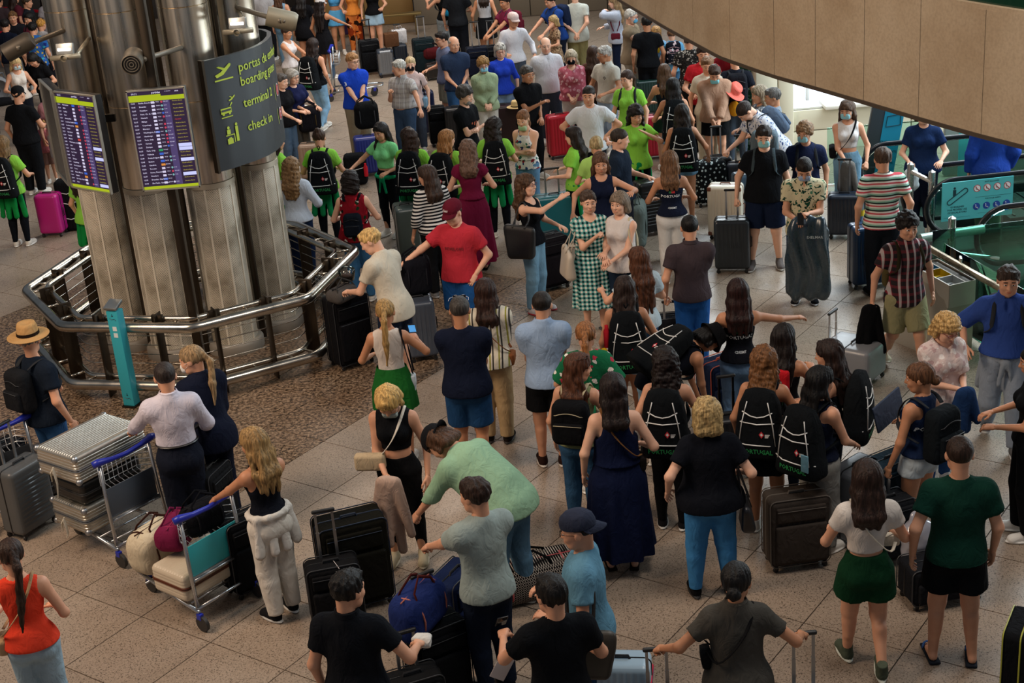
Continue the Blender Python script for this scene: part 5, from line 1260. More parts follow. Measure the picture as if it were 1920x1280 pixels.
# ---- teal totem
t = thing('sanitiser_totem', 'turquoise hand sanitiser post standing in front of the railing', 'post', (-4.22, 15.0, 0), -.35)
m = MB(); m.rbox((0, 0, .575), (.135, .12, 1.11), .006, 0, None, 1); part('pillar', m, mat('#2f9fae', .4, name='turquoise'), t)
m = MB(); m.box((0, 0, .01), (.16, .16, .02)); part('base_plate', m, DARKST, t); m = MB(); m.rbox((-.005, 0, 1.185), (.155, .16, .035), .006, 0, rotx(.35), 1); m.box((0, .01, 1.14), (.03, .03, .08)); part('dispenser_head', m, mat('#9aa0a2', .3, .8, 'steel'), t)
m = MB()
for z in (.93, .855): m.box((.005, -.0615, z), (.05, .002, .05), 0)
part('label', m, mat('#d6dede', .5, name='label'), t)
m = MB()
for z, s_ in ((1.05, 1), (.12, -1)):
    m.tube([(-.035, -.0615, z), (-.01, -.0615, z-.015), (.02, -.0615, z-.005), (.04, -.0615, z-.025)], .003, 0, 5); m.tube([(0, -.0615, z+.02), (0, -.0615, z+.05)], .003, 0, 5); m.tube([(-.012, -.0615, z+.03), (0, -.0615, z+.02), (.012, -.0615, z+.03)], .003, 0, 5)
part('pictogram', m, mat('#10333a', .5, name='print'), t)

# ---- overhead parapet of the upper ramp
bot = np.array([(1.35, 22.6), (1.55, 21.0), (1.78, 19.41), (2.10, 17.35), (2.43, 15.49), (2.77, 14.45), (3.07, 13.75), (3.36, 13.05), (3.64, 12.35), (3.94, 11.66), (4.14, 11.25), (4.5, 10.6), (5.0, 9.8)])
tt = np.r_[0, np.cumsum(np.linalg.norm(np.diff(bot, axis=0), axis=1))]; TL = tt[-1]
def bp(s): return V(np.interp(s, tt, bot[:, 0]), np.interp(s, tt, bot[:, 1]))
def band(m, s0, s1, z0, z1, o0, o1, mi=0, n=6):
    vs = []
    for s in np.linspace(s0, s1, n+1):
        p = bp(s); a, b = bp(max(0, s-.6)), bp(min(TL, s+.6)); d = nrm(b-a); nn = V(-d[1], d[0])  # towards right/back (deck side)
        for o, z in ((o0, z0), (o0, z1), (o1, z1), (o1, z0)): q_ = p+nn*o; vs.append((q_[0], q_[1], z))
    f = []
    for i in range(n):
        for k in range(4): f.append((i*4+k, (i+1)*4+k, (i+1)*4+(k+1) % 4, i*4+(k+1) % 4))
    f += [(0, 1, 2, 3)[::-1], tuple(n*4+k for k in range(4))]; m.add(vs, f, mi)
def stone_mat():
    m = bpy.data.materials.new('parapet_panel'); nt, b = nodes(m); L = nt.links.new; setp(b, hexc('#b39d80'), .6, spec=.3); g = N(nt, 'ShaderNodeNewGeometry')
    n = N(nt, 'ShaderNodeTexNoise', Scale=1.3, Detail=6.0, Roughness=.65); L(g.outputs['Position'], n.inputs[0]); c = ramp(nt, n.outputs[0], [(.3, '#a58e72'), (.55, '#b49f84'), (.75, '#bda98f')])
    n2 = N(nt, 'ShaderNodeTexNoise', Scale=40.0, Detail=2.0); L(g.outputs['Position'], n2.inputs[0]); mx = N(nt, 'ShaderNodeMix', data_type='RGBA', blend_type='MULTIPLY'); mx.inputs[0].default_value = .25; L(c, mx.inputs[6]); L(ramp(nt, n2.outputs[0], [(.3, '#b0b0b0'), (.6, '#ffffff')]), mx.inputs[7]); L(mx.outputs[2], b.inputs['Base Color']); return m
STONE = stone_mat()
w1 = MB(); band(w1, 0, TL, 3.22, 4.19, .015, .12, 0, 40); parapet = struct('wall_ramp', w1, mat('#3b3026', .8, name='joint'))
js = []
for px in (1230, 1300, 1371, 1450, 1529, 1619, 1721, 1840, 1975):
    best = min(np.linspace(0, TL, 400), key=lambda s: abs((lambda d: 960+FPX*(d@CR)/(d@CF))(np.r_[bp(s), 3.2]-V(0, 0, CAMH))-px)); js.append(best)
js = [0]+[js[0]-1.9]+js+[TL]
for a, b in zip(js[:-1], js[1:]):
    m = MB(); band(m, a+.004, b-.004, 3.2, 4.2, 0, .03, 0, 6); part('panel', m, STONE, parapet)
m = MB(); band(m, 0, TL, 3.165, 3.20, -.012, .10, 0, 40); part('edge_trim', m, mat('#4b3f33', .5, .2, 'edge'), parapet)
m = MB(); band(m, 0, TL, 4.2, 4.235, .0, .14, 0, 40); part('coping', m, STONE, parapet)
m = MB(); band(m, 0, TL, 3.20, 3.23, .11, 1.9, 0, 40); o = struct('ceiling_ramp', m, mat('#8f8474', .8, name='plaster'))
m = MB(); band(m, 3.5, TL, 4.235, 5.25, .05, .062, 0, 40); o = struct('trim_green_glass', m, mat('#0e3324', .12, name='green_glass', spec=.8))
m = MB(); band(m, 0, TL, 3.5, 3.52, .12, 1.9, 0, 40); struct('floor_ramp', m, mat('#2c4a34', .7, name='carpet'))

# ---- back and side walls
def panel_wall(name, x0, x1, y, z0, z1, nx, zs, mt, joint='#3b342c', gap=.02, th=.04):
    m = MB(); m.box(((x0+x1)/2, y+.08, (z0+z1)/2), (x1-x0, .10, z1-z0)); w = struct(name, m, mat(joint, .8, name='joint'))
    zz = [z0]+zs+[z1]; xs = np.linspace(x0, x1, nx+1)
    for i in range(nx):
        for k in range(len(zz)-1):
            m = MB(); m.rbox(((xs[i]+xs[i+1])/2, y, (zz[k]+zz[k+1])/2), (xs[i+1]-xs[i]-gap, th, zz[k+1]-zz[k]-gap), .006, 0, None, 1); part('panel', m, mt, w)
    return w
panel_wall('wall_back', -4.2, -1.75, 37.5, 0, 3.2, 2, [.85], mat('#8a6a3c', .5, .3, 'bronze_panel')); panel_wall('wall_back_middle', -1.72, 4.0, 37.0, 0, 3.2, 6, [.95], mat('#6e6252', .55, .2, 'brown_panel'))
panel_wall('wall_back_left', -16.0, -4.3, 41.5, 0, 3.2, 8, [1.1], mat('#231d1a', .6, name='dark_panel'))
m = MB(); m.box((-15.6, 22, 1.6), (.12, 39, 3.2)); w = struct('wall_left', m, mat('#1c1815', .8, name='joint'))
for k in range(16): m = MB(); m.rbox((-15.5, 3.9+k*2.42, 1.6), (.06, 2.38, 3.15), .006, 0, None, 1); part('panel', m, mat('#231d1a', .6, name='dark_panel'), w)
CRM = mat('#cfcab4', .55, name='cream_stone')
panel_wall('wall_right', 4.62, 12.5, 22.9, -.2, .66, 4, [.32], CRM, '#8d8a7c', .016)
panel_wall('wall_right_upper', 5.7, 12.5, 23.3, .72, 3.1, 3, [1.9], CRM, '#8d8a7c', .016)
m = MB(); m.rbox((8.9, 23.0, .69), (7.4, .50, .06), .01, 0, None, 1); struct('trim_ledge', m, mat('#dedbd0', .45, name='ledge'))
m = MB()
for x, w_ in ((4.28, .34), (4.58, .24)): m.rbox((x, 22.95, 1.5), (w_, .4, 3.3), .02, 0, None, 1)
struct('wall_pilaster', m, CRM)
wn = MB(); wn.box((5.2, 23.40, 1.50), (1.05, .02, 2.6)); wo = struct('window_1', wn, emis('#e8f1ff', 1.6))
m = MB()
for x in (4.74, 5.02, 5.70): m.rbox((x, 23.28, 1.75), (.06, .14, 2.05), .008, 0, None, 1)
part('window_frame', m, mat('#e6e8ea', .4, name='frame'), wo)
m = MB(); m.box((3.98, 23.2, 1.3), (.30, .03, 2.6)); struct('door_1', m, fabric('palm:#1c3a30,#9fc0b4,#2e5a48,#5e8f7c'))
m = MB(); m.rbox((3.82, 23.15, 1.3), (.05, .08, 2.6), .01, 0, None, 1); struct('trim_1', m, mat('#b9bcb8', .4, .6, 'frame'))

# ---- escalators
GL = glass('dff2ec'); HR = mat('#15161a', .3, name='handrail_rubber'); TRM = mat('#b9b8b2', .25, .9, 'steel_trim')
def escal(name, label, x0, y0, slope, L_=6.5, sign=False):
    t = thing(name, label, 'escalator', (x0, y0, 0), math.atan(slope)); R0 = .36; zc = .53
    arc = [(R0+R0*math.cos(a), 0, zc+R0*math.sin(a)) for a in np.linspace(PI/2, PI*1.5-.25, 16)]
    path = [(L_, 0, zc+R0)]+[(x, 0, zc+R0) for x in np.linspace(L_*.6, R0+.05, 6)]+arc+[(R0+.45, 0, .16), (L_*.5, 0, .12)]
    m = MB(); m.tube(path, .034, 0, 10, flat=((0, 1, 0), .65)); part('handrail', m, HR, t, True)
    m = MB(); m.tube([(p[0]+(.028 if i > 6 else 0), p[1], p[2]-(.03 if i < 8 else 0)) for i, p in enumerate(path[:-2])], .012, 0, 6); part('steel_trim', m, TRM, t, True)
    m = MB(); prof = [(p[0]+.035, p[2]-.035 if p[2] > zc else p[2]+.03) for p in path[:-2]]; n = len(prof); vs = [(x, -.006, z) for x, z in prof]+[(L_, -.006, .15)]+[(x, .006, z) for x, z in prof]+[(L_, .006, .15)]; n += 1
    m.add(vs, [tuple(range(n)), tuple(range(n, 2*n))[::-1]]+[(i, (i+1) % n, (i+1) % n+n, i+n) for i in range(n)]); part('glass_balustrade', m, GL, t, False)
    m = MB(); m.rbox((L_/2+.45, 0, .08), (L_-.5, .16, .17), .02, 0, None, 1); part('skirt_panel', m, mat('#1d2022', .4, .5, 'skirt'), t); return t
escal('escalator', 'escalator handrail end furthest back, near the leaning blue totem', 5.0, 19.75, .04)
escal('escalator', 'second escalator handrail, behind the small steel gate posts', 5.24, 18.50, .08)
e3 = escal('escalator', 'escalator handrail with the turquoise guidelines board on its glass', 5.36, 17.85, .06)
escal('escalator', 'nearest escalator handrail end, right edge, dark base with a logo', 5.60, 16.62, .08)
m = MB(); m.prism([(5.15, 15.9), (5.0, 20.2), (12, 21.2), (12, 16.7)], .002, .02); tag(part('escalator_plate', m, mat('#15181a', .45, .5, 'plate'), None), 'dark metal landing floor between the escalators', 'floor plate')
for y, l in ((18.95, 'dark steps of the farther escalator'), (16.95, 'dark steps of the nearer escalator')):
    m = MB(); m.rbox((9.0, y, .10), (5.0, 1.0, .20), .01, 0, rotz(.1), 1)
    for i in range(22): m.box((6.6+i*.22, y-.24+i*.022, .21), (.02, .9, .02), 1, rotz(.1))
    tag(part('escalator_steps', m, [mat('#101214', .5, .4, 'step'), mat('#3a3d40', .4, .6, 'step_edge')], None), l, 'escalator')
# guidelines board
bd = thing('guidelines_board', 'turquoise escalator guidelines board with red and blue round symbols', 'sign', (5.50, 17.68, .40), .08)
m = MB(); m.box((.46, 0, .26), (.92, .014, .50)); part('board', m, mat('#4fb3ba', .45, name='turquoise'), bd)
for x in (.12, .80): m = MB(); m.box((x, .014, -.16), (.02, .012, .48)); part('foot', m, TRM, bd)
INK = mat('#12323c', .5, name='ink'); BY = -.0085
def btxt(s, x, z, size, mt=INK, al='CENTER'):
    v, f = text_mesh(s, size, size*.02, al, 1); m = MB(); m.add(np.stack([x+v[:, 0], np.full(len(v), BY), z+v[:, 1]], 1), f); part('lettering', m, mt, bd, False)
for i, s_ in enumerate(('GUIDELINES', 'FOR PROPER USE', 'OF ESCALATORS')): btxt(s_, .20, .185-i*.036, .033)
btxt('NOT ALLOWED', .64, .475, .026); btxt('FOR YOUR SAFETY', .66, .255, .024)
m = MB(); m.box((.66, BY, .285), (.46, .001, .003)); m.box((.2, BY, .05), (.34, .001, .002)); m.box((.68, BY, .075), (.42, .001, .002)); part('divider', m, INK, bd)
a = [(.10+.03*math.cos(t)-.0, .25+.03*math.sin(t)) for t in np.linspace(2.2, 5.3, 8)]+[(.30+.03*math.cos(t), .39+.03*math.sin(t)) for t in np.linspace(-.95, 2.2, 8)]
m = MB(); m.tube([(x, BY, z) for x, z in a], .006, 0, 5, closed=True); m.add([(.16+.016*math.cos(t), BY, .43+.016*math.sin(t)) for t in np.arange(10)*PI/5], [tuple(range(10))]); m.add([(.14, BY, .32), (.18, BY, .35), (.18, BY, .41), (.14, BY, .41)], [(0, 1, 2, 3)]); part('pictogram', m, INK, bd, False)
for k in range(4):
    x = .45+k*.13
    for z, cc, ring_ in ((.40, '#e3e6e8', '#b8323c'), (.165, '#24489a', '#24489a')):
        m = MB(); m.add([(x+.047*math.cos(t), BY, z+.047*math.sin(t)) for t in np.arange(18)*PI/9], [tuple(range(18))], 0); m.add([(x+.039*math.cos(t), BY-.001, z+.039*math.sin(t)) for t in np.arange(18)*PI/9], [tuple(range(18))], 1)
        m.add([(x-.012+.008*math.cos(t), BY-.002, z+.018+.008*math.sin(t)) for t in np.arange(8)*PI/4], [tuple(range(8))], 2); m.tube([(x-.012, BY-.002, z+.008), (x-.008, BY-.002, z-.012), (x+.012, BY-.002, z-.014), (x+.02, BY-.002, z-.028)], .004, 2, 4)
        m.tube([(x-.03, BY-.003, z+.03), (x+.03, BY-.003, z-.03)], .003, 0, 4)
        part('round_symbol', m, [mat(ring_, .5, name='ink'), mat(cc, .5, name='ink'), mat('#1a1c20' if z > .3 else '#e6e8ea', .5, name='ink')], bd, False)
# leaning info totem
t = thing('info_totem', 'tall leaning blue information totem by the escalators', 'sign', (5.42, 20.25, 0)); R = roty(.16)
m = MB(); m.rbox((0, 0, 1.1), (.34, .10, 2.2), .01, 0, R, 1); part('totem_body', m, mat('#3f4a50', .4, .4, 'totem'), t)
m = MB(); m.box(R@V(-.03, -.055, 1.1), (.27, .006, 2.12), 0, R); part('blue_panel', m, mat('#1c7f9e', .35, name='blue'), t)
m = MB(); q_ = lambda x, z: R@V(x, -.060, z)
for s_, z in (('OUT', 1.75), ('SUPPORT', .78), ('AO CLIENTE', .66), ('Help Desk', .50)):
    v, f = text_mesh(s_, .065 if len(s_) < 9 else .045, .001, 'CENTER', 1); m.add([q_(x-.03, z+y) for x, y, _ in v], f)
m.tube([q_(-.12, 1.0), q_(-.12, 1.15), q_(.06, 1.20), q_(.08, 1.05)], .007, 0, 5, closed=True); m.add([q_(-.02+.02*math.cos(b), 1.5+.02*math.sin(b)) for b in np.arange(10)*PI/5], [tuple(range(10))]); m.tube([q_(-.02, 1.46), q_(-.02, 1.25)], .018, 0, 5)
part('lettering', m, INK, t, False)
# turquoise info plate behind, glass panels
m = MB(); m.box((6.62, 20.15, .44), (.28, .02, .86)); tag(part('notice_board', m, mat('#4fb3ba', .45, name='turquoise'), None), 'small turquoise notice board behind the farther escalator', 'sign')
m = MB(); m.rbox((5.55, 20.9, .45), (1.5, .02, .85), .004, 0, None, 1); tag(part('glass_screen', m, GL, None), 'pale green glass panel below the cream wall', 'glass screen')
m = MB(); m.rbox((8.4, 20.9, .52), (3.8, .10, 1.0), .02, 0, None, 1); m.tube([(6.5, 20.85, 1.06), (10.3, 20.85, 1.06)], .03, 1, 8); tag(part('wall_guard', m, [mat('#8f958f', .5, .3, 'guard'), HR], None), 'low grey guard wall with dark handrail behind the escalators', 'guard wall')
# gate posts
for i, (x, y, h_, l) in enumerate(((5.22, 18.1, 1.10, 'steel gate post left of the pair at the escalator entrance'), (5.45, 17.95, 1.02, 'steel gate post right of the pair at the escalator entrance'), (4.93, 17.0, .62, 'short capped steel post behind the curly haired walker'), (5.20, 16.3, .95, 'steel and glass fin post in front of the guidelines board'))):
    m = MB(); m.lathe([(.045, 0), (.045, h_-.03), (.0, h_)], (x, y, 0), 16); tag(part('post', m, TRM, None), l, 'post')
m = MB(); m.tube([(5.22, 18.08, .98), (5.45, 17.93, .86)], .03, 0, 8); tag(part('gate_bar', m, TRM, None), 'short steel bar joining the two gate posts', 'bar')
m = MB(); m.tube([(4.82, 16.25, .72), (5.60, 16.40, .72)], .055, 0, 12); m.tube([(5.1, 16.2, .55), (5.7, 16.1, .45)], .02, 0, 8); tag(part('cross_bar', m, mat('#b8cfc4', .3, .6, 'tube'), None), 'thick pale horizontal tube in front of the nearest escalator', 'bar')
m = MB(); m.lathe([(.035, 0), (.035, 1.05)], (4.30, 16.95, 0), 14); m.lathe([(.045, .83), (.045, .90)], (4.30, 16.95, 0), 14, 1); tag(part('post', m, [mat('#9fb0b8', .3, .8, 'steel'), mat('#d8b818', .5, name='yellow_tape')], None), 'bare steel post with a yellow band beside the striped shirt man', 'post')
# glass balustrade with tubular handrail
gb = thing('glass_balustrade', 'green glass balustrade with a warm steel tube handrail behind the bin', 'railing', (4.62, 15.45, 0))
pts = [V(4.62, 15.42, .93), V(4.95, 14.03, .93), V(5.06, 13.52, .93), V(5.35, 12.4, .93)]; B0 = V(4.62, 15.45, 0)
m = MB(); m.tube([p-B0 for p in pts], .036, 0, 12); part('handrail', m, steel_mat('warm_rail', '#c9b79a', .25, (2, 2, 2)), gb, True)
for a, b in ((V(4.84, 15.42, 0), V(5.10, 14.25, 0)), (V(5.11, 14.2, 0), V(5.26, 13.3, 0))):
    d = b-a; c = (a+b)/2-B0; ang = math.atan2(d[1], d[0]); m = MB(); m.rbox((c[0], c[1], .50), (np.linalg.norm(d), .016, .88), .004, 0, rotz(ang), 1); part('glass_panel', m, glass('b4e2d2'), gb)
m = MB(); m.rbox((.90, .65, .45), (1.25, .016, .85), .004, 0, rotz(.1), 1); part('glass_panel', m, glass('b4e2d2'), gb)
for p in (V(4.80, 14.78, 0), V(5.10, 13.62, 0)):
    q_ = p-B0; m = MB(); m.rbox((q_[0]+.02, q_[1], .50), (.03, .10, 1.0), .012, 0, rotz(-.25), 2); m.lathe([(.05, 0), (.05, .02)], (q_[0]+.02, q_[1], 0), 14); part('post', m, TRM, gb)
m = MB(); m.lathe([(.06, 0), (.06, .9)], (4.98, 13.35, 0), 16); tag(part('post', m, TRM, None), 'round steel post behind the man in the blue shirt', 'post')
# ---- recycling bin
rb = thing('recycling_bin', 'brushed steel recycling bin with open coloured compartments on top', 'bin', (4.55, 14.75, 0)); B0 = V(4.55, 14.75)
tp = [V(4.56, 14.30), V(4.86, 14.40), V(4.68, 15.12), V(4.37, 15.0)]; btm = [V(4.50, 14.38), V(4.88, 14.50), V(4.68, 15.2), V(4.13, 15.08)]
m = MB(); vs = []; 
for k in range(9):
    f_ = k/8; e = f_**.6
    for a, b in zip(btm, tp): p = a+(b-a)*e-B0; vs.append((p[0], p[1], f_*.80))
f = [(k*4+j, k*4+(j+1) % 4, (k+1)*4+(j+1) % 4, (k+1)*4+j) for k in range(8) for j in range(4)]; m.add(vs, f+[(0, 3, 2, 1)]); part('bin_body', m, mat('#a59d90', .36, .55, 'bin_steel'), rb)
def bl(u, v_): return (tp[0]*(1-u)+tp[1]*u)*(1-v_)+(tp[3]*(1-u)+tp[2]*u)*v_-B0
m = MB()
def wallp(a, b, z0=.62, z1=.875, th=.012, mi=0):
    d = b-a; c = (a+b)/2; m.box((c[0], c[1], (z0+z1)/2), (np.linalg.norm(d), th, z1-z0), mi, rotz(math.atan2(d[1], d[0])))
for a, b in ((0, 1), (1, 2), (2, 3), (3, 0)): wallp(tp[a]-B0, tp[b]-B0)
wallp(bl(.62, 0), bl(.62, 1))
for v_ in (.33, .66): wallp(bl(0, v_), bl(.62, v_))
part('rim', m, mat('#b5aea2', .36, .5, 'bin_rim'), rb)
for i, (v0, v1, cc, nm) in enumerate(((.02, .32, '#d9dad6', 'white'), (.34, .65, '#d6b81c', 'yellow'), (.67, .98, '#1c6f9c', 'blue'))):
    m = MB(); a, b, c_, d_2 = bl(.04, v0), bl(.60, v0), bl(.60, v1), bl(.04, v1)
    m.add([(*a, .80), (*b, .80), (*c_, .80), (*d_2, .80)], [(0, 1, 2, 3)], 0)
    for p_, r_ in ((a, b), (b, c_), (c_, d_2), (d_2, a)): q1, q2 = p_*.985+r_*.015, r_; m.add([(*p_, .80), (*r_, .80), (*r_, .872), (*p_, .872)], [(0, 1, 2, 3), (3, 2, 1, 0)], 0)
    cc_ = (a+b+c_+d_2)/4; hole = [cc_+(q_-cc_)*.62 for q_ in (a, b, c_, d_2)]; m.add([(*h_, .803) for h_ in hole], [(0, 1, 2, 3)], 1); part('compartment', m, [mat(cc, .5, name='plastic'), mat('#0b0b0c', .8, name='void')], rb, False, label=nm+' compartment')
m = MB(); a, b, c_, d_2 = bl(.64, .02), bl(.98, .02), bl(.98, .98), bl(.64, .98); m.add([(*a, .862), (*b, .862), (*c_, .862), (*d_2, .862)], [(0, 1, 2, 3)]); part('lid', m, steel_mat('bin_lid', '#6a6660', .4), rb, False)

m = MB(); n_ = nrm(V(-.93, -.35, .10)); c0 = V(-.20, -.15, .45); ux = nrm(np.cross(V(0, 0, 1), n_)); uz = np.cross(n_, ux)
for a_, b_, k_ in (((-.05, -.07), (.05, .07), 0), ((-.038, -.055), (.038, .055), 1)): m.add([c0+n_*(.05+.002*k_)+ux*x+uz*z for x, z in ((a_[0], a_[1]), (b_[0], a_[1]), (b_[0], b_[1]), (a_[0], b_[1]))], [(0, 1, 2, 3)], k_)
part('pictogram', m, [mat('#d4d0c8', .5, name='print'), mat('#8a857c', .5, name='print')], rb, False)
# brackets holding the screens and the info board
m = MB(); m.box((-3.50, 15.65, 3.1), (.05, 1.1, .08)); m.box((-3.50, 15.65, 2.7), (.05, 1.1, .08)); m.box((-4.2, 15.45, 3.1), (.5, .05, .08)); m.box((-4.35, 15.9, 3.1), (.05, 1.2, .08)); tag(part('bracket', m, DARKST, None), 'dark steel bracket frame carrying the departures screens', 'bracket')
# ================================================================ the people, nearest first
p = person
DK, BR, LB, BL, GY, WH, BK, AU = '#231812', '#3f2a1c', '#6b4a2e', '#b08a52', '#6f6a66', '#b3aea6', '#100d0c', '#5a2f1c'
SN = ('#d6d0c6', '#e2ded6'); SB = ('#1b1b1d', '#c8c6c2'); SBK = ('#131314', '#1c1c1c'); SAN = ('sandal', '#1d1614')
NEON, TB = '#86c647', '#0d1016'
def fl(nm='PORTUGAL'): return ('print', nm, .69, .030, '#d8dcdc', 1, 0, .0006, True)
CD = ('print', 'CDESMT', .605, .017, '#c9cdd0', 1, 0, .0003)
# --- bottom and left
a = p(50, 614, 1.78, 140, 'man in a tan fedora hat, navy t-shirt and backpack at far left', hair=('short', GY), top='tee', tc='#141c28', low='jeans', lc='denim:#2c4f78', shoes=SBK, L=(.20, .20, .56, 'grip'), R='down', turn=50, extra=(('hat', '#a98456'),), w=1.08); HATMAN = a
backpack(a, 'black backpack on the man in the fedora hat', '#17181b')
a = p(305, 680, 1.78, -165, 'man in a crumpled white long sleeved shirt pushing metal cases', hair=('crop', '#2b2320'), top='shirt', tc='#cdc7d3', low='trousers', lc='#161a26', shoes=SBK, L=(.20, .22, .60, 'grip'), R=(.15, .17, .56), extra=(('belt',),), waist=.60, w=1.05, skin=1)
a = p(352, 650, 1.72, -140, 'woman in a dark navy blazer with a long blonde ponytail', 1, hair=('pony', '#8d7352', .15), top='jacket', tc='#131829', low='trousers', lc='#141826', shoes=SBK, R=(.05, .16, .55), L=(.10, .18, .55), lean=6, turn=40, extra=(('mask', '#e4e2dc'),))
a = p(468, 804, 1.68, -140, 'woman in white track trousers and black camisole pushing a trolley', 1, hair=('long', '#8f7148', .14), skin=2, top='strapdress', tc='#10131c', hem=.58, low='trousers', lc='#cfc8bd', shoes=SB, L=(.13, .28, .585, 'grip'), R=(.12, .27, .60, 'grip'), turn=15, nod=14, extra=(('tied', '#cfc9c0', .57),)); CARTW = a
a = p(13, 1012, 1.66, -170, 'woman in a bright red sleeveless top and pale jeans, bottom left', 1, hair=('pony', '#2c1c14', .22), top='tank', tc='#d8402a', low='jeans', lc='denim:#8fa6b4', R=(.10, .12, .60), L='bend', turn=20, skin=1)
crossbody(a, 'beige shoulder bag of the woman in the red top', '#a88a68', side=1, sz=(.18, .07, .12))
a = p(722, 741, 1.72, -8, 'blonde woman in a black cropped vest looking down, pink coat on arm', 1, hair=('bob', '#c09a5c', .06), top='crop', tc='#101114', hem=.64, low='leggings', lc='#101012', shoes=('#a89c82', '#bdb29a'), R=(.03, .16, .56), L=(.15, .05, .50), nod=46, extra=(('mask', '#9fa8a4', -.02),), skin=1, w=1.05, wide=.07); BLW = a
cloth_over(a, 'R', 'dusty pink coat hanging from the arm of the blonde woman', '#b89c8c', 'coat', .62, .20)
crossbody(a, 'cream belt bag worn in front by the blonde woman in black', '#b9a587', side=-1, z=.60, sz=(.26, .09, .15), strap='#cfc9bd', front=-.09, sh=1)
a = p(800, 815, 1.84, -128, 'person bending down in a pale green sweatshirt and black cap', hair=('mid', '#4a3222', .04), top='long', tc='#8fb394', low='jeans', lc='denim:#4f7088', shoes=('#c9c2b2', '#ddd8cc'), lean=56, w=1.3, L=(.12, .42, .40, 'grip'), R=(.06, .44, .42, 'grip'), extra=(('cap', '#17181b', 1),), nod=20)
a = p(886, 897, 1.76, -148, 'man in a light grey t-shirt lifting a navy bag by its straps', hair=('short', '#2b1c15'), top='tee', tc='#93a09c', low='jeans', lc='denim:#151d2c', shoes=SBK, L=(.10, .30, .60, 'grip'), R=(.04, .24, .62), turn=15); GREYM = a
a = p(650, 1072, 1.76, 168, 'black haired man in a black polo t-shirt, bottom centre left', hair=('short', BK), top='polo', tc='#121419', low='trousers', lc='#15171c', R=(.20, .14, .62, 'hold'), L='down', skin=1, turn=-25, w=1.05)
m = MB(); m.rbox((0, 0, 0), (.14, .10, .08), .03, 0, None, 3); m.v = [v+(wob(v, 60, 5)*.014)[:, None] for v in m.v]; held(a, 'R', 'paper_napkin', 'crumpled white napkin in the hand of the black polo man', 'napkin', m, fabric('#c9c6c0'))
a = p(1078, 962, 1.76, -100, 'man in a teal blue t-shirt, backwards navy cap and glasses', hair=('crop', BK), top='tee', tc='#5b88a0', low='jeans', lc='denim:#1c3a5c', shoes=SBK, extra=(('cap', '#2b3040', 1), ('glasses',)), skin=1, L=(.10, .12, .62), R='bend', w=1.08)
tote(a, 'large dark olive leather tote of the teal t-shirt man', '#35322c', 1, .50, (.46, .14, .36), '#17130f')
a = p(1030, 1080, 1.74, -165, 'black haired man in a plain black t-shirt holding papers', hair=('short', BK), top='tee', tc='#0f1115', low='trousers', lc='#14161a', L=(.14, .22, .66, 'hold'), R='bend', skin=1, turn=10)
phone(a, 'L', 'black phone held by the man in the plain black t-shirt')
a = p(1380, 1057, 1.68, 178, 'person in a dark grey short sleeved shirt with a black sling strap', 1, hair=('lowbun', BK), top='polo', tc='#45423d', low='trousers', lc='#16171b', L=(.27, .10, .60, 'grip'), R=(.26, .10, .62, 'grip'), skin=2, w=1.12, turn=-15); SLING = a
crossbody(a, 'small black sling bag of the person in the dark grey shirt', '#121214', side=1, z=.62, sz=(.14, .06, .12))
a = p(1325, 749, 1.70, 176, 'woman in a black t-shirt and blue jeans with curly blonde hair', 1, hair=('curly', '#a58a5c', .06), top='tee', tc='#0f1118', low='jeans', lc='denim:#3b78ad', shoes=SBK, w=1.36, L=(.19, .0, .56), R=(.16, .08, .60), skin=0, wide=.075); BTW = a
tote(a, 'small black handbag of the woman with curly blonde hair', '#15151a', -1, .42, (.30, .12, .24))
a = p(1147, 702, 1.74, 180, 'woman in a long navy strappy dress with shoulder length dark hair', 1, hair=('bob', '#1d1311', .07), top='strapdress', tc='#0f1733', low='none', hem=.10, L=(.155, .03, .50), R=(.13, .10, .60), shoes=SAN, w=1.12, skin=0)
crossbody(a, 'slim black bag on a tan strap of the navy dress woman', '#1b1614', side=-1, z=.56, sz=(.16, .06, .12), strap='#7a5432')
a = p(1085, 664, 1.66, 160, 'woman in an olive vest with long reddish brown hair, profile right', 1, hair=('long', '#4c2c1c', .15), top='tank', tc='#7a7f5c', low='jeans', lc='denim:#2f5070', L='down', R='bend', turn=-60, extra=(('glasses', '#2a1d16', 1),), skin=1)
backpack(a, 'slouchy black backpack on the woman in the olive vest', '#0e0f12', (.34, .17, .40), -.02, '#a89c80')
a = p(1245, 654, 1.68, 165, 'woman with very long dark curls, black top and leggings', 1, hair=('curly', '#1a1110', .24), top='racer', tc='#101014', low='leggings', lc='#0e0f12', shoes=SB, L=(.14, .02, .52), R='bend', skin=1, turn=20)
team_bag(a, 'team backpack on the woman with very long dark curls')
a = p(1015, 547, 1.76, 178, 'man in a pale blue polo shirt and black shorts', hair=('crop', '#1e1713'), top='polo', tc='#8fa5c2', low='shorts', lc='#0f1013', shoes=('#2c1b17', '#cfc8bf'), L='lap', R='lap', skin=1, turn=-10)
a = p(1097, 604, 1.66, 172, 'woman in a green floral blouse with a ginger ponytail', 1, hair=('pony', '#8a5a34', .10), top='blouse', tc='floral:#1d6b47,#c23a4e,#e8e0d8,#1d6b47,#1d6b47,#1d6b47', low='mini', lc='denim:#7fa0bc', L='bend', R=(.15, .10, .60), extra=(('glasses', '#8a2a35'),))
tote(a, 'striped blue and white beach bag with a dark red strap', 'vstripes:#7fb2d8,#e8e2d0', -1, .48, (.36, .14, .30), '#5a2020') if 0 else tote(a, 'pale blue beach bag with a dark red strap beside the floral blouse', '#86aecb', -1, .48, (.36, .14, .30), '#5a2020')
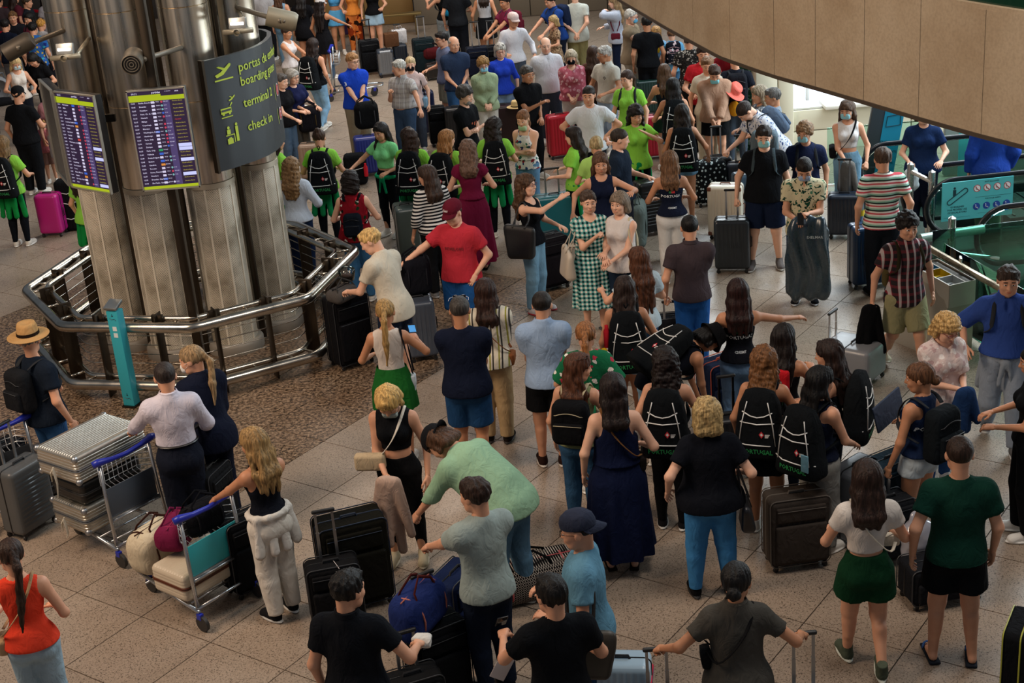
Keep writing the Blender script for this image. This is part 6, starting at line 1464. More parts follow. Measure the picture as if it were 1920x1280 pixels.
a = p(860, 556, 1.80, 176, 'man in a dark navy t-shirt and rolled denim shorts, grey cropped hair', hair=('crop', '#3c3733'), top='tee', tc='#12182a', low='bermuda', lc='denim:#1d3f66', L='cross', R='cross', extra=(('glasses', '#c8c8cc', 1),), skin=2, w=1.12, shoes=SBK)
a = p(908, 524, 1.70, 172, 'woman in a cream shirt with dark stripes and beige trousers', 1, hair=('long', '#2e1c16', .09), top='shirt', tc='vstripes:#cfc6b4,#cfc6b4,#cfc6b4,#3b3836,#cfc6b4,#8f8a3c', low='trousers', lc='#a8906c', shoes=('#201a18', '#2a2422'), L='bend', R='lap', rough=.55, extra=(('glasses', '#1a1614', 1),), turn=10, skin=1)
crossbody(a, 'tan crossbody bag of the woman in the striped cream shirt', '#7a4a2c', side=-1, sz=(.16, .06, .12))
# --- middle
a = p(845, 379, 1.80, -22, 'man in a red t-shirt and maroon cap leaning on a case', hair=('short', '#3a261a'), top='tee', tc='#b52f3c', low='bermuda', lc='denim:#1f4f88', R=(.33, .14, .62, 'relax'), L='pocket', extra=(('cap', '#5c1626', 0, 'Gas'), ('print', 'REVELON', .715, .028, '#7c1a24', 0, 0, .0006)), w=1.15, turn=-12, nod=14, shoes=SBK, skin=0); REDM = a
a = p(684, 432, 1.80, -128, 'blond man in a cream t-shirt bending over his bags', hair=('short', '#c9a468'), top='tee', tc='#c9c0ae', low='bermuda', lc='#1b2436', L=(.10, .26, .60, 'hold'), R=(.08, .22, .62, 'hold'), lean=14, turn=28, skin=0, hem=.45, nod=16)
a = p(720, 562, 1.68, 178, 'woman in a white vest and green skirt holding a phone up', 1, hair=('pony', '#9b7a4a', .19), top='tank', tc='#cfc4ba', low='skirt', lc='#1c5e26', hem=.36, R=(.14, .16, .70, 'hold'), L='bend', skin=2)
phone(a, 'R', 'phone with a lit blue screen held up by the ponytail woman', '#4f9ad8')
crossbody(a, 'small white pouch hanging beside the green skirt', '#c8d4dc', side=-1, z=.50, sz=(.10, .04, .16), strap='#15151a', sh=-1)
a = p(797, 312, 1.68, -150, 'woman in a black and white striped top and black trousers', 1, hair=('mid', '#3a2a22', .09), top='blouse', tc='stripes:#15151a,#d8d4d0', low='trousers', lc='#0f1013', shoes=('#6f6f70', '#8a8a8a'), L='down', R='bend', turn=40, rough=.75)
a = p(655, 322, 1.68, 176, 'curly haired woman in a red floral sleeveless top and blue jeans', 1, hair=('curly', '#1c1412', .04), top='sleeveless', tc='floral:#7c1420,#c22a35,#d8d4cc,#16301c,#7c1420,#101010', low='jeans', lc='denim:#3c6b94', L='bend', R='bend', w=1.12, skin=0)
backpack(a, 'small shiny dark blue backpack on the red floral top', '#10161f', (.24, .13, .30), -.04, '#0c0f14')
a = p(545, 297, 1.68, 165, 'woman in a white blouse with long wavy brown blonde hair', 1, hair=('curly', '#7a5c3c', .13), top='shirt', tc='#b4bcc8', low='jeans', lc='#15233f', L='bend', R='bend', rough=.8, hem=.52)
a = p(983, 329, 1.70, 60, 'woman with glasses in a black vest raising one hand', 1, hair=('curly', '#4a3424', .14), top='tank', tc='#101218', low='jeans', lc='denim:#6f94ac', shoes=('#d8d0ce', '#b8303c'), R=(.02, .24, .86, 'flat'), L='bend', extra=(('glasses', '#5a2030'),), skin=0, nod=-6)
tote(a, 'large black shoulder bag of the woman raising one hand', '#0f1013', -1, .58, (.42, .15, .40))
a = p(1102, 359, 1.68, 8, 'woman in a teal, black and white patterned midi dress', 1, hair=('short', '#4a3a30'), top='dress', tc='geo:#0f2f33,#5f9a94,#d5d2ca', hem=.20, low='none', R=(.0, .16, .735, 'grip'), L=(.06, .16, .62), shoes=('sandal', '#4a4c50'), skin=0, w=1.1, nod=2)
tote(a, 'large cream leather tote on the arm of the patterned dress woman', '#c2b5a4', -1, .52, (.44, .14, .34))
a = p(1160, 362, 1.66, -35, 'woman in a white sleeveless blouse with grey blonde bobbed hair', 1, hair=('mid', '#7a6a5a', .06), top='sleeveless', tc='#d4ccc8', hem=.47, low='jeans', lc='#1c2a3c', R=(.03, .17, .60), L=(.02, .18, .58), skin=0, w=1.12, nod=2)
crossbody(a, 'beige belt bag of the woman in the white sleeveless blouse', '#c6b99c', side=1, z=.53, sz=(.26, .08, .14), sh=1)
a = p(1125, 288, 1.70, 0, 'long haired woman in a navy vest and cut-off denim shorts', 1, hair=('long', '#5a4030', .17), top='tank', tc='#131a30', low='mini', lc='denim:#4a7a9c', R=(.22, .02, .58), L=(.20, .16, .74), shoes=('#a89c86', '#b8ae9a'), skin=1, wide=.07)
a = p(1255, 284, 1.68, 178, 'woman in a navy sport top and white trousers, back turned', 1, hair=('long', '#6b4c34', .10), top='racer', tc='#12182a', low='trousers', lc='#cfcdca', extra=(fl(), CD), L='bend', R='bend', skin=2)
a = p(1292, 404, 1.76, 178, 'man in a dark brown polo shirt and blue jeans, back turned', hair=('crop', BK), top='polo', tc='#40363a', low='jeans', lc='denim:#24589c', L=(.155, .03, .50, 'grip'), R='chest', skin=1); BROWNM = a
a = p(1195, 464, 1.62, -158, 'woman with very long auburn hair pointing to the left', 1, hair=('long', '#4f2f1f', .25), top='tee', tc='#b4c4cc', low='jeans', lc='denim:#3a5f88', L=(.18, .18, .70, 'point'), R='bend', skin=1)
LSH = a = p(1170, 519, 1.68, 176, 'woman in a black sport top with long straight dark brown hair', 1, hair=('long', '#2a1e1a', .20), top='racer', tc='#101116', low='mini', lc='denim:#9ab4c8', L='down', R='bend', skin=2)
team_bag(a, 'team backpack with a red bottle on the long straight haired woman')
a = p(1350, 622, 1.66, 112, 'woman in a black bucket hat bending forward over luggage', 1, hair=('bob', BK, .06), top='tank', tc='#10131c', low='shorts', lc='denim:#86aac4', lean=62, R=(.05, .30, .30, 'relax'), L=(.04, .30, .34), extra=(('bucket',),), skin=2, nod=10)
team_bag(a, 'team backpack on the woman bending in a bucket hat', text=False)
a = p(1383, 524, 1.68, 176, 'woman in a black sport top with long dark red hair, one arm out', 1, hair=('long', '#24100e', .13), top='racer', tc='#0f1118', low='jeans', lc='denim:#5f7c9c', R=(.34, .16, .70, 'relax'), L='bend', extra=(fl(), CD), skin=2)
a = p(1432, 652, 1.68, 158, 'woman with long light brown curls and a black skirt', 1, hair=('curly', '#6b4628', .20), top='racer', tc='#0f1118', low='skirt', lc='#0f1318', hem=.36, L='down', R='bend', shoes=('#d8d4cc', '#e4e0d8'), skin=2, turn=10)
team_bag(a, 'team backpack on the woman with long light brown curls')
a = p(1470, 609, 1.66, 150, 'dark haired woman in black with a red and green scarf on her back', 1, hair=('long', '#17100f', .16), top='racer', tc='#101116', low='leggings', lc='#121826', R=(.10, .17, .70), L='down', skin=2); SCARFW = a
a = p(1552, 639, 1.68, -115, 'woman in profile with straight dark hair and big team backpack', 1, hair=('long', '#251814', .17), top='racer', tc='#101116', low='jeans', lc='#16202e', L='bend', R='bend', skin=1)
team_bag(a, 'team backpack worn by the woman in profile, facing right edge')
GLB = a = p(1540, 689, 1.66, 132, 'woman with glossy black hair, navy vest and grey trousers', 1, hair=('long', '#0c0a0b', .22), top='racer', tc='#12182a', low='trousers', lc='#85847f', R=(.09, .17, .56), L='down', skin=1, turn=-20)
team_bag(a, 'team backpack with a blue mask hanging, on the glossy black hair')
# --- right
a = p(1722, 682, 1.66, -145, 'girl with a messy bun, navy sport top and white denim shorts', 1, hair=('lowbun', '#5c3d28'), top='racer', tc='#15233f', low='mini', lc='denim:#a9b4ba', L=(.16, .05, .49, 'grip'), R='bend', extra=(fl(), CD), skin=2, turn=35); BUNG = a
backpack(a, 'black and teal backpack slung on the girl with the messy bun', '#11161a', (.32, .18, .46), -.04)
a = p(1800, 819, 1.80, 172, 'young man in a dark green t-shirt, black shorts and flip-flops', hair=('crop', '#2a1b13'), top='tee', tc='#0e3228', low='shorts', lc='#0c0d10', shoes=('sandal', '#20242c', '#3c5f9c'), L=(.17, -.02, .51), R='down', skin=1, wide=.075)
a = p(1625, 866, 1.70, 178, 'woman in a cropped white t-shirt and dark green shorts', 1, hair=('mid', '#2a1b15', .09), top='croptee', tc='#d0c8c0', low='shorts', lc='#123822', shoes=('#4c5446', '#cfd4c8', 1), L='bend', R='bend', skin=1, stride=.16)
crossbody(a, 'cream cord bag of the woman in green shorts', '#c9bfae', side=-1, z=.60, sz=(.14, .05, .10), front=-.08)
a = p(1938, 650, 1.70, -100, 'woman in a black jumpsuit at the right edge', 1, hair=('bun', BK), top='tank', tc='#0d0e11', low='wide', lc='#0c0d10', L=(.02, .17, .60), R='bend', skin=2)
a = p(1783, 596, 1.66, 18, 'woman with wavy blonde hair and glasses in a pale lace blouse', 1, hair=('curly', '#b8935c', .05), top='blouse', tc='floral:#cdb9b4,#e4dcd8,#b89a98,#dccfca', low='jeans', lc='denim:#2a4a78', R=(.0, .17, .63, 'hold'), L=(.02, .17, .62, 'hold'), extra=(('glasses', '#8a3030'),), nod=26, skin=0)
cloth_over(a, 'L', 'folded denim jacket held by the woman with wavy blonde hair', 'denim:#1c3358', 'denim_jacket', .34, .16)
a = p(1892, 501, 1.80, -12, 'man in a blue shirt and light grey trousers walking forward', hair=('short', '#3c2f28'), top='shirt', tc='#2f488c', low='trousers', lc='#8b95a2', shoes=('#6a6a6a', '#c9c6bf'), stride=.26, L=(.19, .02, .54), R=(.20, .05, .60), rough=.52, hem=.545, extra=(('tied', '#87909a', .515),), w=1.12, skin=1)
backpack(a, 'grey backpack on the man in the blue shirt', '#3a3d42')
a = p(1703, 402, 1.78, 8, 'young man in a dark plaid shirt and khaki shorts, walking', hair=('afro', '#17110f'), top='polo', tc='plaid:#2c2628,#7a2a34,#cfc8c4', hem=.47, low='bermuda', lc='#8f8a66', shoes=('#c0b59c', '#d8d0bc'), stride=.30, R=(.20, .0, .50, 'grip'), L='down2', skin=1, yaw=0); PLAID = a
backpack(a, 'khaki backpack slung on the man in the plaid shirt', '#4a4126', (.30, .18, .42), -.06, '#2b2618')
cloth_over(a, 'R', 'black coat hanging from the hand of the plaid shirt man', '#0c0c0e', 'coat', .62, .18)
a = p(1655, 277, 1.80, 178, 'man in a red, white and green striped t-shirt, back turned', hair=('short', '#4a382c'), top='tee', tc='stripes:#d8d4cc,#c2505a,#d8d4cc,#24322e,#86b4a0', low='jeans', lc='#12161d', shoes=SBK, L='down2', R='down2', w=1.08, skin=1)
a = p(1508, 302, 1.78, -12, 'young man in a palm print shirt and blue mask', hair=('crop', '#1e1612'), top='polo', tc='palm:#cfc6a4,#1d4a38,#16382e,#cfc6a4,#4a7a60', hem=.46, low='bermuda', lc='#1c2a50', shoes=('#17181c', '#c6c8cc'), R=(.05, .18, .62, 'hold'), L=(.02, .18, .66, 'grip'), extra=(('mask', '#9fb2d0'),), nod=32, skin=1); PALM = a
phone(a, 'R', 'phone with white case held by the young man in the palm shirt', '#c8ccd4')
a = p(1508, 232, 1.70, -8, 'boy with curly light brown hair and mask in a navy t-shirt', hair=('afro', '#7a5c40'), top='tee', tc='#1c2440', low='bermuda', lc='#1a2238', extra=(('mask',),), R='down', L='down', turn=-25)
backpack(a, 'dark backpack worn by the boy with curly light brown hair', '#14161a')
a = p(1587, 190, 1.70, -12, 'masked woman in a white crop top with long brown hair', 1, hair=('long', '#4a3628', .20), top='crop', tc='#d0ccca', hem=.635, low='jeans', lc='denim:#6b90a8', R=(.02, .17, .56), L=(.14, .10, .53, 'grip'), extra=(('mask',),), skin=1, nod=14, turn=-18); CROPW = a
crossbody(a, 'black crossbody bag of the masked woman in the white crop top', '#101114', side=-1, z=.60, sz=(.22, .09, .16), sh=1)
cloth_over(a, 'R', 'grey jacket over the arm of the masked woman in white', '#6f6b66', 'jacket', .42, .14)
a = p(1432, 238, 1.82, -12, 'bearded man in a black t-shirt and blue mask with rucksack', hair=('short', '#2a221e'), top='tee', tc='#101216', low='bermuda', lc='#131d34', shoes=('#5a5350', '#a8a49c'), R=(.19, .05, .52, 'grip'), L='down', extra=(('mask', '#8fc8cc'),), w=1.25, skin=0, nod=10, wide=.09); MASKM = a
backpack(a, 'tall grey rucksack of the masked man in black', '#5c6a72', (.36, .24, .62), .02, '#3c484e')
a = p(1447, 166, 1.70, -90, 'grey haired man in a grey t-shirt and glasses, facing left', hair=('short', '#5a5652'), top='tee', tc='#7b838c', low='jeans', lc='denim:#6a8098', L='down', R='bend', extra=(('glasses', '#a8904c'),), skin=2)
a = p(1422, 162, 1.66, -80, 'woman with ash blonde hair in a speckled grey top', 1, hair=('mid', '#8a7c68', .10), top='tee', tc='floral:#6f7680,#b4b8bc,#4f565e,#8f969c', low='jeans', lc='#2a3444', L='bend', R='bend')
a = p(1384, 200, 1.86, -70, 'man in a blue and white floral shirt bending over a handle', hair=('crop', '#2b211c'), top='polo', tc='leopard:#c9ccd4,#2f4478,#5f739c,#e0e0e4', low='bermuda', lc='#8a8474', lean=36, L=(.08, .30, .50, 'grip'), R=(.10, .34, .54, 'grip'), extra=(('beard', '#1e1714'),), w=1.12, nod=20, skin=0); FLORALM = a
backpack(a, 'grey blue backpack of the man in the floral shirt', '#56657a')
a = p(1340, 126, 1.72, -5, 'youth in a dusty pink hooded jacket and black shorts', hair=('short', '#3c2a20'), top='hoodie', tc='#a5826c', low='shorts', lc='#0e0f12', R=(.03, .20, .50, 'grip'), L=(.02, .20, .50, 'grip'), extra=(('mask', '#7fc0c8', -.02),), nod=26, lean=8, w=1.1); PINKJ = a
a = p(1326, 108, 1.74, -5, 'woman in a cream t-shirt with short light brown hair', 1, hair=('short', '#6f5038'), top='tee', tc='#c4b8a6', low='trousers', lc='#b4ac98', R='down', L='down', nod=12)
a = p(1318, 86, 1.78, -6, 'dark haired man in a red t-shirt behind the cream t-shirt', hair=('short', '#2c1e18'), top='tee', tc='#b02028', low='trousers', lc='#14151a', R='bend', L='bend', w=1.1)
a = p(1378, 96, 1.76, 175, 'person in dark clothes near the planted glass door', hair=('short', BK), top='tee', tc='#141720', low='jeans', lc='#39424e', R='down', L='down')
backpack(a, 'dark backpack with white trim near the planted glass door', '#15161c', (.32, .2, .46))
a = p(1278, 196, 1.68, 172, 'woman with long dark hair in front of the other team backpack girl', 1, hair=('long', '#1e1714', .16), top='racer', tc='#131826', low='mini', lc='denim:#6a90ac', L='down', R=(.20, .05, .56), skin=2)
team_bag(a, 'team backpack with PORTUGAL in green, lower of the close pair')
a = p(1261, 147, 1.68, 178, 'woman with long black hair behind the lower team backpack girl', 1, hair=('long', '#141010', .16), top='racer', tc='#131826', low='mini', lc='denim:#5a7c98', L='bend', R='down', skin=2)
team_bag(a, 'team backpack with red emblem, upper of the close pair')
a = p(1245, 121, 1.66, 175, 'brown haired woman holding a beige hat behind her', 1, hair=('long', '#4a3424', .12), top='racer', tc='#1a2230', low='shorts', lc='#20352c', L='bend', R='bend', skin=1); BEIGEH = a
# --- light green group and the queue
a = p(1103, 162, 1.80, -5, 'man in a white t-shirt with both hands on his hips', hair=('crop', '#1f1713'), top='tee', tc='#c9ccd0', low='trousers', lc='#14161e', R='hip', L='hip', skin=1, turn=-10, nod=6)
a = p(1174, 133, 1.70, -20, 'young woman in a lime t-shirt with a curly ponytail', 1, hair=('pony', '#3a2a22', .10), top='tee', tc=NEON, low='leggings', lc=TB, R='down', L='down', turn=-25, skin=0)
backpack(a, 'black backpack of the young woman with the curly ponytail', '#101318')
a = p(1192, 200, 1.70, 5, 'young woman in a lime t-shirt with one palm raised', 1, hair=('curly', '#1c1413', .14), top='tee', tc=NEON, low='leggings', lc=TB, L=(.06, .16, .80, 'flat'), R=(.24, .06, .74, 'relax'), extra=(('tied', '#12804a'),), skin=1, nod=16)
a = p(1072, 239, 1.62, -110, 'girl with straight dark hair in a lime t-shirt lettered at the back', 1, hair=('long', '#221a17', .18), top='tee', tc=NEON, low='leggings', lc=TB, extra=(('tied', '#12804a'), ('print', 'PORTUGAL', .70, .026, '#14301c')), L='bend', R='bend', skin=0)
a = p(1117, 256, 1.64, 178, 'girl with an ash blonde bun and pale lime t-shirt', 1, hair=('bun', '#a8946c'), top='tee', tc='#a5cf6c', low='leggings', lc=TB, L='bend', R='bend')
a = p(1163, 242, 1.78, 70, 'man in a navy t-shirt with a leopard motif, facing right', hair=('crop', '#2f2620'), top='tee', tc='#1a2534', low='trousers', lc='#14161e', R='down', L='bend', skin=0, w=1.1, turn=15)
m = MB(); m.rbox((0, 0, 0), (.16, .01, .20), .004, 0, None, 1)
a = p(926, 222, 1.68, 178, 'girl with long dark curls in a lime t-shirt', 1, hair=('curly', '#1d1512', .13), top='tee', tc=NEON, low='leggings', lc=TB, L='bend', R='bend', turn=-35, extra=(('tied', '#12804a'),), skin=1)
team_bag(a, 'team backpack on the girl with long dark curls in lime')
a = p(876, 264, 1.72, 178, 'woman in a long burgundy patterned dress', 1, hair=('curly', '#6a5244', .09), top='dress', tc='#6f1838', low='none', hem=.07, L='bend', R='bend', rough=.15, shoes=SAN, skin=0)
a = p(838, 244, 1.66, 155, 'girl with strawberry blonde hair in a lime t-shirt', 1, hair=('long', '#94673c', .15), top='tee', tc=NEON, low='leggings', lc=TB, L='bend', R='bend', turn=-30, extra=(('tied', '#12804a'),), skin=0)
team_bag(a, 'team backpack on the strawberry blonde girl')
a = p(763, 242, 1.66, 170, 'girl with glossy brown curls in a lime t-shirt', 1, hair=('curly', '#33221a', .13), top='tee', tc=NEON, low='leggings', lc=TB, L='phone', R='bend', turn=40, extra=(('tied', '#12804a'),), skin=1)
team_bag(a, 'team backpack on the girl with glossy brown curls')
a = p(710, 232, 1.64, -30, 'girl in a pale lime t-shirt stretching one arm to the left', 1, hair=('long', '#1f1816', .15), top='croptee', tc='#7fd28c', low='leggings', lc=TB, R=(.22, .20, .64, 'hold'), L='bend', extra=(('tied', '#129060'),), skin=1, turn=-5, nod=14)
a = p(597, 243, 1.66, 178, 'girl with a high bun and yellow ribbon in a lime t-shirt', 1, hair=('bun', '#3f2c20'), top='tee', tc=NEON, low='leggings', lc=TB, L='bend', R='bend', nod=20, extra=(('tied', '#12804a'),), skin=1)
team_bag(a, 'team backpack on the girl with a high bun')
a = p(518, 250, 1.66, 120, 'girl in lime green half hidden behind the curved sign', 1, hair=('long', '#2a1c16', .12), top='tee', tc=NEON, low='leggings', lc=TB, L='down', R='down', extra=(('tied', '#12804a'),), skin=1)
a = p(978, 209, 1.64, -25, 'woman in a floral vest with a ginger ponytail, arms folded', 1, hair=('pony', '#7a5438', .05), top='strapdress', tc='floral:#d8d4d0,#24406c,#8f2a35,#2f6a5c,#d8d4d0', hem=.50, low='jeans', lc='denim:#5a80a0', L='cross', R='cross', extra=(('mask', '#a8c49c', -.03),), nod=18, skin=0)
a = p(872, 163, 1.78, 60, 'grey bearded man in a black t-shirt with folded arms', hair=('afro', '#3c3835'), top='tee', tc='#0f1114', low='jeans', lc='#16243c', L='cross', R='cross', extra=(('beard', '#8a8580'), ('print', '* 8 *', .70, .045, '#b85c3c', 0)), skin=0)
a = p(988, 124, 1.78, 35, 'man in a black polo shirt with grey hair, hands on a bag', hair=('short', '#4c4844'), top='polo', tc='#101114', low='trousers', lc='#111216', L='lap', R=(.0, .17, .70), skin=2, w=1.1)
a = p(905, 109, 1.64, 8, 'older woman in a pale green open blouse and blue mask', 1, hair=('afro', '#8f6a3c'), top='shirt', tc='#93a280', low='trousers', lc='#c4bfb4', L='lap', R='lap', extra=(('mask', '#8fcbe0'), ('glasses', '#6a3030')), skin=0, w=1.08, hem=.48)
a = p(937, 82, 1.68, 5, 'grey haired woman in a royal blue top, sunglasses on her head', 1, hair=('bob', '#a8a096', .03), top='long', tc='#2440b4', low='jeans', lc='denim:#7f98b8', L='down', R='down', rough=.6, extra=(('glasses', '#8a3040'), ('glasses', '#15110f', 1)), skin=0, w=1.08)
a = p(850, 69, 1.80, 12, 'bald older man in a dark blue patterned polo shirt', hair=('bald', '#9a948c'), top='polo', tc='#27334a', low='jeans', lc='denim:#34557c', L='lap', R='lap', skin=1, turn=10)
a = p(826, 60, 1.76, -70, 'dark haired man with glasses in a grey and red t-shirt', hair=('short', '#1a1412'), top='tee', tc='#5a6078', low='bermuda', lc='#7c7a6c', L='down', R='bend', extra=(('glasses',),), skin=1)
a = p(768, 108, 1.62, 0, 'blonde woman in a pale pink t-shirt and black mask', 1, hair=('short', '#b8a078'), top='tee', tc='#c4aaa4', low='trousers', lc='#3a4250', L='down', R='bend', extra=(('mask', '#15161a'),), skin=0)
crossbody(a, 'small pale blue bag of the blonde woman with a black mask', '#7fa0b8', side=1, sz=(.2, .08, .18), strap='#15161a', sh=1)
a = p(745, 113, 1.74, -35, 'white haired man in a checked shirt and blue trousers', hair=('short', '#b0aca4'), top='polo', tc='plaid:#a8a4a0,#857f80,#c4c2c4', low='jeans', lc='#33465f', R=(.03, .15, .73, 'grip'), L=(.30, .14, .58, 'relax'), w=1.18, skin=1, turn=-40, waist=.61, hem=.56, extra=(('belt',),)); CHECKM = a
a = p(660, 100, 1.80, 18, 'man with glasses in a royal blue polo shirt with number 3', hair=('short', '#9a7048'), top='polo', tc='#1a3fb0', low='trousers', lc='#867c68', R=(.0, .16, .54, 'grip'), L=(.0, .16, .54, 'grip'), extra=(('glasses', '#2a2020'), ('print', '3', .74, .05, '#d8d8d8', 0, -.095)), w=1.12, skin=0, turn=25)
a = p(586, 72, 1.72, 150, 'woman in a black vest and light blue skinny jeans', 1, hair=('long', '#2a1e1a', .13), top='tank', tc='#111318', low='leggings', lc='denim:#7fa6c4', shoes=('#c8c4bc', '#d4d0c8'), L='bend', R='down', stride=.24, skin=1)
team_bag(a, 'team backpack on the woman in light blue skinny jeans')
a = p(548, 131, 1.66, 50, 'silver haired woman with glasses in a navy t-shirt', 1, hair=('bob', '#a09a92', .02), top='tee', tc='#1a1f42', low='trousers', lc='#3f3a34', L='bend', R='bend', extra=(('glasses', '#2a2220'),), skin=0)
a = p(527, 139, 1.66, 60, 'woman with short dark grey hair in a black v-neck top', 1, hair=('short', '#4c4642'), top='tee', tc='#111114', low='jeans', lc='#4a5c70', R=(.10, .20, .58, 'grip'), L='bend', skin=0, w=1.08)
a = p(1022, 71, 1.78, 5, 'broad man in a white polo shirt with cropped grey hair', hair=('bald', '#8f8a84'), top='polo', tc='#c6c4c8', low='trousers', lc='#343a46', L='down', R='down', w=1.2, skin=0)
a = p(1070, 95, 1.64, -5, 'woman in a pink flowered blouse and black mask', 1, hair=('bob', '#b0a088', .01), top='blouse', tc='floral:#b05a68,#d89aa4,#c2707c,#e4b8bc', low='trousers', lc='#c8c4bc', L='lap', R='lap', extra=(('mask', '#121418'),), w=1.18, skin=0, rough=.8)
a = p(1131, 87, 1.76, -45, 'silver haired man in a cream polo shirt with a round crest', hair=('short', '#b4b0aa'), top='polo', tc='#c9c6bc', low='jeans', lc='denim:#8fa4bc', L='bend', R='bend', turn=-35, extra=(('glasses', '#b8b4ac'), ('print', 'o', .735, .06, '#2a2c34', 0, .03)), skin=2)
a = p(1112, 87, 1.66, 160, 'brown haired woman behind the man in the cream polo', 1, hair=('long', '#3a261c', .1), top='tee', tc='#5a4034', low='trousers', lc='#2a2420', L='down', R='down')
a = p(962, 25, 1.76, 8, 'man in a white long sleeved top and white cap', hair=('short', '#1c1512'), top='long', tc='#c4c2c6', low='trousers', lc='#3f4650', L=(.20, .06, .56), R='bend', extra=(('cap', '#c9b4ae', 0),), skin=2, turn=25)
a = p(945, -8, 1.76, -60, 'man in a maroon t-shirt with a red backpack reaching left', hair=('short', '#1c1512'), top='tee', tc='#6a2038', low='trousers', lc='#1c2430', R=(.04, .26, .60), L=(.06, .28, .60), skin=2, turn=10)
backpack(a, 'dark red backpack of the man in the maroon t-shirt', '#5c1826')
a = p(905, -30, 1.72, 170, 'woman in a white vest and black skirt beside tall handles', 1, hair=('long', '#2a1e18', .1), top='tank', tc='#b8b8bc', low='skirt', lc='#0f1013', L='down', R='down', hem=.36, skin=2)
a = p(852, -38, 1.84, 172, 'tall man in a black t-shirt and black trousers', hair=('short', BK), top='tee', tc='#16181c', low='trousers', lc='#14161c', L='down', R='bend', skin=1)
a = p(826, -36, 1.70, -140, 'woman in grey patterned trousers with a bright teal backpack', 1, hair=('long', '#8a7048', .08), top='tank', tc='#101214', low='wide', lc='#7c8488', L=(.10, .20, .74), R='down', skin=1)
backpack(a, 'bright teal blue backpack near the bronze wall', '#1a7fae', (.30, .2, .48))
a = p(693, -44, 1.74, 5, 'woman in a black vest and pale denim shorts by the bench', 1, hair=('long', '#2a1e18', .1), top='tank', tc='#111114', low='shorts', lc='denim:#8fa8ba', L='bend', R='down', skin=1)
a = p(655, -42, 1.72, 0, 'woman in an orange vest and orange patterned trousers', 1, hair=('long', '#2a1e18', .1), top='tank', tc='#e08a3c', low='jeans', lc='camo:#c05a24,#8a3416,#d8793a,#2a1810', L='mouth', R='bend', skin=1)
a = p(622, -38, 1.68, 5, 'girl in a light blue top and light blue shorts', 1, hair=('long', '#2a1e18', .1), top='crop', tc='#4f9ad0', low='shorts', lc='#5aa4d4', L='down', R='down', skin=2)
a = p(600, -4, 1.70, 150, 'woman in a white cap and black top reaching right', 1, hair=('long', '#1c1412', .24), top='tank', tc='#111114', low='skirt', lc='#121216', hem=.33, R=(.22, .26, .62), L='down', extra=(('cap', '#d0cccc', 0),), skin=2, turn=-10)
a = p(562, -16, 1.70, 172, 'woman in a black printed t-shirt with long dark hair', 1, hair=('long', '#15100f', .16), top='tee', tc='#101014', low='shorts', lc='#0f1012', L='down', R='bend', skin=2, hem=.42, extra=(('print', 'RE', .72, .05, '#8f887c'),))
a = p(522, -18, 1.66, 170, 'woman in a pale blue vest with brown hair, top of the frame', 1, hair=('long', '#4a3020', .12), top='tank', tc='#7f9cb4', low='jeans', lc='denim:#5f7f98', L='down', R='down')
a = p(489, -28, 1.70, 175, 'person in a grey white t-shirt behind the rear column', hair=('short', '#3a2a20'), top='tee', tc='#a8a8ac', low='trousers', lc='#15161a', L='down', R='down')
a = p(537, 50, 1.62, 60, 'woman in a white sleeveless top pushing a trolley, head behind a lamp', 1, hair=('bun', '#3a2820'), top='tank', tc='#d0c9c8', low='trousers', lc='#8a8476', L=(.10, .26, .60, 'grip'), R=(.10, .26, .60, 'grip'), skin=2); PUSHW = a
a = p(1028, -10, 1.78, -55, 'man in a blue polo with white trim and navy rucksack', hair=('short', '#1e1613'), top='polo', tc='#1c3a78', low='trousers', lc='#141a28', L=(.12, .30, .60), R=(.10, .30, .60), lean=10, skin=1)
backpack(a, 'navy rucksack of the man in the blue polo', '#18223a', (.30, .2, .46))
a = p(1036, 30, 1.36, -70, 'child with blonde hair in a brown patterned dress', 1, hair=('bob', '#a08458', .05), top='dress', tc='leopard:#8a7058,#4a3628,#b09878', low='none', hem=.36, L='bend', R='bend', shoes=SN)
a = p(1077, -22, 1.80, 176, 'man in a loose cream shirt with his hands behind his back', hair=('bald', '#8a8478'), top='tee', tc='#b4b6ac', low='trousers', lc='#8a8258', L='back', R='back', w=1.12, hem=.44, skin=0)
a = p(1150, -8, 1.68, -100, 'girl with long fair hair in a pale hooded top', 1, hair=('long', '#8a7050', .16), top='hoodie', tc='#a4a8b4', low='leggings', lc='#141c30', L='mouth', R='bend', skin=0)
crossbody(a, 'dark red belt bag of the girl in the pale hooded top', '#5c1c28', side=1, z=.56, sz=(.18, .08, .12), sh=1)
a = p(1184, 18, 1.78, 65, 'white haired man in a khaki waistcoat and blue mask', hair=('short', '#b8b4ac'), top='vest', tc='#857560', low='trousers', lc='#a49a88', R=(.06, .24, .58, 'grip'), L='bend', extra=(('mask', '#5fa8cc'), ('glasses', '#8a3a2a')), w=1.1, skin=0)
a = p(1212, 30, 1.74, 178, 'person in black behind the man in the khaki waistcoat', hair=('short', BK), top='tee', tc='#0f1013', low='trousers', lc='#0e0f12', L='down', R='down', skin=2)
a = p(1230, 51, 1.40, 0, 'girl in pale blue eating an ice cream', 1, hair=('mid', '#9c7444', .06), top='tee', tc='#7f9cb8', low='skirt', lc='denim:#7a94ac', hem=.38, R='mouth', L=(.02, .14, .74, 'hold'), skin=0)
m = MB(); m.lathe([(.004, -.06), (.026, .03)], (0, 0, 0), 12, 0); m.sphere((0, 0, .045), .03, 1, 10); held(a, 'R', 'ice_cream_cone', 'ice cream cone held by the girl in pale blue', 'ice cream', m, [mat('#b88a50', .7, name='wafer'), mat('#e0d8c4', .6, name='cream')])
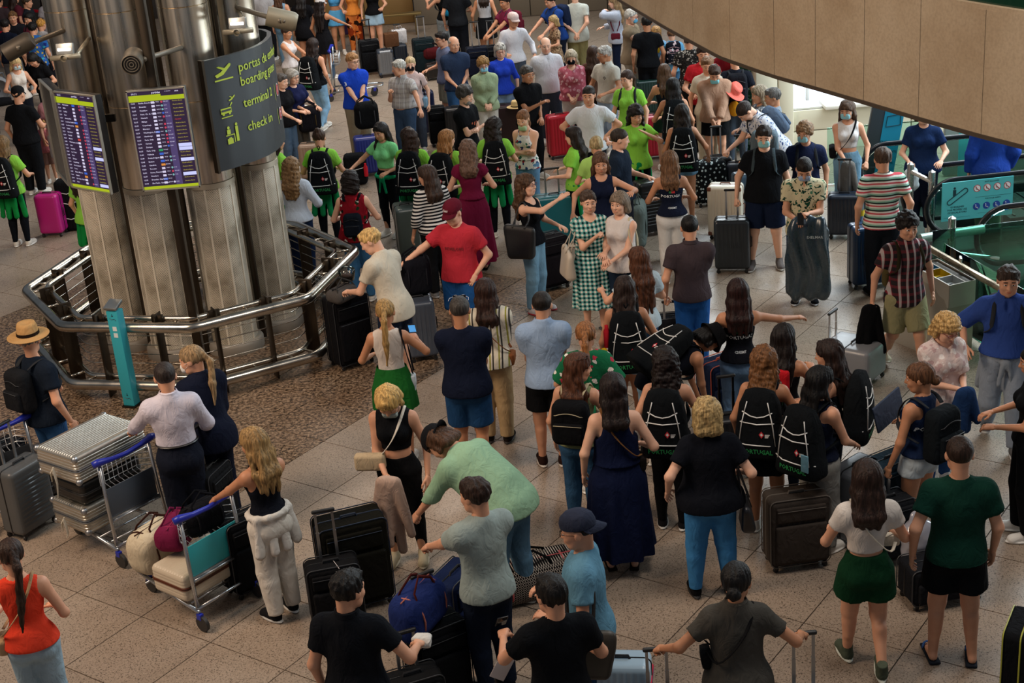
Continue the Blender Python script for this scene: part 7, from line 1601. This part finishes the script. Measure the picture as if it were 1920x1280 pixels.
m = MB(); m.rbox((0, 0, 0), (.09, .06, .16), .02, 0, None, 2); held(a, 'L', 'snack_packet', 'yellow snack packet held by the girl in pale blue', 'snack', m, fabric('#c99c1c'))
a = p(1259, 53, 1.46, 178, 'girl in a blue t-shirt with a flowered black backpack', 1, hair=('bun', '#6b4c34'), top='tee', tc='#5f9ac0', low='shorts', lc='denim:#3c6488', L='down', R='down', skin=0)
backpack(a, 'black backpack with white flowers and pink straps', 'floral:#14161e,#c8b4b8,#14161e,#b49098,#14161e,#d0d0d4', (.28, .16, .40), .02, '#b08a90')
a = p(1292, 62, 1.72, 170, 'person in a black and white patterned shirt by the parapet edge', hair=('short', '#4a4440'), top='tee', tc='leopard:#2c2a28,#a8a49c,#15151a', low='trousers', lc='#1a1a1c', L='down', R='down')
a = p(1352, 76, 1.74, 160, 'person in red and black half hidden under the parapet', hair=('short', BK), top='tee', tc='#7c1c26', low='trousers', lc='#14151a', L='down', R='down')
# --- escalator riders
a = p(1733, 196, 1.72, -15, 'person in a navy t-shirt standing on the escalator landing', 1, hair=('bob', '#3a2a20', .05), top='tee', tc='#15284c', low='trousers', lc='#101626', R=(.10, .14, .60, 'grip'), L='bend', w=1.12, skin=0); ESCP = a
a = p(1862, 188, 1.78, 178, 'man in beige trousers and blue jacket further along the escalator', hair=('short', '#3a2a20'), top='jacket', tc='#1f3f94', low='trousers', lc='#a39c84', L='down', R='down')
# --- far left crowd
a = p(32, 163, 1.80, 165, 'man in a black cap and black t-shirt with a sling, far left', hair=('short', BK), top='tee', tc='#101114', low='trousers', lc='#101216', L='down', R='bend', extra=(('cap', '#101114', 0),), w=1.15, skin=1)
a = p(2, 256, 1.66, 172, 'girl with blonde hair in a lime t-shirt at the left edge', 1, hair=('mid', '#6f5638', .12), top='tee', tc=NEON, low='leggings', lc=TB, L='down', R='bend', extra=(('tied', '#12803c'),), skin=1, shoes=SN)
team_bag(a, 'team backpack on the lime girl at the left edge')
a = p(150, 300, 1.66, 150, 'girl in lime green mostly hidden behind the leftmost column', 1, hair=('long', '#2a1c16', .12), top='tee', tc=NEON, low='leggings', lc=TB, L='down', R='down', extra=(('tied', '#12803c'),), shoes=SN)
a = p(93, 158, 1.74, 20, 'person in a pink t-shirt and grey trousers behind the left column', hair=('short', '#2a1c16'), top='tee', tc='#b07a80', low='bermuda', lc='#8a868a', L='down', R='down', shoes=SN)
a = p(76, 222, 1.10, 10, 'small blond child in a pink t-shirt', hair=('short', '#b08a4c'), top='tee', tc='#b86a70', low='bermuda', lc='#8a6a60', L='down', R='down')
a = p(28, 108, 1.66, 30, 'woman with long pale blonde hair, mask and white top', 1, hair=('long', '#c4a878', .14), top='tank', tc='#d4ccc4', low='trousers', lc='#14161e', extra=(('mask', '#b4c8cc'),), L='bend', R='bend', nod=20)
a = p(56, 104, 1.66, -20, 'dark haired woman in black leaning towards the blonde', 1, hair=('long', BK, .08), top='tee', tc='#101114', low='trousers', lc='#14161e', L='bend', R='bend', lean=18, nod=20, skin=1)
a = p(8, 36, 1.76, 170, 'man in a dark blue t-shirt by the red barrier tape', hair=('short', '#17110f'), top='tee', tc='#101626', low='bermuda', lc='#5a5a5e', L='down', R='down', skin=1)
a = p(60, 42, 1.74, 172, 'man with a mask in a bright patchwork t-shirt', hair=('short', BK), top='tee', tc='floral:#2a5a9c,#3a9cb8,#c8a83c,#5a5ab0,#1a2a6c', low='jeans', lc='#2c3444', extra=(('mask',),), L='down', R='down', skin=1)
a = p(76, 36, 1.62, 160, 'blonde woman beside the patchwork t-shirt', 1, hair=('short', '#b8843c'), top='tee', tc='#a8a4a4', low='trousers', lc='#22222a')
for i, (x, y, c, hc, l) in enumerate(((-4, -8, '#3c3034', BK, 'person in dark grey behind the red barrier, left edge'), (26, -14, '#5c2430', '#2a1a14', 'person in wine red behind the red barrier'), (50, -6, '#20242c', '#3a2a1c', 'person in charcoal behind the red barrier'), (84, -12, '#8a8488', BK, 'person in pale grey behind the red barrier next to the column'), (22, 22, '#1a1a20', '#6a4a2c', 'person in black between the two red tapes'), (52, 24, '#6a2c3c', BK, 'person in dusky red between the two red tapes'))):
    p(x, y, 1.70+.03*(i % 3), 170-40*i, l, i % 2, hair=('short' if i % 2 == 0 else 'long', hc), top='tee', tc=c, low='trousers', lc='#15161c')
for i, (y_, l) in enumerate(((39.2, 'red barrier tape furthest back at the top left'), (35.6, 'red barrier tape nearer the columns at the top left'))):
    m = MB(); m.rbox((-12.4+i*.6, y_+.03, .95), (4.4, .02, .07), .004, 0, rotz(-.72+.1*i), 1); tag(part('barrier_tape', m, fabric('#c01a2c'), None), l, 'barrier')
    for x in (-10.4, -12.6):
        m = MB(); m.lathe([(.17, 0), (.17, .02), (.03, .05), (.03, 1.0), (.04, 1.0), (.04, 1.03), (0, 1.03)], (x, y_+.03-(x+12.4-i*.6)*(.87-.17*i), 0), 14); tag(part('barrier_post', m, mat('#1a1a1c', .4, .5, 'post'), None), 'black barrier post holding the %s red tape, %s' % (('farther', 'nearer')[i], 'right one' if x > -11 else 'left one'), 'barrier')
# ================================================================ luggage
s = suitcase
RZC = math.atan2(-.77, -.64); YC = V(.77, -.64, 0)
c2 = cart((-2.82, 10.82), RZC, 'luggage trolley with a turquoise panel pushed by the woman in white trousers')
def on_cart(o, x, y): R = rotz(RZC); q = R@V(x, y, 0); return (o[0]+q[0], o[1]+q[1])
prop_case(on_cart((-2.82, 10.82), 0, .10), 'cream suitcase with brown leather trim lying on the turquoise panel trolley', '#c6b8a2', (.64, .42, .25), RZC, 'hard', .215, trim='#5a2f1c')
q = on_cart((-2.82, 10.82), .0, -.40); duffel(q, RZC+.1, 'cream canvas duffel with dark brown straps on the front of the trolley', '#c2b59c', (.54, .36, .40), .20, '#3a2018', '#3a2018')
q = on_cart((-2.82, 10.82), -.02, -.12); duffel(q, RZC+.5, 'maroon rain jacket bundle lying on the cream duffel', '#6c1a3c', (.46, .28, .22), .50, '#8a2a4c', '#6c1a3c', 'clothing', 'bundled_jacket')
q = on_cart((-2.82, 10.82), -.08, .16); duffel(q, RZC, 'black fleece bundle in the wire basket of the trolley', '#101014', (.40, .24, .26), .66, '#1a1a1e', '#101014', 'bag', 'soft_bag')
q = on_cart((-2.82, 10.82), .10, -.05); duffel(q, RZC, 'black soft pouch squeezed under the cream suitcase', '#121216', (.44, .22, .12), .205, '#1a1a1e', '#121216', 'bag', 'soft_bag') if 0 else None
c1 = cart((-3.72, 11.96), RZC, 'luggage trolley with a grey panel stacked with metal cases', '#4a525c')
C1 = (-3.84, 12.10)
prop_case(C1, 'lower ribbed aluminium suitcase with a white ribbon, on the trolley deck', '#b9b3a6', (.74, .50, .27), RZC, 'alu', .215)
prop_case(C1, 'plain black case between the two aluminium suitcases', '#131210', (.66, .46, .22), RZC, 'hard', .49, trim='#2a2826')
prop_case((-3.85, 12.14), 'upper ribbed aluminium suitcase on top of the trolley stack', '#c6c0b4', (.80, .56, .28), RZC+.04, 'alu', .715)
for i, (z, l) in enumerate(((.86, 'long pale ribbon hanging from the upper aluminium suitcase'), (.36, 'pale ribbon tied to the lower aluminium suitcase'))):
    R = rotz(RZC); e = V(C1[0], C1[1], 0)+R@V(.42, .0, 0); m = MB(); m.tube([e+V(0, 0, z), e+V(.01, -.02, z-.03), e+V(.02, -.03, z-.14), e+V(.0, -.02, z-.28 if i == 0 else z-.18)], [.018, .03, .022, .014], 0, 6, flat=((1, 0, 0), .3)); m.tube([e+V(0, 0, z), e+V(-.03, .01, z-.05), e+V(-.03, .0, z-.13)], [.02, .024, .01], 0, 6, flat=((1, 0, 0), .3)); tag(part('ribbon', m, fabric('#cfc8b8'), None), l, 'ribbon')
cart((-5.00, 12.75), RZC-.2, 'luggage trolley with a blue handle behind the man in the fedora hat', '#2a2c30')
cart((-2.75, 29.6), PI/2, 'far luggage trolley between the columns and the blue polo man', '#33506a')
s(33, 866, .70, 'grey ribbed hard suitcase at the left edge beside the fedora man', '#4b4c4c', w=.46, d=.27, face=60, ribs='h', ext=.38)
s(2, 830, .62, 'black soft bag case cut by the left edge', '#15161a', w=.40, d=.25, face=60, kind='soft')
s(62, 842, .55, 'brown ribbed suitcase behind the fedora man', '#3c332c', w=.42, d=.25, face=50, ribs='h')
s(392, 876, .66, 'slim black suitcase beside the woman in the navy blazer', '#17181a', w=.40, d=.22, face=70, kind='soft', ext=.40)
s(452, 966, .70, 'black suitcase behind the woman in white trousers', '#101114', w=.42, d=.24, face=40, kind='soft')
s(652, 968, .80, 'large black suitcase with rounded blue trimmed side', '#15140f', w=.56, d=.32, face=18, kind='soft', trim='#16263c', tagc=None)
s(620, 1052, .60, 'smaller black soft suitcase with a white luggage tag', '#111113', w=.42, d=.24, face=12, kind='soft', ext=.42, tagc='#d8cfcc')
s(812, 1165, .66, 'black suitcase under the navy duffel with leather handles', '#0e0f12', w=.44, d=.26, face=30, kind='soft', ext=.36)
p0 = at(782, 1120, .92); duffel((p0[0], p0[1]), 1.1, 'navy duffel bag with dark red leather handles', '#1d2a5c', (.52, .28, .34), .66, '#b06a5c', '#4a1c1a')
s(850, 1070, .72, 'royal blue soft case behind the navy duffel', '#15203f', w=.44, d=.26, face=60, kind='soft')
s(772, 1262, .55, 'black trolley case cut by the bottom edge', '#131416', w=.40, d=.24, face=20, kind='soft', ext=.30)
p0 = at(1003, 1108); duffel((p0[0], p0[1]), .25, 'black and white patterned duffel with coral trim lying on the floor', 'aztec:#141112,#b8aca0,#17130f,#141112', (.80, .46, .30), 0, '#c25a5c', '#0f0f10')
s(1162, 1232, .66, 'pale blue hard case with a rainbow strap by the teal shirt man', '#a8c0d0', w=.42, d=.25, face=-10)
m = MB(); p0 = at(1162, 1232, .66); m.rbox((p0[0], p0[1], .50), (.435, .265, .05), .01, 0, rotz(math.radians(-10)), 1); tag(part('luggage_strap', m, fabric('stripes:#c23a4c,#d8a030,#3c9a5c,#3a6ab0,#c23a4c'), None), 'rainbow coloured strap round the pale blue case', 'strap')
for nm, l, off in (('L', 'black suitcase whose handle the sling strap person holds at left', -.05), ('R', 'silver ribbed suitcase at the bottom edge held by the sling strap person', 0)):
    w_ = SLING.world(SLING.hand[nm]); s(0, 0, .58, l, '#15161a' if nm == 'L' else '#a4a09a', w=.40, d=.24, face=0, kind='soft' if nm == 'L' else 'alu', ext=max(.2, w_[2]-.58), loc=(w_[0], w_[1]-.07, 0))
s(1492, 922, .66, 'dark brown soft suitcase with creased front, under the team backpack', '#3a332e', w=.50, d=.28, face=6, kind='soft', trim='#5a524a')
s(1606, 868, .70, 'dark grey hard suitcase in front of the woman in profile', '#4c4f54', w=.44, d=.28, face=40)
s(1668, 856, .70, 'petrol blue soft suitcase beside the girl in white shorts', '#1f303c', w=.44, d=.28, face=30, kind='soft')
w_ = BUNG.world(BUNG.hand['L']); s(0, 0, .58, 'dark suitcase held by its long handle by the girl with the messy bun', '#1a1c20', w=.40, d=.24, face=20, kind='soft', ext=max(.2, w_[2]-.58), loc=(w_[0], w_[1]-.08, 0))
s(1765, 1045, .36, 'low black case wrapped in clear plastic behind the green shirt man', '#16171b', w=.60, d=.30, face=10, kind='soft')
S_ = SDF((-.16, -.12, 0), (.16, .12, .66), .013); S_.cone((0, 0, .10), (.02, 0, .42), .11, .14, .02, fl=((0, 1, 0), 1.4)); S_.cone((.02, 0, .42), (.0, 0, .60), .12, .05, .04, fl=((0, 1, 0), 1.4)); v, q = S_.mesh(); v = v+vnormals(v, q)*(wob(v, 45, 4)*.008)[:, None]; p0 = at(1715, 1090); o = link('plastic_bag', quads_mesh('plastic_bag', v, q, [mat('#9a9aa4', .12, name='film', spec=.9)]), None, (p0[0], p0[1], 0)); tag(o, 'crumpled grey plastic wrapped bag between the two people in shorts', 'bag')
s(1925, 1165, .60, 'black suitcase with yellow trim cut by the right edge', '#101114', w=.42, d=.26, face=60, kind='soft', trim='#a8a83c')
w_ = BROWNM.world(BROWNM.hand['L']); s(0, 0, .60, 'black suitcase whose handle the brown polo man holds', '#15161b', w=.40, d=.24, face=178, kind='soft', ext=max(.2, w_[2]-.60), loc=(w_[0]+.05, w_[1]+.12, 0), metal='#c8cacc')
s(1352, 672, .72, 'navy suitcase with a coral stripe below the bucket hat', '#1f2a44', w=.46, d=.28, face=30, kind='soft', trim='#c8583c')
w_ = at(1362, 703, .98); s(0, 0, .62, 'black suitcase with raised handle left of the light brown curls', '#15161a', w=.40, d=.24, face=5, ext=.36, loc=(w_[0], w_[1]-.08, 0), metal='#15161a')
s(1600, 640, .42, 'light grey hard suitcase tipped low beside the black coat', '#7c7d80', w=.46, d=.55, face=50, ext=.30, metal='#c4c6c8', ribs=None)
s(1372, 408, .70, 'black fluted hard suitcase held by the masked man in black', '#20262b', w=.44, d=.28, face=-12, ext=.34, metal='#c0c2c4')
s(1360, 345, .74, 'cream hard suitcase with brown leather corners', '#cfc6b4', w=.46, d=.28, face=-18, trim='#6a3a24')
s(1405, 322, .70, 'blue grey suitcase behind the masked man in black', '#3c5468', w=.46, d=.28, face=10)
s(1330, 300, .66, 'black suitcase printed with white dots', '#15181a', w=.44, d=.26, face=8, pattern='dots:#15181a,#b9c4c4', ribs=None)
s(1262, 412, .58, 'navy cabin case partly behind the white trousers', '#141c38', w=.22, d=.36, face=0, kind='soft')
s(1038, 364, .74, 'large petrol teal hard suitcase behind the raised hand', '#13606c', w=.56, d=.28, face=5, ext=.34, ribs=None, metal='#9fa8a8')
s(1030, 440, .70, 'black suitcase between the black vest and the patterned dress', '#17151a', w=.38, d=.30, face=25, kind='soft')
s(1214, 338, .76, 'black horizontally ribbed suitcase right of the navy t-shirt man', '#15161a', w=.36, d=.30, face=15, ribs='h')
p0 = at(1190, 380, .55); duffel((p0[0], p0[1]-.15), 1.4, 'grey green rucksack leaning on the ribbed black suitcase', '#5c6662', (.5, .26, .62), .0, '#3c4442', '#3c4442', 'bag', 'rucksack')
s(758, 384, .72, 'grey green suitcase left of the striped top', '#4c5652', w=.30, d=.44, face=10, ribs=None)
s(645, 552, .84, 'tall black soft suitcase in front of the blond man', '#101014', w=.46, d=.30, face=35, kind='soft')
s(655, 600, .66, 'black shiny suitcase nearer the railing, below the blond man', '#0d0d10', w=.46, d=.28, face=30, kind='soft') if 0 else None
s(782, 557, .72, 'blue grey fluted hard suitcase carrying a black rucksack', '#454c58', w=.34, d=.40, face=8, ext=.36, metal='#15161a')
p0 = at(782, 530, .86); duffel((p0[0], p0[1]), .2, 'black rucksack standing on the blue grey suitcase', '#12131a', (.34, .24, .46), .72, '#22232a', '#12131a', 'bag', 'rucksack')
p0 = at(640, 545, .95); duffel((p0[0], p0[1]), .9, 'grey soft bag on the tall black suitcase', '#4a4644', (.34, .24, .16), .84, '#2a2a2c', '#3a3836', 'bag', 'soft_bag')
m = MB(); m.lathe([(0, 0), (.075, .0), (.095, .09), (.098, .095)], (0, 0, 0), 24, 0); m.lathe([(.098, .095), (.095, .125), (.05, .16), (0, .165)], (0, 0, 0), 24, 1); m.sphere((0, 0, .04), (.07, .07, .035), 2, 12); o = link('food_tub', m.mesh('food_tub', [glass('d8d8d8', .05), glass('e8e8e8', .05), mat('#3a2418', .7, name='food')], True), None, tuple(at(650, 512, 1.10)-V(0, 0, .08))); tag(o, 'clear plastic food tub with a domed lid beside the blond man', 'food container')
s(1583, 362, .60, 'navy suitcase held by the masked woman in the white crop top', '#15202f', w=.42, d=.26, face=-15, ext=.44, metal='#9a9c9f')
s(1640, 418, .78, 'large dark blue hard suitcase partly hidden by the striped shirt man', '#1c3654', w=.60, d=.30, face=4)
s(1048, 214, .72, 'bright red hard suitcase in the queue', '#b01024', w=.44, d=.28, face=12)
s(1232, 215, .70, 'red suitcase between the lime group and the team backpacks', '#a3122c', w=.42, d=.28, face=5)
s(940, 196, .70, 'dark maroon suitcase with a straw hat resting on it', '#2a1418', w=.56, d=.28, face=4, ribs=None)
m, b = hat_mb(.165, .092, .10); p0 = at(968, 196, .74); t_ = thing('straw_hat', 'straw hat with a black band resting on the dark maroon suitcase', 'hat', (p0[0], p0[1], .71)); part('brim_and_crown', m, fabric('#c9ac78'), t_, True); part('hat_band', b, fabric('#1a1512'), t_, True)
s(853, 200, .70, 'black hard suitcase beside the grey bearded man', '#141417', w=.38, d=.28, face=5)
s(817, 200, .68, 'black soft suitcase touched by the white haired man', '#0f1012', w=.30, d=.26, face=5, kind='soft')
s(790, 170, .80, 'tall navy suitcase behind the white haired man', '#1a2448', w=.40, d=.28, face=10)
s(688, 254, .66, 'royal blue ribbed suitcase below the number 3 polo', '#24307a', w=.46, d=.28, face=8)
p0 = at(688, 225, .80); duffel((p0[0], p0[1]), .2, 'black rucksack standing on the royal blue suitcase', '#0f1012', (.40, .28, .44), .66, '#3a3c40', '#1a1a1c', 'bag', 'rucksack')
m = MB(); p0 = at(665, 300, .4); o = thing('backpack', 'black team backpack standing by the pale lime girl', 'backpack', (p0[0], p0[1], 0)); m.rbox((0, 0, .26), (.36, .24, .50), .07, 0, None, 4); part('bag_body', m, fabric('#101114'), o, True); m = MB(); m.tube([(-.15, -.125, .30), (0, -.128, .27), (.15, -.125, .30)], .006, 0, 5); part('white_piping', m, mat('#d8d8d6', .6, name='piping'), o, True)
m = MB(); m.lathe([(.032, 0), (.034, .15), (.018, .18), (.018, .21), (0, .21)], (p0[0]+.17, p0[1]-.14, .16), 14); tag(part('bottle', m, fabric('#b8202c'), None), 'red bottle at the side of the standing team backpack', 'bottle')
s(583, 268, .62, 'tan ribbed hard suitcase beside the curved sign', '#8a7260', w=.42, d=.28, face=-5)
p0 = at(580, 232, .75); duffel((p0[0], p0[1]), .1, 'black and camouflage holdall on the tan suitcase', '#15141a', (.40, .28, .42), .62, '#4a3c24', '#15141a', 'bag', 'holdall')
s(1345, 292, .62, 'black suitcase under the hands of the dusty pink jacket', '#17181b', w=.40, d=.25, face=0, ext=.42, metal='#c4c6c8')
s(1388, 304, .56, 'dark grey case under the hands of the floral shirt man', '#3c414c', w=.40, d=.25, face=-10, ext=.38, metal='#c4c6c8')
s(1398, 182, .74, 'grey suitcase near the planted glass door', '#5a6066', w=.44, d=.26, face=0, ext=.4)
s(690, 75, .72, 'black soft suitcase with a tall handle held from the left', '#101114', w=.42, d=.28, face=10, kind='soft', ext=.42, metal='#15161a')
s(720, 92, .58, 'silver ribbed suitcase with dark seam near the bench', '#8c9096', w=.34, d=.30, face=10, kind='alu', trim='#2a3444')
s(748, 82, .62, 'dark blue suitcase carrying a brown carrier bag', '#18202c', w=.30, d=.28, face=10, ext=.4)
for x, y, c, l in ((733, 72, '#5a3c28', 'brown paper carrier bag on the dark suitcase'), (748, 66, '#c8c4c4', 'white paper carrier bag on the dark suitcase')):
    m = MB(); p0 = at(x, y, .78); m.rbox((0, 0, .14), (.30, .16, .28), .01, 0, rotx(.12), 1); m.tube([(-.07, -.05, .28), (-.05, -.05, .36), (.05, -.05, .36), (.07, -.05, .28)], .004, 0, 5); o = link('carrier_bag', m.mesh('carrier_bag', [fabric(c)], True), None, (p0[0], p0[1], .62), .3); tag(o, l, 'bag')
s(792, 72, .76, 'large dark teal soft suitcase with a tall handle, back of the hall', '#142024', w=.44, d=.30, face=8, kind='soft', ext=.44, metal='#c4c6c8')
s(815, 118, .34, 'black case below a dark red holdall', '#17120f', w=.40, d=.28, face=5, ext=0)
p0 = at(812, 100, .45); duffel((p0[0], p0[1]), 0, 'dark red holdall on the low black case', '#4a1418', (.42, .26, .24), .34, '#3a1014', '#1a1012', 'bag', 'holdall')
s(893, 88, .64, 'navy soft case with a tall silver handle, farther left of the pair', '#141a2a', w=.44, d=.28, face=5, kind='soft', ext=.5, metal='#c4c6c8')
s(922, 86, .62, 'black soft case with a tall silver handle, right of the navy one', '#12141a', w=.36, d=.28, face=5, kind='soft', ext=.5, metal='#c4c6c8')
s(1215, 148, .64, 'dark green suitcase held by the khaki waistcoat man', '#15302a', w=.48, d=.28, face=5, ext=.36, metal='#c4c6c8')
s(1090, 175, .70, 'black soft suitcase behind the man with hands on hips', '#101114', w=.50, d=.30, face=0, kind='soft')
s(88, 362, .66, 'bright magenta hard suitcase at the left', '#b01a74', w=.36, d=.28, face=-8, ribs=None)
p0 = at(130, 365, .55); o = thing('backpack', 'black team backpack standing behind the magenta suitcase', 'backpack', (p0[0], p0[1], 0)); m = MB(); m.rbox((0, 0, .40), (.38, .26, .80), .07, 0, None, 4); part('bag_body', m, fabric('#101114'), o, True)
for z in (.62, .46, .22): m = MB(); m.tube([(-.17, -.12, z+.02), (0, -.137, z-.02), (.17, -.12, z+.02)], .007, 0, 5); part('white_piping', m, mat('#d8d8d6', .6, name='piping'), o, True)
s(640, 22, .60, 'dark violet suitcase between the two women at the top', '#3a1c4c', w=.36, d=.26, face=0)
s(1560, 395, .42, 'small white grey box case behind the mask woman', '#a8aaa8', w=.34, d=.24, face=0, ribs=None) if 0 else None
# pushchair
p0 = at(12, 240); t = thing('pushchair', 'grey and black pushchair at the left edge', 'pushchair', (p0[0], p0[1], 0), .5)
m = MB(); S_ = SDF((-.3, -.3, .4), (.3, .3, 1.1), .02); S_.ell((0, .05, .78), (.24, .26, .26), .02); S_.cut_ell((0, -.16, .74), (.20, .26, .24), .01); v, q = S_.mesh(); link('hood', quads_mesh('hood', v, q, [fabric('#7a7c80')]), t)
m = MB(); m.rbox((0, -.05, .55), (.40, .50, .12), .05, 0, None, 3); m.rbox((0, .14, .72), (.40, .10, .42), .04, 0, None, 3); part('seat', m, fabric('#15161a'), t, True)
m = MB()
for sx in (-1, 1): m.tube([(sx*.24, -.40, .12), (sx*.22, .0, .55), (sx*.22, .38, 1.02)], .013, 0, 8); m.tube([(sx*.24, .34, .12), (sx*.22, -.05, .55)], .013, 0, 8)
m.tube([(-.22, .38, 1.02), (.22, .38, 1.02)], .017, 0, 8); part('frame', m, mat('#8a8c90', .3, .8, 'alloy'), t, True)
for x in (-.24, .24):
    for y in (-.40, .34): m = MB(); m.lathe([(.05, -.02), (.10, -.02), (.10, .02), (.05, .02)], (0, 0, 0), 16, 0, roty(PI/2), cap=True); m.xf(t=(x, y, .10)); part('wheel', m, mat('#15151a', .6, name='rubber'), t, True)
# garment bag held in front of the palm shirt
c = PALM.world((.02, -.20, .40)); S_ = SDF((-.34, -.14, -.62), (.34, .14, .50), .016)
for x in (-.13, 0, .13): S_.cone((x, 0, .26), (x*1.02, 0, -.46), .125, .115, .04, fl=((0, 1, 0), 1.9))
S_.cone((-.05, 0, .36), (.10, 0, .34), .11, .11, .06, fl=((0, 1, 0), 1.9)); v, q = S_.mesh(); v = v+vnormals(v, q)*((np.sin(v[:, 0]*38+2*np.sin(v[:, 2]*6))*.018)+wob(v*V(1, 1, .35), 30, 8)*.012)[:, None]
t = thing('garment_bag', 'long black shiny garment bag held by the palm shirt man', 'bag', (c[0], c[1], c[2]), PALM.rz); link('bag_body', quads_mesh('bag_body', v, q, [mat('#1a303c', .27, name='nylon', spec=.9)]), t)
tv, tf = text_mesh('DIELMAR', .045, .0006, 'CENTER', 1); m = MB(); m.add(np.stack([.08+tv[:, 0], np.full(len(tv), -.092), .22+tv[:, 1]], 1), tf); part('lettering', m, mat('#a8b4b8', .6, name='print'), t, False)
# plastic bag of the escalator rider
S_ = SDF((-.15, -.12, -.36), (.15, .12, .02), .012); S_.cone((0, 0, -.25), (0, 0, -.10), .10, .09, .03, fl=((0, 1, 0), 1.4)); S_.cone((0, 0, -.10), (0, 0, 0), .07, .015, .03); v, q = S_.mesh(); v = v+vnormals(v, q)*(wob(v, 50, 2)*.008)[:, None]
o = link('plastic_bag', quads_mesh('plastic_bag', v, q, [mat('#c4ccce', .25, name='film', spec=.7)]), None, tuple(ESCP.world(ESCP.hand['R']))); tag(o, 'white plastic carrier bag held by the escalator landing rider', 'bag')
# scarf
m = MB(); w_ = SCARFW.world((.0, .105, .74)); m.rbox((0, 0, 0), (.20, .07, .22), .03, 0, None, 3); m.rbox((.02, .005, -.16), (.16, .06, .16), .03, 1, None, 3); m.v = [v+(wob(v, 30, 5)*.012)[:, None] for v in m.v]; o = link('scarf', m.mesh('scarf', [fabric('#b81c26'), fabric('#17502c')], True), None, tuple(w_), SCARFW.rz); tag(o, 'red and green scarf bundle on the back of a dark haired woman', 'scarf')
# beige hat held behind
m, b = hat_mb(.13, .075, .09); w_ = BEIGEH.world((-.02, .14, .60)); t_ = thing('sun_hat', 'beige sun hat carried behind the brown haired woman', 'hat', tuple(w_)); m.xf(rotx(-1.1)); part('brim_and_crown', m, fabric('#b89a74'), t_, True)
# coral hat beside the dusty pink jacket
m, b = hat_mb(.20, .11, .10); w_ = PINKJ.world((.17, -.02, .74)); t_ = thing('sun_hat', 'coral pink sun hat beside the shoulder of the dusty pink jacket', 'hat', tuple(w_)); m.xf(roty(.7)@rotx(.5)); part('brim_and_crown', m, fabric('#d8685c'), t_, True)
m = MB(); S_ = SDF((-.12, -.1, -.2), (.12, .1, .12), .012); S_.ell((0, 0, -.02), (.09, .06, .12), .02); v, q = S_.mesh(); w_ = PINKJ.world((.17, -.0, .58)); o = link('pouch', quads_mesh('pouch', v, q, [fabric('#c4861c')]), None, tuple(w_)); tag(o, 'mustard yellow pouch hanging below the coral sun hat', 'bag')
# folder of the girl with the bun, papers, bench
m = MB(); m.rbox((0, 0, 0), (.34, .02, .26), .006, 0, roty(.3), 1); held(BUNG, 'R', 'folder', 'grey folder carried by the girl with the messy bun', 'folder', m, fabric('#4a5468'), None, (0, -.06, .03))
m = MB(); m.rbox((0, 0, 0), (.10, .008, .24), .003, 0, roty(.5), 1); p0 = at(945, 1245, .95); o = link('papers', m.mesh('papers', [mat('#cfc4c0', .7, name='paper')], True), None, tuple(p0)); tag(o, 'sheaf of folded white papers at the bottom edge', 'papers')
t = thing('bench', 'narrow metal topped bench in front of the bronze wall', 'bench', (-2.6, 35.9, 0)); m = MB(); m.rbox((0, 0, .50), (2.2, .28, .05), .01, 0, None, 1); part('seat', m, mat('#8a7448', .35, .7, 'brass'), t)
for x in (-.95, .0, .95): m = MB(); m.rbox((x, 0, .24), (.05, .24, .48), .01, 0, None, 1); part('leg', m, mat('#6a5838', .4, .6, 'brass'), t)
m = MB(); m.lathe([(.030, -.10), (.032, .06), (.018, .09), (.018, .12), (0, .12)], (0, 0, 0), 14); o = link('bottle', m.mesh('bottle', [fabric('#b8202c')], True), None, tuple(LSH.world((.115, .12, .70)))); tag(o, 'red bottle in the side pocket of the long straight haired woman', 'bottle')
m = MB(); m.sphere((0, 0, 0), .035, 0, 12); o = link('pompom', m.mesh('pompom', [fabric('#d8a81c')], True), None, tuple(LSH.world((.135, .16, .63)))); tag(o, 'yellow pompom hanging beside the red bottle', 'pompom')
m = MB(); m.rbox((0, 0, 0), (.07, .012, .15), .005, 0, None, 2); o = link('hanging_mask', m.mesh('hanging_mask', [fabric('#6f9cae')], True), None, tuple(GLB.world((-.075, .215, .60))), GLB.rz); tag(o, 'pale blue face mask hanging on the backpack of the glossy black hair', 'mask')
